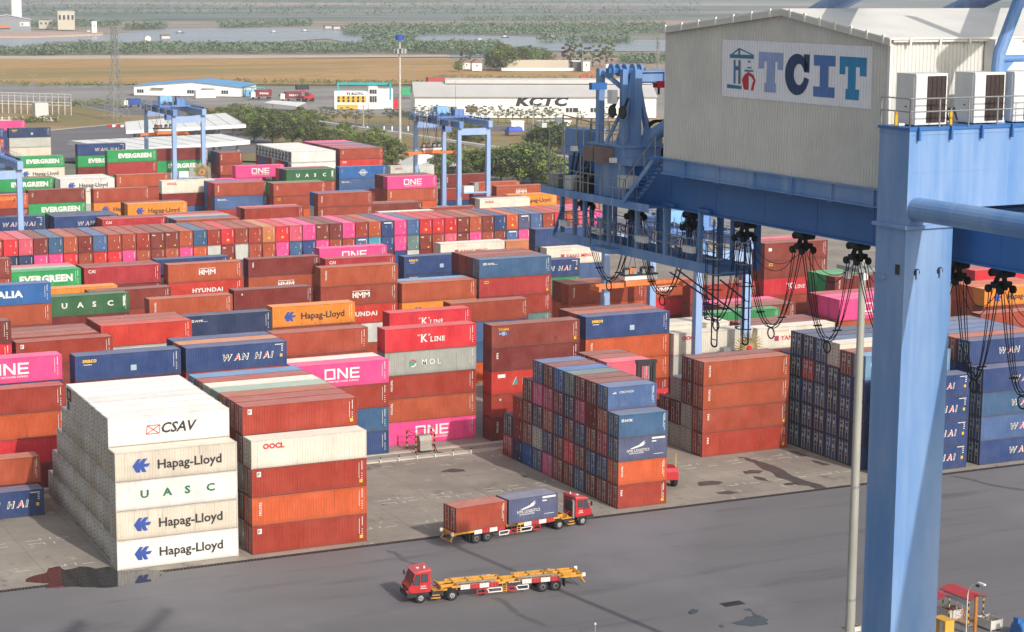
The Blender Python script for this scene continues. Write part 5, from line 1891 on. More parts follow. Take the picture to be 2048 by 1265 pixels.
    y_ = span if reel is None else span
    b.bar((wid * .55, span, 2), (0.1, span, hgt * .55), .35, C_YDK)
    b.build('diagonal_stay', root)
    b = MB()
    b.box(.6, 3.0, -1.7, -.46, 7.9, 9.3, M_ACW)
    b.box(3.2, 4.3, -1.5, -.46, 7.9, 10.0, M_STEEL)
    b.box(.45, wid - .45, -1.8, -.45, 7.6, 7.89, C_YARD)
    b.build('power_house', root)
    if reel:
        rx_, rz_, rr = reel
        o = empty('cable_reel', (rx_, -1.4, rz_))
        o.parent = root
        b = MB()
        for k in range(32):
            a = k * math.pi / 16
            b.bar((math.cos(a) * rr * .16, -.12, math.sin(a) * rr * .16), (math.cos(a) * rr, -.3, math.sin(a) * rr), .085, mat('reel_spoke', '#b9a06a', .6, vary=.2))
            b.bar((math.cos(a) * rr * .16, .12, math.sin(a) * rr * .16), (math.cos(a) * rr, .3, math.sin(a) * rr), .085, mat('reel_spoke', '#b9a06a', .6, vary=.2))
        b.build('spoke_wheel', o)
        b = MB()
        b.disc((0, 0, 0), 'y', rr * .62, .2, M_CABLE, 24)
        b.build('wound_cable', o)
        b = MB()
        b.disc((0, 0, 0), 'y', rr * .17, .8, T_RED, 16)
        b.build('hub', o)
        b = MB()
        b.bar((0, .5, 0), (0, .5, -1.2), .4, C_YARD)
        b.build('reel_stand', o)
    return root
p2, p1 = aty(918, 256, 236), aty(347, 230, 294)
sp2, sp1 = aty(862, 306, 249), aty(327, 268, 306)
yard_crane(p2.x, 236, 24.5, 7.3, 22.5, 'pale blue yard gantry crane with orange spreader in front of the long white warehouse', 13, sp2.z - .5, spx=sp2.x - p2.x - 3.65)
yard_crane(p1.x, 294, 23.5, 7.3, 22.7, 'pale blue yard gantry crane with spoked cable reel before the white roofed canopies', 12, sp1.z - .5, (6.4, 9.0, 2.1), spx=sp1.x - p1.x - 3.65)
p3 = aty(37.5, 341, 177)
yard_crane(p3.x - 7.3, 177, 24, 7.3, 22.2, 'pale blue yard gantry crane cut off by the left edge', 14, 15, sign=False)
p4 = aty(1393, 690, 32.6)
yard_crane(p4.x, 32.6, 24.2, 7.3, 22.6, 'pale blue yard gantry crane partly hidden behind the hanging walkway', 9.4, 16.7, (6.9, 9.8, 2.1), spx=81.2 - p4.x - 3.65, spl=12.8)
# ================================================================= VEHICLES AND SMALL THINGS
M_TRED = mat('truck_red', '#b8222a', .42, vary=.18, scale=1.5, dirt=(.12, .07, .05), dirt_amt=.45)
M_GLASS, nt, bb = nodes_of('dark_glass')
bb.inputs['Base Color'].default_value = (.05, .065, .075, 1)
bb.inputs['Roughness'].default_value = .08
M_CHAS = mat('chassis_black', '#2b2a2c', .7, vary=.3)
M_TYEL = mat('trailer_yellow', '#d99a35', .6, vary=.25, scale=1.5, dirt_amt=.6)
M_RIM = mat('wheel_rim', '#c9c7c2', .5, .2, vary=.15)
M_RIM2 = mat('wheel_rim_dirty', '#8d8880', .6, .2, vary=.25)
M_TAIL = mat('lens_red', '#8c1a1a', .3, vary=.1)
def wheel(parent, x, y, r=.5, w=.32, rim=M_RIM, side=-1):
    o = empty('wheel', (x, y, r))
    o.parent = parent
    b = MB()
    b.disc((0, 0, 0), 'y', r, w, M_RUBBER, 24)
    b.build('tyre', o)
    b = MB()
    b.disc((0, 0, 0), 'y', r * .56, w + .012, rim, 20)
    b.disc((0, side * w / 2, 0), 'y', r * .3, .14, M_CHAS if rim is M_RIM2 else M_RIM2, 14)
    for k in range(8):
        a = k * math.pi / 4
        b.disc((math.cos(a) * r * .42, side * (w / 2 + .006), math.sin(a) * r * .42), 'y', .045, .02, M_CHAS, 8)
    b.build('rim', o)
    return o
def tractor(loc, yaw, label, near=-1, stack=False):
    """terminal tractor, x forward, origin under the drive axle; near = side (y sign) of the camera"""
    root = empty('terminal_tractor', loc, yaw)
    tag(root, label, 'tractor unit', 'red terminal tractors on the apron')
    b = MB()
    b.box(-1.0, 3.6, -.42, .42, .62, .9, M_CHAS)
    b.box(-.2, 2.0, -1.0, -.45, .55, .95, M_CHAS)
    b.box(.75, 1.9, .45, 1.0, .5, 1.0, M_CHAS)
    b.disc((0, 0, .5), 'y', .16, 2.2, M_CHAS, 10)
    b.disc((2.98, 0, .5), 'y', .14, 2.2, M_CHAS, 10)
    b.box(2.3, 4.15, -1.05, 1.05, .62, 1.02, M_CHAS)
    b.build('chassis', root)
    b = MB()
    b.box(-.6, 1.75, -.95, .95, .95, 1.03, M_TYEL)
    b.box(-.5, .7, -.5, .5, 1.03, 1.16, M_CHAS)
    b.disc((0, 0, 1.2), 'z', .48, .1, M_CHAS, 18)
    b.build('deck', root)
    for s_ in (-1, 1):
        b = MB()
        pts = []
        for i in range(9):
            a = math.pi * (1.05 - 1.1 * i / 8)
            pts.append((math.cos(a) * .66, .5 + math.sin(a) * .66))
        for i in range(8):
            p, q = pts[i], pts[i + 1]
            b.raw([(p[0], s_ * .72, p[1]), (p[0], s_ * 1.26, p[1]), (q[0], s_ * 1.26, q[1]), (q[0], s_ * .72, q[1]), (p[0] * .94, s_ * .72, p[1] - .03), (p[0] * .94, s_ * 1.26, p[1] - .03), (q[0] * .94, s_ * 1.26, q[1] - .03), (q[0] * .94, s_ * .72, q[1] - .03)],
                  [(0, 1, 2, 3), (7, 6, 5, 4), (0, 4, 5, 1), (2, 6, 7, 3), (1, 5, 6, 2), (0, 3, 7, 4)], M_CHAS)
        b.build('mudguard', root)
    # cab with sloped windscreen, raked roof and bonnet shelf
    b = MB()
    prof = [(2.05, 1.02), (4.1, 1.02), (4.16, 1.5), (3.95, 1.72), (3.5, 2.9), (2.25, 3.02), (2.05, 2.85)]
    b.prism_y(prof, -1.12, 1.12, M_TRED)
    b.prism_y([(2.0, 2.98), (3.62, 2.86), (3.66, 2.93), (2.05, 3.22)], -1.15, 1.15, mat('roof_red', '#c9565a', .5, vary=.1))
    b.box(3.98, 4.2, -1.12, 1.12, 1.02, 1.25, M_TRED)
    CABO = b.build('cab', root)
    for s_ in (-1, 1):
        y = s_ * 1.125
        for q in ([(2.35, y, 2.02), (2.95, y, 2.02), (2.95, y, 2.72), (2.35, y, 2.75)], [(3.1, y, 1.75), (3.75, y, 1.82), (3.42, y, 2.7), (3.1, y, 2.72)]):
            g = MB()
            g.face(q[::-s_], M_GLASS)
            c_ = sum((Vector(p) for p in q), Vector()) / 4
            for i in range(4):
                p_, n_ = Vector(q[i]), Vector(q[(i + 1) % 4])
                g.bar(p_, n_, .045, M_CHAS, .045)
            g.build('side_window', CABO)
    g = MB()
    n_ = Vector((.93, 0, .36)) * .012
    for y0, y1 in ((-1.02, 1.02),):
        g.face([Vector(p) + n_ for p in ((3.9, y0, 1.85), (3.9, y1, 1.85), (3.53, y1, 2.82), (3.53, y0, 2.82))], M_GLASS)
    g.build('windscreen', CABO)
    g = MB()
    g.box(2.04, 2.049, -.8, .8, 1.5, 2.6, M_GLASS)
    g.build('rear_window', CABO)
    g = MB()
    for k in range(6):
        g.box(4.165, 4.19, -.8, .8, 1.08 + k * .06, 1.1 + k * .06, M_CHAS)
    g.build('radiator_grille', CABO)
    for s_ in (-1, 1):
        g = MB()
        g.box(4.2, 4.24, s_ * .85 - .14, s_ * .85 + .14, 1.05, 1.2, T_WHITE)
        g.build('headlight', CABO)
        g = MB()
        g.bar((3.7, s_ * 1.1, 2.3), (3.85, s_ * 1.45, 2.35), .04, M_CHAS)
        g.box(3.82, 3.9, s_ * 1.45 - .1, s_ * 1.45 + .1, 2.1, 2.55, M_CHAS)
        g.build('mirror', CABO)
        g = MB()
        y = s_ * 1.128
        g.text('TCIT', (2.5 if s_ < 0 else 3.0, y, 1.5), X_ if s_ < 0 else -X_, Z_, .16, T_WHITE, bold=.03)
        g.box(2.4, 3.05, min(y, y + s_ * .01), max(y, y + s_ * .01), 1.38, 1.43, T_WHITE)
        g.build('door_marking', CABO)
    g = MB()
    g.tube([(2.5, .5, 3.12), (2.5, .5, 3.34)], [.1, .07], mat('beacon_white', '#ddd5c8', .4, vary=.05), 10)
    g.disc((3.0, 0, 3.07), 'z', .16, .1, T_WHITE, 10)
    g.build('beacon', CABO)
    b = MB()
    b.box(4.02, 4.32, -1.2, 1.2, .62, 1.0, M_CHAS)
    b.box(3.4, 4.1, -1.18, -1.06, .62, 1.0, M_CHAS)
    b.box(3.4, 4.1, 1.06, 1.18, .62, 1.0, M_CHAS)
    b.build('bumper', root)
    b = MB()
    yy = near * 1.05
    b.box(1.1, 2.0, yy - .12, yy + .12, .35, .42, M_TYEL)
    b.box(1.2, 1.9, yy - .12, yy + .12, .62, .68, M_TYEL)
    b.bar((1.25, yy, .35), (1.25, yy, .68), .05, M_CHAS)
    b.bar((1.9, yy, .35), (1.9, yy, .95), .05, M_CHAS)
    b.build('cab_step', root)
    b = MB()
    if stack:
        b.tube([(1.9, near * .95, .9), (1.9, near * .95, 2.7), (1.8, near * .95, 2.85)], .13, M_STEEL, 12)
    else:
        b.tube([(1.9, .5, 1.0), (1.9, .5, 2.5)], .06, M_STEEL, 8)
        b.tube([(1.9, -.5, 1.0), (1.9, -.5, 2.5)], .03, M_STEEL, 8)
    b.build('exhaust_stack', root)
    b = MB()
    for k in range(3):
        b.tube([(1.9, -.3 + .3 * k, 1.6), (1.4, -.3 + .3 * k, 1.2), (.9, -.2 + .2 * k, 1.3)], .03, (T_RED, M_CABLE, T_BLUE)[k], 6)
    b.build('air_line', root)
    for x in (0, 2.98):
        for s_ in (-1, 1):
            wheel(root, x, s_ * (1.0 if x else .98), .5, .3 if x else .5, M_RIM, s_)
    return root
def trailer(loc, yaw, label, load):
    """skeletal container trailer, x forward, origin under the kingpin; bogie at the back"""
    root = empty('container_trailer', loc, yaw)
    tag(root, label, 'trailer', 'yellow container trailers on the apron')
    b = MB()
    for y in (-.5, .5):
        b.box(-12.8, .9, y - .08, y + .08, 1.12, 1.40, M_TYEL)
    b.box(.75, .9, -.8, .8, 1.15, 1.42, M_TYEL)
    for k in range(10):
        x = -12.7 + k * 1.5
        b.box(x, x + .12, -1.2, 1.2, 1.22, 1.40, M_TYEL)
    for s_ in (-1, 1):
        b.box(-12.8, -6.9, s_ * 1.16 - .05, s_ * 1.16 + .05, 1.2, 1.4, M_TYEL)
        b.box(-5.3, -.1, s_ * 1.16 - .05, s_ * 1.16 + .05, 1.2, 1.4, M_TYEL)
    b.build('frame', root)
    g = mat('guide_grey', '#8e8478', .7, vary=.3)
    for s_ in (-1, 1):
        for x0, x1 in ((-10.3, -6.6), (-4.3, -.6)):
            b = MB()
            if not load:
                b.bar((x0, s_ * 1.22, 1.42), (x1, s_ * 1.22, 1.42), .06, g)
                if s_ == 1:
                    b.bar((x0, s_ * 1.24, 1.66), (x1, s_ * 1.24, 1.66), .10, g, .16)
                    for k in range(4):
                        x = x0 + (x1 - x0) * k / 3
                        b.bar((x, s_ * 1.24, 1.4), (x, s_ * 1.24, 1.68), .08, g)
                b.build('guide_rail', root)
        for x0 in ((-10.6), (-4.6)):
            for k in range(4):
                b = MB()
                x = x0 + k * .92
                b.box(x, x + .9, s_ * 1.26 - .02, s_ * 1.26 + .02, 1.0, 1.42, T_WHITE if k % 2 == (0 if s_ < 0 else 1) else mat('panel_red', '#b01c24', .6, vary=.15))
                b.box(x + .28, x + .3, s_ * 1.285 - .006, s_ * 1.285 + .006, 1.0, 1.42, M_RIM2)
                b.box(x + .6, x + .62, s_ * 1.285 - .006, s_ * 1.285 + .006, 1.0, 1.42, M_RIM2)
                b.build('warning_panel', root)
        # low side guard: white and red ladder-like frames
        b = MB()
        for x0, n in ((-7.6, 2.1), (-5.0, 2.5)):
            mr_ = mat('panel_red', '#b01c24', .6)
            h0, h1 = .48, .86
            for z in (h0, h1):
                b.bar((x0, s_ * 1.2, z), (x0 + n * .55, s_ * 1.2, z), .06, T_WHITE, .09)
                b.bar((x0 + n * .55, s_ * 1.2, z), (x0 + n, s_ * 1.2, z), .06, mr_, .09)
            for f_ in (0.02, .5, .6, .98):
                b.bar((x0 + n * f_, s_ * 1.2, h0), (x0 + n * f_ + (.0 if f_ in (.02, .98) else .25), s_ * 1.2, h1), .06, T_WHITE if f_ < .55 else mr_, .1)
            b.bar((x0 + .5, s_ * 1.14, h1), (x0 + .5, s_ * 1.0, 1.2), .06, M_CHAS)
            b.bar((x0 + n - .5, s_ * 1.14, h1), (x0 + n - .5, s_ * 1.0, 1.2), .06, M_CHAS)
        b.build('side_guard', root)
        b = MB()
        for x in (-5.42, -5.02):
            b.bar((x, s_ * 1.22, .42), (x, s_ * 1.22, 1.25), .05, M_TYEL)
        for z in (.5, .72, .94):
            b.bar((-5.42, s_ * 1.22, z), (-5.02, s_ * 1.22, z), .05, M_TYEL)
        b.build('step_ladder', root)
        b = MB()
        b.box(-3.35, -3.2, s_ * .75 - .08, s_ * .75 + .08, .25, 1.2, M_CHAS)
        b.box(-3.42, -3.12, s_ * .75 - .16, s_ * .75 + .16, .2, .26, M_CHAS)
        b.build('landing_leg', root)
        for x in (-9.0, -10.3):
            wheel(root, x, s_ * .98, .52, .5, M_RIM2, s_)
        b = MB()
        b.box(-11.2, -11.13, s_ * .98 - .3, s_ * .98 + .3, .35, 1.15, M_CHAS)
        b.build('mud_flap', root)
    b = MB()
    b.disc((-9.0, 0, .52), 'y', .14, 2.0, M_CHAS, 10)
    b.disc((-10.3, 0, .52), 'y', .14, 2.0, M_CHAS, 10)
    b.box(-10.7, -8.5, -.45, .45, .7, 1.1, M_CHAS)
    b.build('bogie', root)
    b = MB()
    b.box(-12.95, -12.8, -1.2, 1.2, 1.1, 1.42, M_TYEL)
    b.bar((-12.9, -.9, 1.1), (-13.2, -.9, .6), .1, M_TYEL)
    b.bar((-12.9, .9, 1.1), (-13.2, .9, .6), .1, M_TYEL)
    b.bar((-13.2, -1.1, .58), (-13.2, 1.1, .58), .1, M_TYEL)
    for y in (-1.1, 1.1):
        b.box(-13.25, -12.95, y - .08, y + .08, 1.15, 1.5, T_WHITE)
    b.build('rear_bumper', root)
    for y in (-.7, .7):
        b = MB()
        b.box(-12.99, -12.951, y - .15, y + .15, 1.18, 1.3, M_TAIL)
        b.build('tail_light', root)
    return root
# loaded truck driving right
f1, d1 = at(1167, 1052), at(1117, 1059)
yaw1 = math.atan2(-4.4 + 5.95, 48.48 - 35.27)
axis = Vector((math.cos(yaw1), math.sin(yaw1), 0))
lat = Vector((-axis.y, axis.x, 0))
o1 = Vector((45.5, -4.55, 0)) + lat * 1.1
tractor(o1, yaw1, 'red terminal tractor pulling two short containers to the right', -1, True)
k1 = o1 + axis * .15
trailer(k1, yaw1, 'yellow trailer loaded with a rust and a navy short container', True)
for s_, xo, lab in (('rust', -12.75, 'rust brown short container riding at the back of the loaded trailer'), ('purple:nyklog', -6.45, 'slate purple short container with white wing mark riding behind the red cab')):
    c_ = cont(0, 0, 0, s_, 20, SD, 'd')
    PLACED.pop()
    BOXES.pop()
    c_.location = k1 + axis * xo - lat * 1.219 + Z_ * 1.43
    c_.rotation_euler = (0, 0, yaw1)
    tag(c_, lab, 'container', 'containers on the loaded trailer')
# empty truck driving left
yaw2 = math.atan2(-21.75 + 23.44, 22.26 - 35.41)
axis = Vector((math.cos(yaw2), math.sin(yaw2), 0))
lat = Vector((-axis.y, axis.x, 0))
o2 = Vector((25.2, -22.2, 0)) - lat * 1.1
tractor(o2, yaw2, 'red terminal tractor pulling the empty yellow trailer to the left', 1)
trailer(o2 + axis * .15, yaw2, 'empty yellow skeletal trailer with red and white side panels', False)
# empty-container handler behind the short mixed stack
HD = empty('container_handler', (64.5, 6.3, 0), -0.2)
tag(HD, 'red empty container handler with tall dark mast behind the mixed short stack', 'forklift')
b = MB()
b.box(-1.3, 1.3, .6, 5.6, .9, 2.0, M_TRED)
b.box(-1.4, 1.4, -.6, 1.2, .9, 2.3, M_TRED)
b.prism_x([(-.9, 1.0), (-.6, .9), (-.6, 2.3), (-.9, 1.9)], -1.4, 1.4, M_TRED)
b.build('body', HD)
b = MB()
b.box(-.8, .8, 2.2, 4.2, 2.0, 2.3, M_CHAS)
for x in (-.75, .75):
    for y in (2.25, 4.1):
        b.bar((x, y, 2.3), (x, y, 3.9), .1, M_CHAS)
b.box(-.85, .85, 2.15, 4.2, 3.9, 4.02, M_TRED)
cab_ = b.build('cab', HD)
b = MB()
b.box(-.7, .7, 2.24, 2.26, 2.4, 3.85, M_GLASS)
b.box(-.76, -.74, 2.4, 4.0, 2.4, 3.85, M_GLASS)
b.box(.74, .76, 2.4, 4.0, 2.4, 3.85, M_GLASS)
b.box(-.7, .7, 4.1, 4.12, 2.4, 3.85, M_GLASS)
b.build('window', cab_)
for y, r_, w in ((.2, .75, .5), (5.2, .95, .9)):
    for s_ in (-1, 1):
        wheel(HD, s_ * 1.25, y, r_, w, M_TRED, s_).rotation_euler = (0, 0, math.pi / 2)
b = MB()
for s_ in (-1, 1):
    b.bar((s_ * .95, 7.0, .5), (s_ * .95, 7.0, 13.2), .34, M_CHAS, .5, up=(0, 1, 0))
    b.bar((s_ * .6, 7.05, .5), (s_ * .6, 7.05, 12.6), .2, M_CHAS, .4, up=(0, 1, 0))
for z in (1.2, 5.0, 8.6, 10.6, 12.6):
    b.box(-1.0, 1.0, 6.85, 7.2, z, z + .35, M_CHAS)
b.box(-1.25, 1.25, 6.8, 7.25, 12.9, 13.3, M_CHAS)
for x in (-.25, .25):
    b.tube([(x, 6.95, .6), (x, 6.95, 12.8)], .09, M_STEEL, 8)
b.build('mast', HD)
b = MB()
b.box(-1.2, 1.2, 7.3, 7.7, 8.2, 9.8, M_TRED)
b.box(-3.0, 3.0, 7.7, 8.1, 9.2, 9.7, M_TRED)
b.build('lifting_frame', HD)
b = MB()
b.tube([(1.2, -.4, 2.3), (1.2, -.4, 3.9)], .05, T_YEL, 6)
b.tube([(-1.2, -.4, 2.3), (-1.2, -.4, 3.9)], .05, T_YEL, 6)
b.build('marker_post', HD)
# electrical hook-up point guarded by striped posts
GU = empty('cable_anchor_cabinet', (47.0, 33.4, 0))
tag(GU, 'grey electrical cabinet guarded by orange and black striped posts before the pink container', 'cabinet')
b = MB()
b.box(-.75, .75, -.5, .5, .25, 1.5, mat('cabinet_grey', '#a19a90', .6, vary=.2))
b.prism_x([(-.5, 1.5), (.5, 1.5), (.4, 2.05), (-.3, 2.05)], -.8, .8, mat('cabinet_grey', '#a19a90'))
b.box(-.65, .65, -.45, .45, 0, .25, M_DARK)
b.build('cabinet_box', GU)
def striped(parent, x, y, h, r=.1, a=None, c=None, name='guard_post'):
    b = MB()
    n = 8
    for k in range(n):
        b.tube([(x, y, h * k / n), (x, y, h * (k + 1) / n)], r, (a or M_ORNG) if k % 2 else (c or M_DARK), 8)
    return b.build(name, parent)
for x, y in ((-1.25, -.3), (1.2, -.3), (-1.3, 2.3), (2.0, 2.4)):
    striped(GU, x, y, 2.5)
b = MB()
for (p, q) in (((-1.3, 2.3), (2.0, 2.4)), ((-1.25, -.3), (-1.3, 2.3))):
    for z in (1.6, 2.3):
        b.bar((p[0], p[1], z), (q[0], q[1], z), .05, M_DARK)
b.build('guard_rail', GU)
b = MB()
for i in range(9):
    pass
b.tube([(.8, -.2, 1.0), (1.1, -.6, .7), (1.2, -1.2, .08), (2.5, -2.2, .06), (4, -2.0, .06)], .06, M_CABLE, 6)
b.build('supply_cable', GU)
# kerb posts along the runway
px0 = None
for k in range(16):
    x = 28.2 + 2.35 * k
    if 54 < x < 62:
        continue
    if px0 is None:
        b = MB()
        b.tube([(0, 0, 0), (0, 0, .5)], .08, T_WHITE, 8)
        b.tube([(0, 0, .5), (0, 0, .7)], .082, M_DARK, 8)
        px0 = b.build('kerb_post', None, (x, 30.2, 0))
        o = px0
    else:
        o = px0.copy()
        S.collection.objects.link(o)
        o.location = (x, 30.2, 0)
    tag(o, 'small white post with dark top, number %s from the left along the runway kerb' % num(k + 1), 'kerb post', 'white posts along the runway kerb')
# rest shelter and its surroundings at the lower right
M_SRED = mat('shelter_red', '#b3383d', .5, vary=.15, dirt_amt=.3)
def shelter(loc, yaw, label, full=True):
    root = empty('rest_shelter', loc, yaw)
    tag(root, label, 'shelter', 'red roofed shelters on the apron')
    b = MB()
    b.raw([(-2.1, -1.0, 2.55), (2.1, -1.0, 2.55), (2.1, .2, 2.85), (-2.1, .2, 2.85), (2.1, 1.2, 2.6), (-2.1, 1.2, 2.6)], [(0, 1, 2, 3), (3, 2, 4, 5)], M_SRED)
    b.raw([(-2.1, -1.0, 2.49), (2.1, -1.0, 2.49), (2.1, .2, 2.79), (-2.1, .2, 2.79), (2.1, 1.2, 2.54), (-2.1, 1.2, 2.54)], [(3, 2, 1, 0), (5, 4, 2, 3)], M_STEEL)
    b.build('roof', root)
    b = MB()
    b.box(-1.7, 1.7, -.84, -.8, 1.95, 2.48, mat('shelter_board', '#c3c6cb', .6, vary=.1))
    b.build('name_board', root)
    for x in (-1.7, 1.7):
        for y in (-.8, .9):
            striped(root, x, y, 2.5, .055, T_YEL, M_DARK, 'post')
    if full:
        b = MB()
        b.box(-1.9, 1.9, -.95, 1.05, .12, .2, mat('floor_board', '#9c7a63', .8, vary=.2))
        b.box(-1.9, 1.9, -.95, -.85, 0, .12, M_STEEL)
        b.box(-1.9, 1.9, .95, 1.05, 0, .12, M_STEEL)
        b.build('platform', root)
        b = MB()
        for s_ in range(2):
            b.box(-1.3, -.1, -.1 + s_ * .5, .12 + s_ * .5, .6, .66, M_ORNG)
        b.box(-1.2, -.2, .1, .3, .95, 1.0, M_ORNG)
        for x in (-1.2, -.25):
            b.bar((x, -.05, .2), (x, .3, .95), .06, M_ORNG)
            b.bar((x, .5, .2), (x, .2, .95), .06, M_ORNG)
        b.build('picnic_bench', root)
        b = MB()
        for z in (.7, 1.2):
            b.bar((0.2, -.85, z), (1.6, -.85, z), .04, T_WHITE)
        for x in (.2, .9, 1.6):
            b.bar((x, -.85, .2), (x, -.85, 1.95), .05, T_WHITE)
        b.build('side_rail', root)
    return root
P1, P2 = at(1908, 1238), at(1952, 1256)
ysh = math.atan2(P2.y - P1.y, P2.x - P1.x)
mid = (P1 + P2) / 2
shelter((mid.x + .3, mid.y + .8, 0), ysh, 'open shelter with red roof, white board and striped posts by the lamp post')
p = at(1858, 1244)
shelter((p.x + .2, p.y + .4, 0), ysh, 'second red roofed shelter half hidden behind the blue leg', False)
def crate(u, v, label, junk, sc=1.0):
    p = at(u, v)
    root = empty('scrap_crate', (p.x, p.y, 0), ysh)
    root.scale = (sc, sc, sc)
    tag(root, label, 'crate', 'white crates on the apron')
    mw = mat('crate_white', '#c6c2ba', .7, vary=.2, dirt_amt=.4)
    b = MB()
    b.box(-.8, .8, -.6, .6, .1, .16, mw)
    for y in (-.6, .56):
        b.box(-.8, .8, y, y + .04, .161, .85, mw)
    for x in (-.8, .76):
        b.box(x, x + .04, -.56, .56, .161, .85, mw)
    for x in (-.83, .75):
        for y in (-.63, .55):
            b.box(x, x + .08, y, y + .08, 0, .92, mw)
    b.build('box', root)
    b = MB()
    for k in range(9):
        c = Vector((rnd.uniform(-.5, .5), rnd.uniform(-.35, .35), rnd.uniform(.5, .85)))
        d = Vector((rnd.uniform(-.5, .5), rnd.uniform(-.3, .3), rnd.uniform(-.1, .25)))
        b.bar(c, c + d, .12, junk if k % 2 else M_BROWNBOX)
    b.build('scrap', root)
crate(1898, 1236, 'white crate of scrap and red parts left of the red roofed shelter', M_TRED, 1.15)
crate(1979, 1256, 'white slatted crate of scrap right of the shelter', M_BROWNBOX, 1.1)
crate(1708, 1262, 'small grey crate at the bottom edge just left of the blue leg', M_STEEL, .6)
p = at(1932, 1268)
LPST = empty('lamp_post', (p.x, p.y, 0), ysh)
tag(LPST, 'slender white lamp post with curved arm leaning over the red shelter', 'street lamp')
b = MB()
b.tube([(0, 0, 0), (0, 0, 3.6), (.15, 0, 4.1), (.6, 0, 4.6), (1.4, 0, 4.95)], .05, T_WHITE, 8)
b.build('post', LPST)
b = MB()
b.box(1.3, 2.1, -.14, .14, 4.93, 5.06, T_WHITE)
b.disc((1.2, 0, 4.7), 'x', .13, .3, M_DARK, 10)
b.build('lamp_head', LPST)
p = at(1949, 1272)
b = MB()
b.tube([(0, 0, 0), (0, 0, 3.6)], .15, mat('post_ochre', '#b3742c', .6, vary=.2), 12)
b.tube([(0, 0, 3.6), (0, 0, 3.64)], .18, M_DARK, 12)
tag(b.build('ochre_post', None, (p.x, p.y, 0)), 'thick ochre steel post standing in front of the red shelter', 'post')
p = at(1886, 1276)
YF = empty('yellow_cabinet', (p.x, p.y, 0), ysh)
tag(YF, 'open yellow steel frame with white sheet inside beside the blue leg', 'cabinet')
my = mat('frame_yellow', '#d3a13c', .6, vary=.15)
b = MB()
b.box(-.8, -.5, -.5, .5, 0, 1.7, my)
b.box(.5, .8, -.5, .5, 0, 1.7, my)
b.box(-.85, .85, -.55, .55, 1.7, 1.78, my)
b.build('frame_box', YF)
b = MB()
b.box(-.3, .35, -.2, -.15, .1, 1.5, T_WHITE)
b.build('sheet', YF)
p = at(2046, 1272)
b = MB()
b.disc((0, 0, .55), 'x', .9, 1.6, C_SHADED, 22)
b.box(-.9, -.5, -.3, .3, 1.3, 1.75, C_SHADED)
b.box(-1.0, 1.0, -1.0, 1.0, 0, .2, C_SHADED)
tag(b.build('motor_housing', None, (p.x, p.y, 0)), 'blue rounded motor housing cut by the lower right corner', 'machine')
p = at(1190, 1275)
b = MB()
b.tube([(0, 0, 0), (0, 0, 1.15)], .06, M_STEEL, 8)
b.tube([(0, 0, 1.15), (0, 0, 1.3)], .1, T_WHITE, 8)
tag(b.build('marker_pole', None, (p.x, p.y, 0)), 'thin white pole rising from the bottom edge of the apron', 'pole')
# ================================================================= BUILDINGS, TREES, FAR COUNTRY
M_SHEET = mat('sheet_white', '#eeece6', .6, vary=.08, scale=.15)
M_SHEET2 = mat('roof_sheet_grey', '#c4c0bb', .6, vary=.08, scale=.1)
M_WIN = mat('window_dark', '#34363c', .3, vary=.2)
M_CONCR = mat('column_concrete', '#a8a49c', .8, vary=.15)
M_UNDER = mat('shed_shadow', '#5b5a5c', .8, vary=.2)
M_SKYB = mat('roof_sky_blue', '#6aa3d4', .5, vary=.08, scale=.1)
M_TURQ = mat('frame_turquoise', '#2aa3a4', .5, vary=.1)
def facade(uL, vL, uR, vR):
    """ground line of a facade from two foot points: frame (origin, along, inward, length)"""
    p, q = at(uL, vL), at(uR, vR)
    d = q - p
    L = d.length
    yaw = math.atan2(d.y, d.x)
    return p, yaw, L
def part_box(name, parent, boxes):
    b = MB()
    for bx in boxes:
        b.box(*bx)
    return b.build(name, parent)
def rail_line(b, p, q, m, h, n, r=.06):
    p, q = Vector(p), Vector(q)
    for i in range(n + 1):
        c = p.lerp(q, i / n)
        b.tube([c, c + Z_ * h], r, m, 5)
# long white warehouse
p, yaw, L = facade(830, 236, 1312, 236)
K = empty('warehouse', p, yaw)
tag(K, 'long white warehouse with black capitals on its wall and grey roof', 'warehouse')
b = MB()
b.box(0, L, 0, 30, 0, 8.4, M_SHEET)
b.raw([(-.4, -.6, 8.4), (L + .4, -.6, 8.4), (L + .4, 15, 13.6), (-.4, 15, 13.6), (-.4, 30.6, 8.4), (L + .4, 30.6, 8.4)], [(0, 1, 2, 3), (3, 2, 5, 4)], M_SHEET2)
b.raw([(0, 0, 8.4), (0, 30, 8.4), (0, 15, 13.5), (L, 0, 8.4), (L, 30, 8.4), (L, 15, 13.5)], [(0, 2, 1), (3, 4, 5)], M_SHEET)
for x in (19.6, 39.2, 58.8, 78.4):
    b.box(x, x + .15, -.06, 0, 0, 8.4, M_SHEET2)
b.build('wall', K)
b = MB()
b.raw([(13, 12.4, 13.0), (L, 12.4, 13.0), (L, 12.4, 14.6), (13, 12.4, 14.6), (13, 15, 15.2), (L, 15, 15.2), (13, 17.6, 14.6), (L, 17.6, 14.6), (13, 17.6, 13.0), (L, 17.6, 13.0)], [(0, 1, 2, 3), (3, 2, 5, 4), (4, 5, 7, 6), (6, 7, 9, 8)], M_SHEET2)
b.raw([(13, 12.4, 13), (13, 12.4, 14.6), (13, 15, 15.2), (13, 17.6, 14.6), (13, 17.6, 13)], [(0, 1, 2, 3, 4)], M_SHEET2)
b.box(13, L, 12.2, 12.39, 12.6, 13.0, M_DARK)
b.box(-.4, L + .4, -.75, -.61, 8.1, 8.45, M_STEEL)
b.build('ridge_vent', K)
b = MB()
b.text('KCTC', (40.5, -.1, 4.9), X_, Z_, 3.4, T_BLACK, bold=.055, shear=.2, wide=1.5, spacing=1.08)
b.build('name_lettering', K)
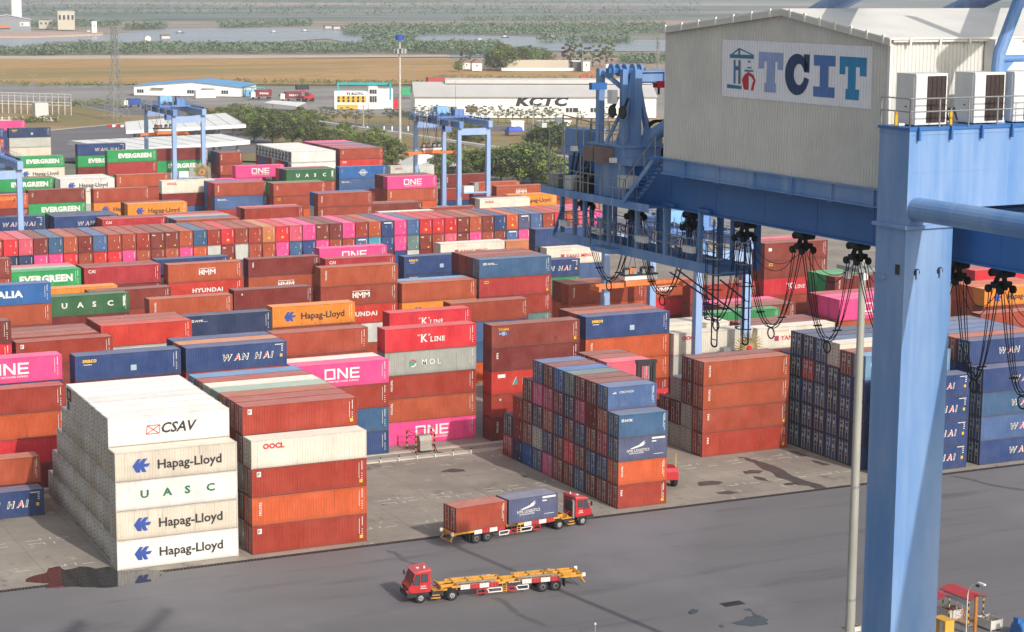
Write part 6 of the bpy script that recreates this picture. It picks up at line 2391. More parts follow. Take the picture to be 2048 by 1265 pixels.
for x in (61.0, 71.0, 82.5):
    part_box('window', K, [(x, x + 5, -.08, 0, 2.2, 4.0, M_WIN), (x + 1.2, x + 1.4, -.12, -.081, 2.2, 4.0, M_SHEET), (x + 2.6, x + 2.8, -.12, -.081, 2.2, 4.0, M_SHEET), (x - .1, x + 5.1, -.2, -.01, 2.0, 2.19, M_SHEET)])
part_box('shop_front', K, [(20.5, 25.2, -.1, 0, 2.2, 4.6, M_BROWNBOX), (20.5, 25.2, -.6, -.11, 4.6, 5.0, M_SHEET2)])
part_box('red_awning', K, [(10, 14, -.8, 0, 3.4, 4.6, T_RED)])
# office with yellow window bands
p, yaw, L = facade(669, 219, 786, 219)
K = empty('office_building', p, yaw)
tag(K, 'small white office with yellow window bands and turquoise frame', 'building')
b = MB()
b.box(0, L * .58, 0, 9, 0, 7.6, M_SHEET)
b.box(L * .58, L * .74, -.6, 8, 0, 9.6, M_SHEET)
b.box(L * .74, L, 0, 9, 0, 8.6, M_SHEET)
b.build('wall', K)
b = MB()
b.box(L * .05, L * .97, 2.0, 2.8, 10.2, 11.2, M_TURQ)
b.box(L * .05, L * .08, 2.0, 2.8, 7.6, 10.2, M_TURQ)
b.box(L * .94, L * .97, -.1, .7, 4.0, 10.2, M_TURQ)
b.box(L * .94, L * .97, -.1, 2.0, 10.2, 11.2, M_TURQ)
b.build('roof_frame', K)
part_box('yellow_band', K, [(L * .04, L * .54, -.08, 0, 2.9, 5.6, T_YEL), (L * .04, L * .4, -.08, 0, .2, 2.0, T_YEL)])
for i in range(6):
    x = L * (.055 + .083 * i)
    part_box('window', K, [(x, x + L * .035, -.14, -.081, 4.4, 5.5, M_WIN), (x, x + L * .035, -.14, -.081, 3.0, 4.1, M_WIN)])
part_box('window', K, [(L * .6, L * .72, -.68, -.61, 6.6, 8.4, M_WIN), (L * .6, L * .72, -.68, -.61, 3.0, 5.6, M_WIN), (L * .64, L * .645, -.72, -.681, 3.0, 8.4, M_SHEET), (L * .68, L * .685, -.72, -.681, 3.0, 8.4, M_SHEET)])
b = MB()
b.text('TI KCTC', (L * .2, -.1, 6.1), X_, Z_, .95, T_BLACK, bold=.05, wide=1.4)
b.build('name_lettering', K)
# blue-roofed shed
p, yaw, L = facade(268, 191, 482, 194)
K = empty('blue_roof_shed', p, yaw)
tag(K, 'wide pale shed under a low bright blue gabled roof', 'warehouse')
b = MB()
b.raw([(0, 0, 0), (L, 0, 0), (L, 0, 4.4), (L * .55, 0, 6.6), (0, 0, 4.4), (0, 30, 0), (L, 30, 0), (L, 30, 4.4), (L * .55, 30, 6.6), (0, 30, 4.4)], [(0, 1, 2, 3, 4), (9, 8, 7, 6, 5), (1, 6, 7, 2), (5, 0, 4, 9)], M_SHEET)
b.build('wall', K)
b = MB()
for q in ([(-.6, -.8, 4.3), (L * .55, -.8, 6.65), (L * .55, 31, 6.65), (-.6, 31, 4.3)], [(L * .55, -.8, 6.65), (L + .6, -.8, 4.3), (L + .6, 31, 4.3), (L * .55, 31, 6.65)]):
    b.face([(x, y, z + .25) for x, y, z in q], M_SKYB)
    b.face([(x, y, z) for x, y, z in q][::-1], M_SKYB)
    b.face([q[0], q[1], (q[1][0], q[1][1], q[1][2] + .25), (q[0][0], q[0][1], q[0][2] + .25)], M_SKYB)
b.build('roof', K)
for x in (.03, .5, .82):
    part_box('window', K, [(L * x, L * x + .9, -.08, 0, 1.2, 2.8, M_WIN), (L * x + 1.1, L * x + 2, -.08, 0, 1.2, 2.8, M_WIN), (L * x + 2.2, L * x + 3.1, -.08, 0, 1.2, 2.8, M_WIN)])
for x in (.17, .64):
    part_box('canopy', K, [(L * x, L * x + 6, -1.6, 0, 3.4, 3.7, M_STEEL)])
# turquoise pipe frame beside the shed
p = at(492, 194)
b = MB()
for x in (0, 4, 9):
    for y in (0, 3):
        b.bar((x, y, 0), (x, y, 4.2), .3, M_TURQ)
for y in (0, 3):
    b.bar((0, y, 4.2), (9, y, 4.2), .3, M_TURQ)
for x in (0, 4, 9):
    b.bar((x, 0, 4.2), (x, 3, 4.2), .3, M_TURQ)
b.box(.3, 3.4, .4, 2.6, .2, 3.0, M_SKYB)
tag(b.build('weighbridge_frame', None, p), 'turquoise steel weighbridge frame with blue booth beside the blue roofed shed', 'frame')
# open canopies with white flat roofs on columns (truck gates)
def canopy(uv, h, t, label, cols, skirt=1.2):
    pts = [at(u, v, h) for u, v in uv]
    root = empty('gate_canopy', (pts[0].x, pts[0].y, 0))
    tag(root, label, 'canopy', 'white gate canopies')
    o = pts[0]
    L = [(q - o) for q in pts]
    b = MB()
    top = [(q.x, q.y, h) for q in L]
    bot = [(q.x, q.y, h - t) for q in L]
    b.face(top, M_SHEET)
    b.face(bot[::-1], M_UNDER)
    for i in range(4):
        j = (i + 1) % 4
        b.face([bot[i], bot[j], top[j], top[i]], M_SHEET)
    for k in range(9):
        a_, c_ = Vector(top[0]).lerp(Vector(top[1]), k / 8), Vector(top[3]).lerp(Vector(top[2]), k / 8)
        b.bar(a_ + Z_ * .06, c_ + Z_ * .06, .12, M_SHEET2)
    b.build('roof', root)
    for i in range(cols):
        for j in (.12, .88):
            f_ = (i + .5) / cols
            a_, c_ = Vector(bot[0]).lerp(Vector(bot[1]), f_), Vector(bot[3]).lerp(Vector(bot[2]), f_)
            q = a_.lerp(c_, j)
            part_box('column', root, [(q.x - .35, q.x + .35, q.y - .35, q.y + .35, 0, h - t - .01, M_CONCR)])
    return root
canopy([(252, 262), (492, 250), (450, 226), (250, 244)], 6.5, 1.0, 'long white flat roofed gate canopy behind the left yard crane', 6)
canopy([(250, 300), (500, 281), (440, 268), (136, 282)], 6.0, 1.2, 'nearer white flat roofed canopy low behind the green containers', 7)
# substation of white posts and beams
SUB = empty('substation', at(0, 238))
tag(SUB, 'white steel substation of posts and beams with a blank block, far left', 'substation')
o = at(0, 238)
def L_(u, v, z=0):
    q = at(u, v, z) - o
    return Vector((q.x, q.y, z))
b = MB()
mw = mat('substation_white', '#c9c6c0', .6, vary=.1)
for k in range(14):
    for off in (0, 1):
        u = -20 + k * 12.5
        v = 226 + k * .4 - off * 12
        c = L_(u, v)
        b.bar(c, c + Z_ * (6.2 if off else 5), .22, mw)
for off in (0, 1):
    for z in ((5, 3.9) if not off else (6.2, 5)):
        a_, c_ = L_(-20, 226 - off * 12), L_(-20 + 13 * 12.5, 231 - off * 12)
        b.bar(a_ + Z_ * z, c_ + Z_ * z, .28, mw)
for k in range(14):
    u = -20 + k * 12.5
    a_, c_ = L_(u, 226 + k * .4), L_(u, 214 + k * .4)
    b.bar(a_ + Z_ * 5, c_ + Z_ * 6.2, .2, mw)
b.build('bus_frame', SUB)
part_box('control_block', SUB, [(*(lambda q: (q.x, q.x + 5.2, q.y, q.y + 5))(L_(71, 239)), 0, 6.2, mw)])
b = MB()
for k in range(10):
    u = -10 + k * 14
    c = L_(u, 243)
    b.box(c.x - .25, c.x + .25, c.y - .25, c.y + .25, 0, 1.8, mw)
for k in range(9):
    a_, c_ = L_(-10 + k * 14, 243), L_(4 + k * 14, 243)
    b.bar(a_ + Z_ * .3, c_ + Z_ * .3, .15, mw, .6)
    b.bar(a_ + Z_ * 1.4, c_ + Z_ * 1.4, .08, mw)
b.build('perimeter_fence', SUB)
# far plant by the water
p, yaw, L = facade(-60, 66, 62, 66)
K = empty('riverside_plant', p, yaw)
tag(K, 'grey gabled plant by the water with a white panel on its wall', 'factory')
mg = mat('plant_grey', '#8b8c92', .7, vary=.1, scale=.02)
b = MB()
b.raw([(0, 0, 0), (L, 0, 0), (L, 0, 12), (L * .62, 0, 16), (0, 0, 12), (0, 40, 0), (L, 40, 0), (L, 40, 12), (L * .62, 40, 16), (0, 40, 12)], [(0, 1, 2, 3, 4), (1, 6, 7, 2), (9, 8, 7, 6, 5)], mg)
b.build('wall', K)
b = MB()
b.raw([(-1, -1, 12.2), (L * .62, -1, 16.3), (L * .62, 41, 16.3), (-1, 41, 12.2), (L + 1, -1, 12), (L + 1, 41, 12)], [(0, 1, 2, 3), (1, 4, 5, 2)], M_SHEET)
b.build('roof', K)
part_box('wall_panel', K, [(L * .82, L * .98, -.3, 0, 6, 10, T_WHITE), (L * .84, L * .88, -.4, -.31, 6.8, 9.2, mg)])
part_box('loading_band', K, [(0, L * .66, -2, 0, 4.5, 6.5, M_ORNG)])
for i, u in enumerate((29, 38.5)):
    p = at(u, 66 - 8)
    b = MB()
    b.tube([(0, 0, 7), (0, 0, 28), (0, 0, 29.5)], [3.0, 3.0, 1.6], M_SHEET, 16)
    b.tube([(0, 0, 0), (0, 0, 7)], 3.05, M_TURQ, 16)
    tag(b.build('silo', None, p), 'white cement silo on turquoise base behind the grey plant, ' + ('left one' if i == 0 else 'right one'), 'silo', 'silos behind the riverside plant')
def plain_building(uL, vL, uR, vR, h, dep, m, name, label, roof=None, wins=0, rh=0, cat='building'):
    p, yaw, L = facade(uL, vL, uR, vR)
    K = empty(name, p, yaw)
    tag(K, label, cat)
    b = MB()
    b.box(0, L, 0, dep, 0, h, m)
    b.build('wall', K)
    b = MB()
    if rh:
        e = L * .05
        b.raw([(-e, -e, h), (L + e, -e, h), (L + e, dep + e, h), (-e, dep + e, h), (L * .5, -e, h + rh), (L * .5, dep + e, h + rh)], [(0, 4, 5, 3), (4, 1, 2, 5), (0, 1, 4), (2, 3, 5)], roof or m)
    else:
        b.box(-.2, L + .2, -.2, dep + .2, h, h + .4, roof or m)
    b.build('roof', K)
    for i in range(wins):
        x = L * (i + .5) / wins
        part_box('window', K, [(x - L * .06, x + L * .06, -.15, 0, h * .55, h * .8, M_WIN)])
    return K
mcr = mat('far_cream', '#c4bba9', .8, vary=.1, scale=.02)
plain_building(116, 60, 150, 60, 18, 20, mcr, 'riverside_block', 'cream square block with dark windows right of the grey riverside plant', wins=4)
plain_building(78, 58, 106, 58, 8, 14, mcr, 'riverside_hall', 'low cream hall between the grey plant and the square block', wins=3)
plain_building(184, 68, 194, 68, 11, 8, M_SHEET, 'riverside_tower', 'small white tower house at the tip of the wharf', wins=1)
plain_building(291, 88, 302, 88, 5, 6, M_SHEET, 'boat_house', 'tiny white hut on the mangrove shore', rh=1.5)
b = MB()
pts = [at(u, v) for u, v in [(-60, 75), (60, 76), (205, 71), (206, 67), (60, 66), (-60, 68)]]
b.prism([(q.x, q.y) for q in pts], -.4, 1.2, mat('wharf_pink', '#bfa592', .9, vary=.12, scale=.02))
tag(b.build('wharf', None), 'long low pinkish wharf along the far water, left', 'wharf')
# house group beyond the warehouse
plain_building(925, 139, 942, 139, 4, 8, M_SHEET, 'roadside_house', 'small white house at the left end of the walled group', roof=mat('roof_brown', '#8f7464', .8), rh=2, wins=1, cat='house')
plain_building(944, 142, 964, 142, 4.6, 8, M_SHEET, 'roadside_house', 'small white house with blue grey front under brown roof', roof=mat('roof_brown', '#8f7464', .8), rh=2.4, wins=1, cat='house')
plain_building(968, 139, 985, 139, 5, 8, M_SHEET, 'roadside_house', 'white house with dark window behind the lamp poles', roof=M_SHEET2, wins=2, cat='house')
plain_building(1145, 142, 1166, 142, 5.5, 9, M_UNDER, 'roadside_house', 'dark fronted house left of the white house with one window', roof=M_SHEET, wins=1, cat='house')
plain_building(1166, 143, 1180, 143, 5.5, 9, M_SHEET, 'roadside_house', 'white house with one dark window near the excavators', roof=M_SHEET2, wins=1, cat='house')
plain_building(1212, 143, 1220, 143, 3.5, 5, M_SHEET, 'roadside_hut', 'tiny white hut at the right end of the walled group', wins=1, cat='hut')
p, yaw, L = facade(1003, 142, 1150, 142)
b = MB()
b.box(0, L, 0, .4, 0, 1.6, M_SHEET)
b.box(0, L, 22, 22.4, 0, 5.6, mcr)
for k in range(26):
    b.box(L * k / 26, L * k / 26 + .4, -.1, .5, 0, 1.9, M_SHEET)
o = b.build('boundary_wall', None, p)
o.rotation_euler = (0, 0, yaw)
tag(o, 'long cream boundary wall joining the roadside houses', 'wall')
# green-walled house with red-brown hipped roof, site huts, tarpaulin lorry
p, yaw, L = facade(1070, 283, 1142, 283)
K = empty('guard_house', p, yaw)
tag(K, 'green walled house with red brown roof among the bushes', 'house')
b = MB()
gw = mat('wall_green', '#6f9a86', .8, vary=.1)
b.raw([(0, 0, 0), (L, 0, 0), (L, 0, 2.2), (L / 2, 0, 4.2), (0, 0, 2.2), (0, 9, 0), (L, 9, 0), (L, 9, 2.2), (L / 2, 9, 4.2), (0, 9, 2.2)], [(0, 1, 2, 3, 4), (1, 6, 7, 2), (9, 8, 7, 6, 5), (5, 0, 4, 9)], gw)
b.build('wall', K)
b = MB()
for q in ([(-.8, -.6, 2.0), (L / 2, -.6, 4.5), (L / 2, 10, 4.5), (-.8, 10, 2.0)], [(L / 2, -.6, 4.5), (L + .8, -.6, 2.0), (L + .8, 10, 2.0), (L / 2, 10, 4.5)]):
    b.face(q, mat('roof_redbrown', '#7d4640', .8, vary=.15))
    b.bar(Vector(q[0]) + Vector((0, -.02, -.1)), Vector(q[1]) + Vector((0, -.02, -.1)), .1, M_SHEET, .22)
b.build('roof', K)
plain_building(1023, 262, 1048, 262, 3.2, 5, M_SHEET, 'site_office', 'white flat roofed cabin beside the blue tarpaulin', wins=0)
plain_building(1085, 254, 1142, 252, 1.6, 5, M_SHEET, 'site_store', 'low white roof behind the green walled house')
plain_building(1152, 286, 1210, 286, 4.2, 6, mat('shed_grey', '#9a9da0', .7, vary=.1), 'steel_shed', 'grey steel shed with pale blue strip left of the blue crane tower', roof=mat('shed_strip', '#b7cbd6', .6))
plain_building(1158, 306, 1172, 306, 3.4, 4, T_BLUE, 'portable_cabin', 'blue portable cabin near the white sign board')
p = at(1018, 271)
K = empty('tarpaulin_stack', p, .1)
tag(K, 'heap covered by a bright blue tarpaulin near the white cabin', 'tarpaulin')
b = MB()
b.raw([(0, 0, 1.2), (6.2, 0, 1.2), (6.4, 3, 1.2), (-.2, 3, 1.2), (.5, .6, 2.9), (2.2, .9, 2.6), (4.0, .7, 3.1), (5.8, .8, 2.7), (5.6, 2.3, 2.8), (.6, 2.2, 2.9)], [(0, 1, 7, 6, 5, 4), (1, 2, 8, 7), (2, 3, 9, 8), (3, 0, 4, 9), (4, 5, 6, 7, 8, 9)], mat('tarpaulin_blue', '#3550b4', .5, vary=.2))
b.build('cover', K)
part_box('pallet_base', K, [(0, 6.2, .2, 2.8, 0, 1.19, M_BROWNBOX)])
p = at(1172, 292)
b = MB()
b.box(0, 4.2, 0, .15, 1.5, 3.9, T_WHITE)
for x in (.4, 3.8):
    b.bar((x, .08, 0), (x, .08, 1.5), .15, M_STEEL)
for k in range(3):
    b.box(.6, 3.6, -.02, 0, 2.0 + k * .5, 2.2 + k * .5, (M_DARK, T_RED, T_TEAL)[k])
tag(b.build('site_board', None, p), 'white site notice board on two legs beside the blue cabin', 'sign')
# round white tent roof beyond the yard crane
p = at(855, 352)
b = MB()
b.raw([(-6, -6, 3), (10, -6, 3), (10, 8, 3), (-6, 8, 3), (-2, 1, 6.8)], [(0, 1, 4), (1, 2, 4), (2, 3, 4), (3, 0, 4)], M_SHEET)
for x, y in ((-5.8, -5.8), (9.8, -5.8), (9.8, 7.8), (-5.8, 7.8)):
    b.bar((x, y, 0), (x, y, 3), .25, M_DARK)
tag(b.build('tent_roof', None, p), 'white pointed tent roof behind the pink container and yard crane', 'tent')
# lorries and containers on the far lot
def far_box(u, v, yaw, dims, m, name, label, cat, z0=0, extra=None):
    p = at(u, v)
    root = empty(name, p, yaw)
    tag(root, label, cat)
    part_box('body', root, [(0, dims[0], 0, dims[1], z0, z0 + dims[2], m)])
    return root
mm = mat('lot_maroon', '#7a2f33', .6, vary=.15)
for u, v, lab in ((513, 199, 'maroon container lettered in white on the far lot, left one'), (572, 203, 'maroon container lettered in white on the far lot beside a red stacker')):
    r_ = far_box(u, v, .05, (7.6, 2.5, 3.0), mm, 'lot_container', lab, 'container', 1.2)
    b = MB()
    for k in range(5):
        b.box(1.6 + k * .9, 2.2 + k * .9, -.06, -.01, 2.3 - .05 * k, 3.1 - .05 * k, T_WHITE)
    b.build('lettering', r_)
    b = MB()
    b.box(-2.6, -.4, .1, 2.4, .9, 3.4, T_WHITE)
    b.box(-2.62, -2.6, .3, 2.2, 2.2, 3.1, M_WIN)
    b.build('cab', r_)
    for x in (-1.6, 1.2, 5.5, 6.6):
        b = MB()
        b.disc((x, .1, .55), 'y', .55, .4, M_RUBBER, 14)
        b.build('wheel', r_)
r_ = far_box(594, 193, 0, (6.2, 2.4, 2.4), M_DARK, 'lot_container', 'black container held by the red reach stacker', 'container', 3.0)
p = at(608, 204)
RS = empty('reach_stacker', p, 0)
tag(RS, 'red reach stacker on the far lot', 'reach stacker')
part_box('body', RS, [(0, 5, 0, 3, .8, 2.4, M_TRED), (2.8, 5, .2, 2.8, 2.4, 3.0, M_TRED)])
part_box('cab', RS, [(1.2, 2.6, .6, 2.2, 2.4, 4.0, M_GLASS)])
b = MB(); b.bar((4.2, 1.5, 3.0), (-1.0, 1.5, 5.4), .7, M_TRED); b.build('boom', RS)
for x in (.9, 4.1):
    for y in (0, 3):
        b = MB(); b.disc((x, y, .85), 'y', .85, .7, M_RUBBER, 16); b.build('wheel', RS)
# white roadside shelter roofs, wall and pipe rack
b = MB()
pts = [at(u, v, 3.4) for u, v in ((528, 206), (545, 201), (612, 205), (592, 213))]
b.face(pts, M_SHEET)
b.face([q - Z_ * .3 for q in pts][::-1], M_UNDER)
for i in range(4):
    b.face([pts[i] - Z_ * .3, pts[(i + 1) % 4] - Z_ * .3, pts[(i + 1) % 4], pts[i]], M_SHEET)
    b.bar((pts[i].x, pts[i].y, 0), (pts[i].x, pts[i].y, 3.1), .2, M_STEEL)
tag(b.build('parking_canopy', None), 'white curved parking canopy behind the dark trees', 'canopy')
PR = empty('pipe_rack', at(548, 236))
tag(PR, 'long white pipe bridge on posts crossing behind the trees', 'pipe rack')
o = at(548, 236)
rack = [at(u, v, 4.2) - o for u, v in ((548, 230), (640, 243), (700, 252), (800, 266), (930, 285), (1060, 304), (1190, 322), (1330, 338))]
b = MB()
for k in (-.8, 0, .8):
    b.tube([q + Vector((k * .4, k, 0)) for q in rack], .28, (M_SHEET, mat('pipe_pink', '#cfb6b2', .6, vary=.1), M_STEEL)[int(k / .8 + 1)], 6)
for k in (-1.1, 1.1):
    b.tube([q + Vector((k * .4, k, -.5)) for q in rack], .22, M_SHEET, 4)
b.build('pipe_run', PR)
b = MB()
for a_, c_ in zip(rack, rack[1:]):
    n = max(1, int((c_ - a_).length / 9))
    for i in range(n):
        q = a_.lerp(c_, i / n)
        for s_ in (-1, 1):
            b.bar((q.x + s_ * .4, q.y + s_, 0), (q.x + s_ * .4, q.y + s_, q.z - .55), .28, M_SHEET)
b.build('support_posts', PR)
# fence posts along the service road and lattice pylon, lamp posts
def simple_pole(u, v, h, label, name='street_lamp', arm=True, m=None, cat='street lamp', group='lamp posts along the service road', z=0):
    p = at(u, v)
    root = empty(name, p)
    tag(root, label, cat, group)
    b = MB()
    b.tube([(0, 0, z), (0, 0, h)], [.14, .09], m or M_STEEL, 6)
    b.build('post', root)
    if arm:
        b = MB()
        for s_ in ((-1, 1) if arm == 2 else (1,)):
            b.tube([(0, 0, h), (s_ * 1.8, 0, h + .5)], .07, M_STEEL, 5)
            b.box(s_ * 1.8 - .5, s_ * 1.8 + .5, -.2, .2, h + .45, h + .6, M_STEEL)
        b.build('lamp_arm', root)
for i, (u, v, h) in enumerate([(2, 184, 8), (66, 184, 7.5), (135, 191, 7.5), (207, 204, 8)]):
    simple_pole(u, v, h, 'double armed street lamp by the dry field, %s from the left' % ORD[i], arm=2)
for i, (u, v, h) in enumerate([(235, 246, 14), (646, 222, 12), (911, 238, 15), (828, 170, 8)]):
    simple_pole(u, v, h, ['thin bare pole below the lattice pylon', 'thin grey pole left of the yellow banded office', 'latticed aerial pole before the long white warehouse', 'short flagpole behind the warehouse roof'][i], 'utility_pole', False, cat='pole', group='bare poles')
for i, (u, v, h) in enumerate([(727, 258, 9), (1066, 262, 10), (1207, 250, 10)]):
    p = at(u, v)
    root = empty('utility_pole', p)
    tag(root, ['concrete power pole with crossarms in front of the yellow banded office', 'concrete power pole left of the red brown roof', 'concrete power pole at the right end of the white warehouse'][i], 'power pole', 'power poles along the road')
    b = MB(); b.tube([(0, 0, 0), (0, 0, h)], [.25, .16], M_CONCR, 6); b.build('post', root)
    part_box('crossarm', root, [(-1.6, 1.6, -.1, .1, h - .8, h - .6, M_CONCR), (-1.6, 1.6, -.1, .1, h - 2.0, h - 1.8, M_CONCR)])
    b = MB(); b.bar((-.6, 0, 0), (0, 0, 2.2), .15, M_CONCR); b.bar((.6, 0, 0), (0, 0, 2.2), .15, M_CONCR); b.build('footing_strut', root)
for i, u in enumerate((735, 752, 768, 784, 800, 816)):
    p = at(u, 262)
    b = MB(); b.box(-.2, .2, -.2, .2, 0, 1.7, M_SHEET)
    tag(b.build('fence_post', None, p), 'white concrete fence post, %s from the left before the tree row' % ORD[i], 'fence post', 'white fence posts beside the road')
def lattice(u, v, h, w0, w1, label, arms=True, m=None):
    p = at(u, v)
    root = empty('lattice_pylon', p, .3)
    tag(root, label, 'pylon')
    m = m or M_STEEL
    b = MB()
    n = 9
    def c(i, sx, sy):
        f_ = i / n
        z = h * f_
        w = w0 + (w1 - w0) * min(1, f_ / .62) if f_ < .62 else w1
        return Vector((sx * w / 2, sy * w / 2, z))
    for i in range(n):
        for sx, sy in ((-1, -1), (1, -1), (1, 1), (-1, 1)):
            b.bar(c(i, sx, sy), c(i + 1, sx, sy), .2, m)
        for (a0, a1) in (((-1, -1), (1, -1)), ((1, -1), (1, 1)), ((1, 1), (-1, 1)), ((-1, 1), (-1, -1))):
            b.bar(c(i, *a0), c(i + 1, *a1), .12, m)
            b.bar(c(i, *a1), c(i + 1, *a0), .12, m)
            b.bar(c(i + 1, *a0), c(i + 1, *a1), .12, m)
    b.build('tower', root)
    if arms:
        b = MB()
        for z in (h * .8, h * .9, h):
            b.bar((-4, 0, z), (4, 0, z), .2, m)
            b.bar((-4, 0, z), (0, 0, z - 2), .12, m)
            b.bar((4, 0, z), (0, 0, z - 2), .12, m)
        b.build('crossarm', root)
    return root
lattice(233, 238, 36, 7.5, 2.0, 'tall grey lattice pylon rising over the dry field', True)
lattice(1315, 150, 22, 1.6, 1.0, 'thin lattice mast just left of the corrugated machinery house', False)
# high mast floodlight in the yard
MM = empty('floodlight_mast', at(800, 327))
tag(MM, 'very tall white floodlight mast with blue top left of the yard crane', 'light mast')
b = MB(); b.tube([(0, 0, 0), (0, 0, 38)], [.5, .26], mat('mast_white', '#bdbbb2', .6, vary=.1), 12); b.build('post', MM)
b = MB()
b.disc((0, 0, 34.6), 'z', 1.6, .25, M_STEEL, 12)
for k in range(8):
    a = k * math.pi / 4
    b.box(math.cos(a) * 1.7 - .35, math.cos(a) * 1.7 + .35, math.sin(a) * 1.7 - .3, math.sin(a) * 1.7 + .3, 33.2, 34.6, M_STEEL)
b.build('lamp_ring', MM)
b = MB(); b.tube([(0, 0, 37.2), (0, 0, 38.6), (0, 0, 38.9)], [1.3, 1.3, .4], mat('mast_cap_blue', '#2a4da8', .5, vary=.1), 12); b.build('cap', MM)
# two excavators on the bare ground
for i, (u, v) in enumerate(((1166, 161), (1212, 160))):
    p = at(u, v)
    root = empty('excavator', p, .2 if i else -.3)
    tag(root, ['rust coloured excavator seen over the warehouse roof, left one', 'orange red excavator with raised boom, right one'][i], 'excavator', 'excavators beyond the warehouse')
    me_ = mat('digger_orange', '#b5502f', .6, vary=.15)
    part_box('tracks', root, [(-2.2, 2.2, -1.6, -.9, 0, .9, M_CHAS), (-2.2, 2.2, .9, 1.6, 0, .9, M_CHAS)])
    part_box('body', root, [(-1.8, 1.8, -1.4, 1.4, 1.0, 2.4, me_), (-.4, 1.2, -1.3, -.1, 2.4, 3.6, me_)])
    b = MB()
    b.bar((1.2, .2, 2.0), (-3.0 if i else 3.5, .2, 7.5 if i else 5), .6, me_)
    b.bar((-3.0 if i else 3.5, .2, 7.5 if i else 5), (-4.2 if i else 5.5, .2, 2.6), .45, me_)
    b.build('boom', root)
    part_box('bucket', root, [((-5 if i else 5), (-3.8 if i else 6.2), -.4, .8, 1.4, 2.6, me_)])
p = at(858, 170)
b = MB(); b.box(0, 13, 0, 2.5, 0, 2.6, mat('lot_red', '#a8413c', .7, vary=.15)); b.box(0, 13, 0, 2.5, 2.602, 5.2, mat('lot_red', '#a8413c', .7)); b.box(-.02, 13.02, -.02, 2.52, 5.2, 5.25, M_BROWNBOX)
tag(b.build('stacked_lot_containers', None, at(856, 176)), 'brick red containers stacked behind the left end of the warehouse', 'containers')
p = at(803, 197)
far_box(803, 197, .0, (8, 2.5, 3.5), mat('lot_green', '#2f9a68', .6, vary=.1), 'lot_container', 'green container between the office and the white warehouse', 'container', 1.5)
far_box(781, 218, .0, (3.6, 2.5, 4.0), T_RED, 'lot_container', 'red and white container beside the turquoise framed office', 'container')
far_box(392, 197, .0, (9.5, 3, 3.6), M_SHEET, 'lot_container', 'white box behind the left yard crane', 'container')
r_ = far_box(258, 215, .3, (6, 2.5, 2.6), T_BLUE, 'lorry', 'blue lorry on the road beside the lattice pylon', 'lorry', .9)
b = MB(); b.box(-2.4, -.3, .1, 2.4, .8, 3.0, T_WHITE); b.build('cab', r_)
for x in (-1.4, 1.0, 4.8):
    b = MB(); b.disc((x, .1, .5), 'y', .5, .4, M_RUBBER, 12); b.build('wheel', r_)
# ---------------------------------------------------------------- trees
def leaf_mat(name, a, c):
    m, nt, b = nodes_of(name)
    oi = nt.nodes.new('ShaderNodeObjectInfo')
    f = noise(nt, .55, 4)
    col = mixc(nt, ramp(nt, f, .35, .65), lin(a), lin(c))
    hs = nt.nodes.new('ShaderNodeHueSaturation')
    mr = N(nt, 'ShaderNodeMapRange')
    nt.links.new(oi.outputs['Random'], mr.inputs[0])
    mr.inputs[3].default_value = .75
    mr.inputs[4].default_value = 1.2
    nt.links.new(mr.outputs[0], hs.inputs['Value'])
    nt.links.new(col, hs.inputs['Color'])
    nt.links.new(hs.outputs[0], b.inputs['Base Color'])
    b.inputs['Roughness'].default_value = .8
    b.inputs['Specular IOR Level'].default_value = .15
    b.inputs['Transmission Weight'].default_value = 0
    MATS[name] = m
    return m
LV = [leaf_mat('leaf_olive', '#616d3f', '#868850'), leaf_mat('leaf_dark', '#586a47', '#7d875a'), leaf_mat('leaf_bright', '#6b8a40', '#99a34e'), leaf_mat('leaf_far', '#566a52', '#7a8566'), leaf_mat('leaf_russet', '#704a42', '#83594c')]
M_BARK = mat('bark', '#6a5848', .9, vary=.3, scale=3)
def leaves(b, c, rad, n, size, m, flat=.6):
    for _ in range(n):
        while True:
            d = Vector((rnd.uniform(-1, 1), rnd.uniform(-1, 1), rnd.uniform(-1, 1)))
            if .25 < d.length < 1:
                break
        q = Vector(c) + Vector((d.x * rad[0], d.y * rad[1], d.z * rad[2]))
        a1 = Vector((rnd.gauss(0, 1), rnd.gauss(0, 1), rnd.gauss(0, flat))).normalized()
        a2 = a1.cross(Vector((rnd.gauss(0, .5), rnd.gauss(0, .5), 1))).normalized()
        s_ = size * rnd.uniform(.6, 1.4)
        b.face([q - a1 * s_, q + a2 * s_ * .6, q + a1 * s_, q - a2 * s_ * .6], m)
def make_tree(h, spread, m, clumps, per, leaf, layered=True, trunk=.16, low=.42):
    root = empty('tree')
    b = MB()
    b.tube([(0, 0, 0), (.05, .03, h * .35), (0, .1, h * .7)], [trunk, trunk * .75, trunk * .35], M_BARK, 7)
    cs = []
    for k in range(clumps):
        a = k * 2.399 + rnd.uniform(-.3, .3)
        f_ = (k + .5) / clumps
        z = h * (low + (1 - low) * f_ * .95)
        rr = spread * (math.sin(math.pi * (.2 + .75 * (1 - f_))) if layered else math.sqrt(max(.05, 1 - (2 * f_ - 1) ** 2))) * rnd.uniform(.45, 1.1)
        c = (math.cos(a) * rr, math.sin(a) * rr, z)
        cs.append(c)
        b.tube([(0, 0, z * .72), (c[0] * .5, c[1] * .5, z * .86), c], [trunk * .4, trunk * .25, .03], M_BARK, 5)
    b.build('trunk', root)
    b = MB()
    for c in cs:
        r_ = spread * rnd.uniform(.2, .46)
        leaves(b, c, (r_, r_, r_ * (.42 if layered else .62)), per, leaf, rnd.choice([m, m, LV[0], LV[2], LV[1]]) if not layered else m)
    b.build('crown', root)
    return root
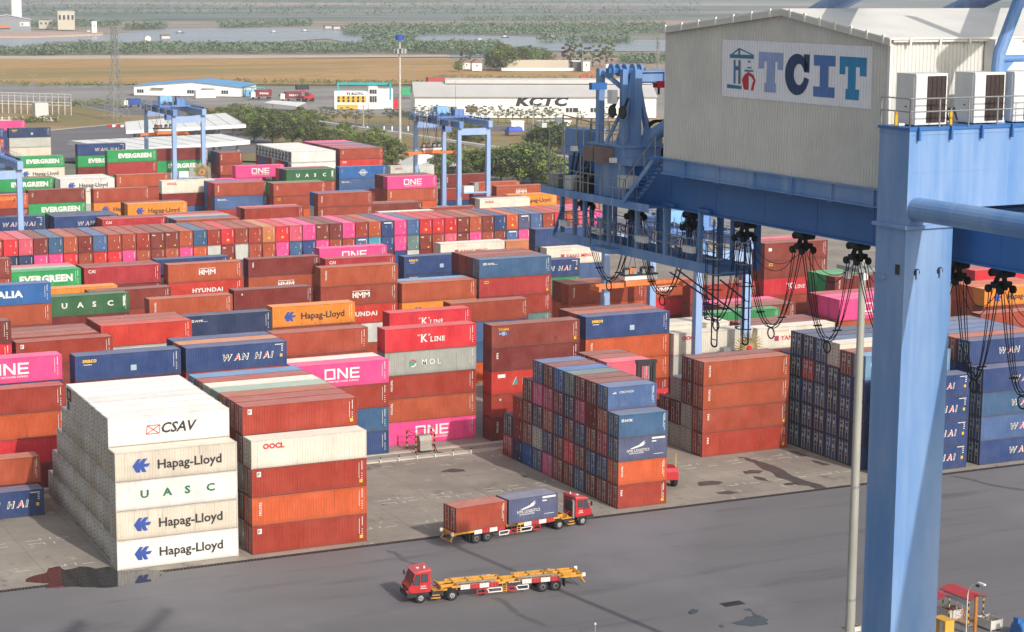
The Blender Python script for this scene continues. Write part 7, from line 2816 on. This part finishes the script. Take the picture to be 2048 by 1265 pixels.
protos = [make_tree(8.4, 3.4, LV[0], 12, 60, .26, True, .2, .45), make_tree(7.6, 3.1, LV[1], 11, 60, .25, True, .18, .42), make_tree(9, 4.4, LV[1], 34, 90, .27, False, .25, .2), make_tree(8, 4.2, LV[0], 34, 90, .27, False, .25, .15), make_tree(7, 4.2, LV[2], 34, 90, .27, False, .2, .12), make_tree(9.5, 2.2, LV[3], 9, 60, .4, False, .2, .15)]
USED = set()
def tree(k, u, v, s_, label, group, z=0.0):
    root = protos[k] if k not in USED else copy_tree(protos[k])
    USED.add(k)
    root.location = at(u, v, z)
    root.rotation_euler = (0, 0, rnd.uniform(0, 6.28))
    root.scale = (s_ * rnd.uniform(.9, 1.15), s_ * rnd.uniform(.9, 1.15), s_)
    tag(root, label, 'tree', group)
    return root
# row along the road: layered crowns on thin stems
row = [(692, 253), (712, 250), (738, 252), (652, 243), (668, 250), (780, 250), (797, 246), (818, 251), (842, 247), (858, 244), (870, 244), (900, 244), (942, 244), (958, 243), (972, 246), (996, 250), (1012, 246), (1025, 246), (1041, 247), (1054, 249), (1068, 246), (1084, 250), (1098, 246), (1112, 246), (1216, 252)]
for i, (u, v) in enumerate(row):
    tree(i % 2, u, v, rnd.uniform(.62, .9) * (1.12 if u in (738, 996, 1084) else 1), 'slender tree with layered crown, number %s from left in the road row' % num(1 + sorted(r[0] for r in row).index(u)), 'slender trees along the road')
mid = [(388, 247, 3, .8), (412, 246, 3, .8), (440, 246, 3, .9), (468, 252, 2, 1.1), (492, 262, 2, 1.25), (520, 272, 2, 1.35), (508, 285, 2, 1.3), (545, 288, 2, 1.35), (560, 268, 3, 1.2), (585, 290, 2, 1.35), (600, 272, 3, 1.2), (622, 296, 2, 1.3), (545, 252, 3, .9), (580, 255, 3, .9), (615, 258, 3, 1.0), (650, 262, 3, .8), (648, 300, 3, 1.1), (675, 305, 3, 1.1), (700, 300, 4, 1.1), (735, 312, 3, 1.15), (765, 318, 3, 1.15), (785, 330, 3, 1.15), (718, 322, 2, 1.1), (690, 285, 3, 1.0), (752, 292, 3, .95), (628, 245, 3, .7), (600, 238, 3, .7)]
for i, (u, v, k, s_) in enumerate(mid):
    tree(k, u, v, s_ * .85, 'bushy %s tree, number %s from left in the grove behind white reefers' % ('dark' if k == 2 else 'olive' if k == 3 else 'light', num(1 + sorted(r[0] + r[1] * .001 for r in mid).index(u + v * .001))), 'trees of the grove behind the containers')
rgt = [(930, 352, 4, 1.0), (955, 362, 3, 1.1), (905, 345, 3, 1.0), (980, 352, 4, 1.1), (1002, 366, 2, 1.1), (1035, 370, 2, 1.25), (1065, 372, 2, 1.3), (1092, 366, 4, 1.2), (1108, 378, 4, 1.2), (1040, 350, 4, 1.0), (1015, 340, 4, .9), (1085, 345, 4, .95), (920, 288, 3, .9), (938, 282, 3, .8), (955, 290, 3, .9), (1080, 303, 2, 1.0), (1100, 306, 2, 1.15), (1125, 308, 2, 1.15), (1062, 300, 3, .7), (1140, 304, 3, .8), (1162, 250, 1, .7), (880, 356, 3, .9), (862, 372, 3, .7), (1125, 372, 4, 1.0)]
for i, (u, v, k, s_) in enumerate(rgt):
    tree(k, u, v, s_, 'bushy %s tree, number %s from left in the grove right of yard crane' % ('dark' if k == 2 else 'olive' if k == 3 else 'bright green' if k == 4 else 'small', num(1 + sorted(r[0] + r[1] * .001 for r in rgt).index(u + v * .001))), 'trees of the grove right of the yard crane')
hs_ = [(925, 128, 5, 1.6), (940, 125, 5, 1.3), (990, 139, 3, 1.4), (1003, 141, 3, 2.0), (1022, 134, 3, 1.3), (1045, 136, 3, 1.6), (1068, 130, 3, 1.2), (1096, 134, 3, 1.2), (1148, 134, 5, 1.7), (1163, 132, 5, 1.6), (1185, 134, 5, 1.5), (1200, 132, 5, 1.4), (1212, 134, 5, 1.9), (1222, 130, 5, 1.6), (918, 143, 3, .8)]
for i, (u, v, k, s_) in enumerate(hs_):
    tree(k, u, v, s_, 'dark tree, number %s from left around the roadside houses' % num(1 + i if False else 1 + sorted(r[0] for r in hs_).index(u)), 'trees around the roadside houses')
rt = make_tree(9, 2.6, LV[4], 12, 70, .4, False, .2, .15)
rt.location = at(1134, 132)
rt.scale = (1.7, 1.7, 1.6)
tag(rt, 'russet leaved tree standing among the dark trees by the houses', 'tree')
for i, (u, v) in enumerate(((332, 186), (343, 184), (420, 190), (436, 192))):
    p = at(u, v)
    root = empty('palm_tree', p)
    tag(root, 'small palm in front of the blue roofed shed, %s from the left' % ORD[i], 'palm tree', 'palms before the blue roofed shed')
    b = MB(); b.tube([(0, 0, 0), (.1, 0, 4)], [.16, .11], M_BARK, 6); b.build('trunk', root)
    b = MB()
    for k in range(11):
        a = k * .571
        for j in range(4):
            r0_, r1_ = j * .5, j * .5 + .6
            z0_, z1_ = 4 + .7 * math.sin(j * .75), 4 + .7 * math.sin((j + 1.1) * .75)
            d = Vector((math.cos(a), math.sin(a), 0))
            n_ = Vector((-d.y, d.x, 0)) * (.28 - .05 * j)
            b.face([d * r0_ - n_ + Z_ * z0_, d * r1_ - n_ * .7 + Z_ * z1_, d * r1_ + n_ * .7 + Z_ * z1_, d * r0_ + n_ + Z_ * z0_], LV[1])
    b.build('crown', root)
# mangrove belts and scrub: masses nobody could count
def belt(name, label, strips, m, hgt, n, size):
    b = MB()
    for uv, dens in strips:
        for _ in range(int(n * dens)):
            # sample inside the strip (two polylines of u -> v range)
            u = rnd.uniform(uv[0], uv[1])
            f_ = (u - uv[0]) / (uv[1] - uv[0])
            v = (uv[2] + (uv[3] - uv[2]) * f_) + rnd.uniform(-.5, .5) * uv[4]
            p = at(u, v)
            s_ = hgt * rnd.uniform(.35, 1.0)
            k = rnd.randint(7, 9)
            w = s_ * rnd.uniform(.6, 1.2)
            leaves(b, (p.x, p.y, s_ * .5), (w, w, s_ * .55), int(size), s_ * .22, m)
    o = b.build(name)
    tag(o, label, 'vegetation', kind='stuff')
belt('mangrove_belt', 'grey green mangrove belt between dry field and water', [((-60, 110, 106, 106, 8), .16), ((60, 900, 103, 98, 12), 1.0), ((150, 900, 95, 98, 7), .5), ((720, 1000, 94, 92, 7), .35), ((860, 1090, 100, 110, 12), .3), ((1240, 1330, 122, 122, 8), .1)], LV[3], 5.0, 2600, 12)
belt('far_mangroves', 'hazy far mangrove woods beyond the water', [((690, 1330, 62, 56, 9), 1.0), ((690, 1330, 69, 65, 5), .5), ((730, 830, 80, 78, 4), .08), ((1080, 1260, 83, 84, 5), .14), ((250, 330, 58, 56, 3), .1), ((440, 620, 54, 50, 3), .2), ((60, 240, 52, 52, 4), .2), ((930, 1330, 42, 40, 4), .2)], LV[3], 7.5, 1700, 9)
belt('scrub', 'low scrub and bushes along the edge of the dry field', [((-40, 270, 170, 172, 6), .2), ((440, 900, 166, 168, 4), .35), ((100, 290, 210, 208, 8), .15), ((850, 1230, 158, 160, 6), .2), ((30, 120, 244, 242, 2), .1)], LV[0], 2.4, 900, 12)
belt('far_trees', 'distant blue tree cover on the far country', [((-60, 700, 18, 14, 26), 1.0), ((700, 1400, 18, 14, 26), 1.0), ((-60, 1400, 30, 26, 6), .4)], LV[1], 9, 500, 7)
# small boats and stilt huts on the far water, sheds of the far country
bm_ = [mat('boat_white', '#c9c6bf', .6, vary=.1), mat('boat_blue', '#5d7994', .6, vary=.1), mat('boat_brown', '#8a6a55', .7, vary=.1)]
boats = [(178, 66, 'boat'), (360, 67, 'boat'), (330, 81, 'hut'), (548, 66, 'boat'), (655, 60, 'hut'), (672, 61, 'hut'), (690, 62, 'hut'), (706, 64, 'hut'), (722, 66, 'boat'), (610, 64, 'boat'), (1010, 76, 'boat'), (1100, 77, 'hut'), (960, 82, 'boat')]
for i, (u, v, k) in enumerate(boats):
    p = at(u, v, -.4)
    b = MB()
    if k == 'boat':
        b.raw([(-5, 0, .8), (-3.5, -1.2, .7), (3.5, -1.2, .7), (5, 0, 1), (3.5, 1.2, .7), (-3.5, 1.2, .7), (-3.5, 0, 0), (3.5, 0, 0)], [(0, 1, 6), (1, 2, 7, 6), (2, 3, 7), (3, 4, 7), (4, 5, 6, 7), (5, 0, 6), (0, 5, 4, 3, 2, 1)], bm_[i % 3])
        b.box(-2, 1, -.8, .8, .85, 2.2, bm_[0])
        o = b.build('boat', None, p, )
    else:
        for x in (-3, 3):
            for y in (-2, 2):
                b.bar((x, y, 0), (x, y, 1.4), .3, bm_[2])
        b.box(-3.6, 3.6, -2.6, 2.6, 1.4, 3.8, bm_[0])
        b.raw([(-4, -3, 3.8), (4, -3, 3.8), (4, 3, 3.8), (-4, 3, 3.8), (-4, 0, 5.2), (4, 0, 5.2)], [(0, 1, 5, 4), (2, 3, 4, 5), (0, 4, 3), (1, 2, 5)], bm_[2])
        o = b.build('stilt_hut', None, p)
    tag(o, 'tiny %s on the far water, number %s from the left' % ('boat' if k == 'boat' else 'stilt hut', num(1 + sorted(q[0] for q in boats).index(u))), k if k == 'boat' else 'hut', 'boats and huts on the far water')
# painted edge lines and red and white kerb blocks of the service road
b = MB()
def edge(uv, w):
    pts = [at(u, v, -.2) for u, v in uv]
    for p, q in zip(pts, pts[1:]):
        d = (q - p).normalized()
        n_ = Vector((-d.y, d.x, 0)) * w / 2
        b.face([(*(p - n_).to_2d(), -.2), (*(q - n_).to_2d(), -.2), (*(q + n_).to_2d(), -.2), (*(p + n_).to_2d(), -.2)], M_PAINTW)
edge([(130, 205), (250, 230), (420, 238), (640, 256), (760, 262), (1000, 264), (1500, 268)], .5)
edge([(150, 202), (280, 218), (420, 224), (640, 240), (760, 250), (1000, 252), (1500, 256)], .5)
o = b.build('road_edge_lines'); o['kind'] = 'structure'
kb = None
for i in range(22):
    p = at(216 + i * 8.4, 253.5 + i * .15)
    b = MB()
    b.box(0, 1.5, 0, .5, -.2, .7, T_WHITE if i % 2 else M_TRED)
    o = b.build('barrier_block', None, (p.x, p.y, 0))
    tag(o, '%s barrier block, number %s from the left on the terminal road' % ('white' if i % 2 else 'red', num(i + 1)), 'barrier', 'red and white barrier blocks on the terminal road')
# haze over everything
hm, nt, bb_ = nodes_of('haze_air')
out = nt.nodes['Material Output']
nt.nodes.remove(bb_)
pv = nt.nodes.new('ShaderNodeVolumePrincipled')
pv.inputs['Color'].default_value = (.79, .86, .98, 1)
pv.inputs['Density'].default_value = HAZE
pv.inputs['Anisotropy'].default_value = 0.0
nt.links.new(pv.outputs[0], out.inputs['Volume'])
b = MB()
b.box(-9500, 14500, -3000, 16500, -2.0, 95, hm)
tag(b.build('haze'), 'pale haze in the air', 'haze', kind='stuff')
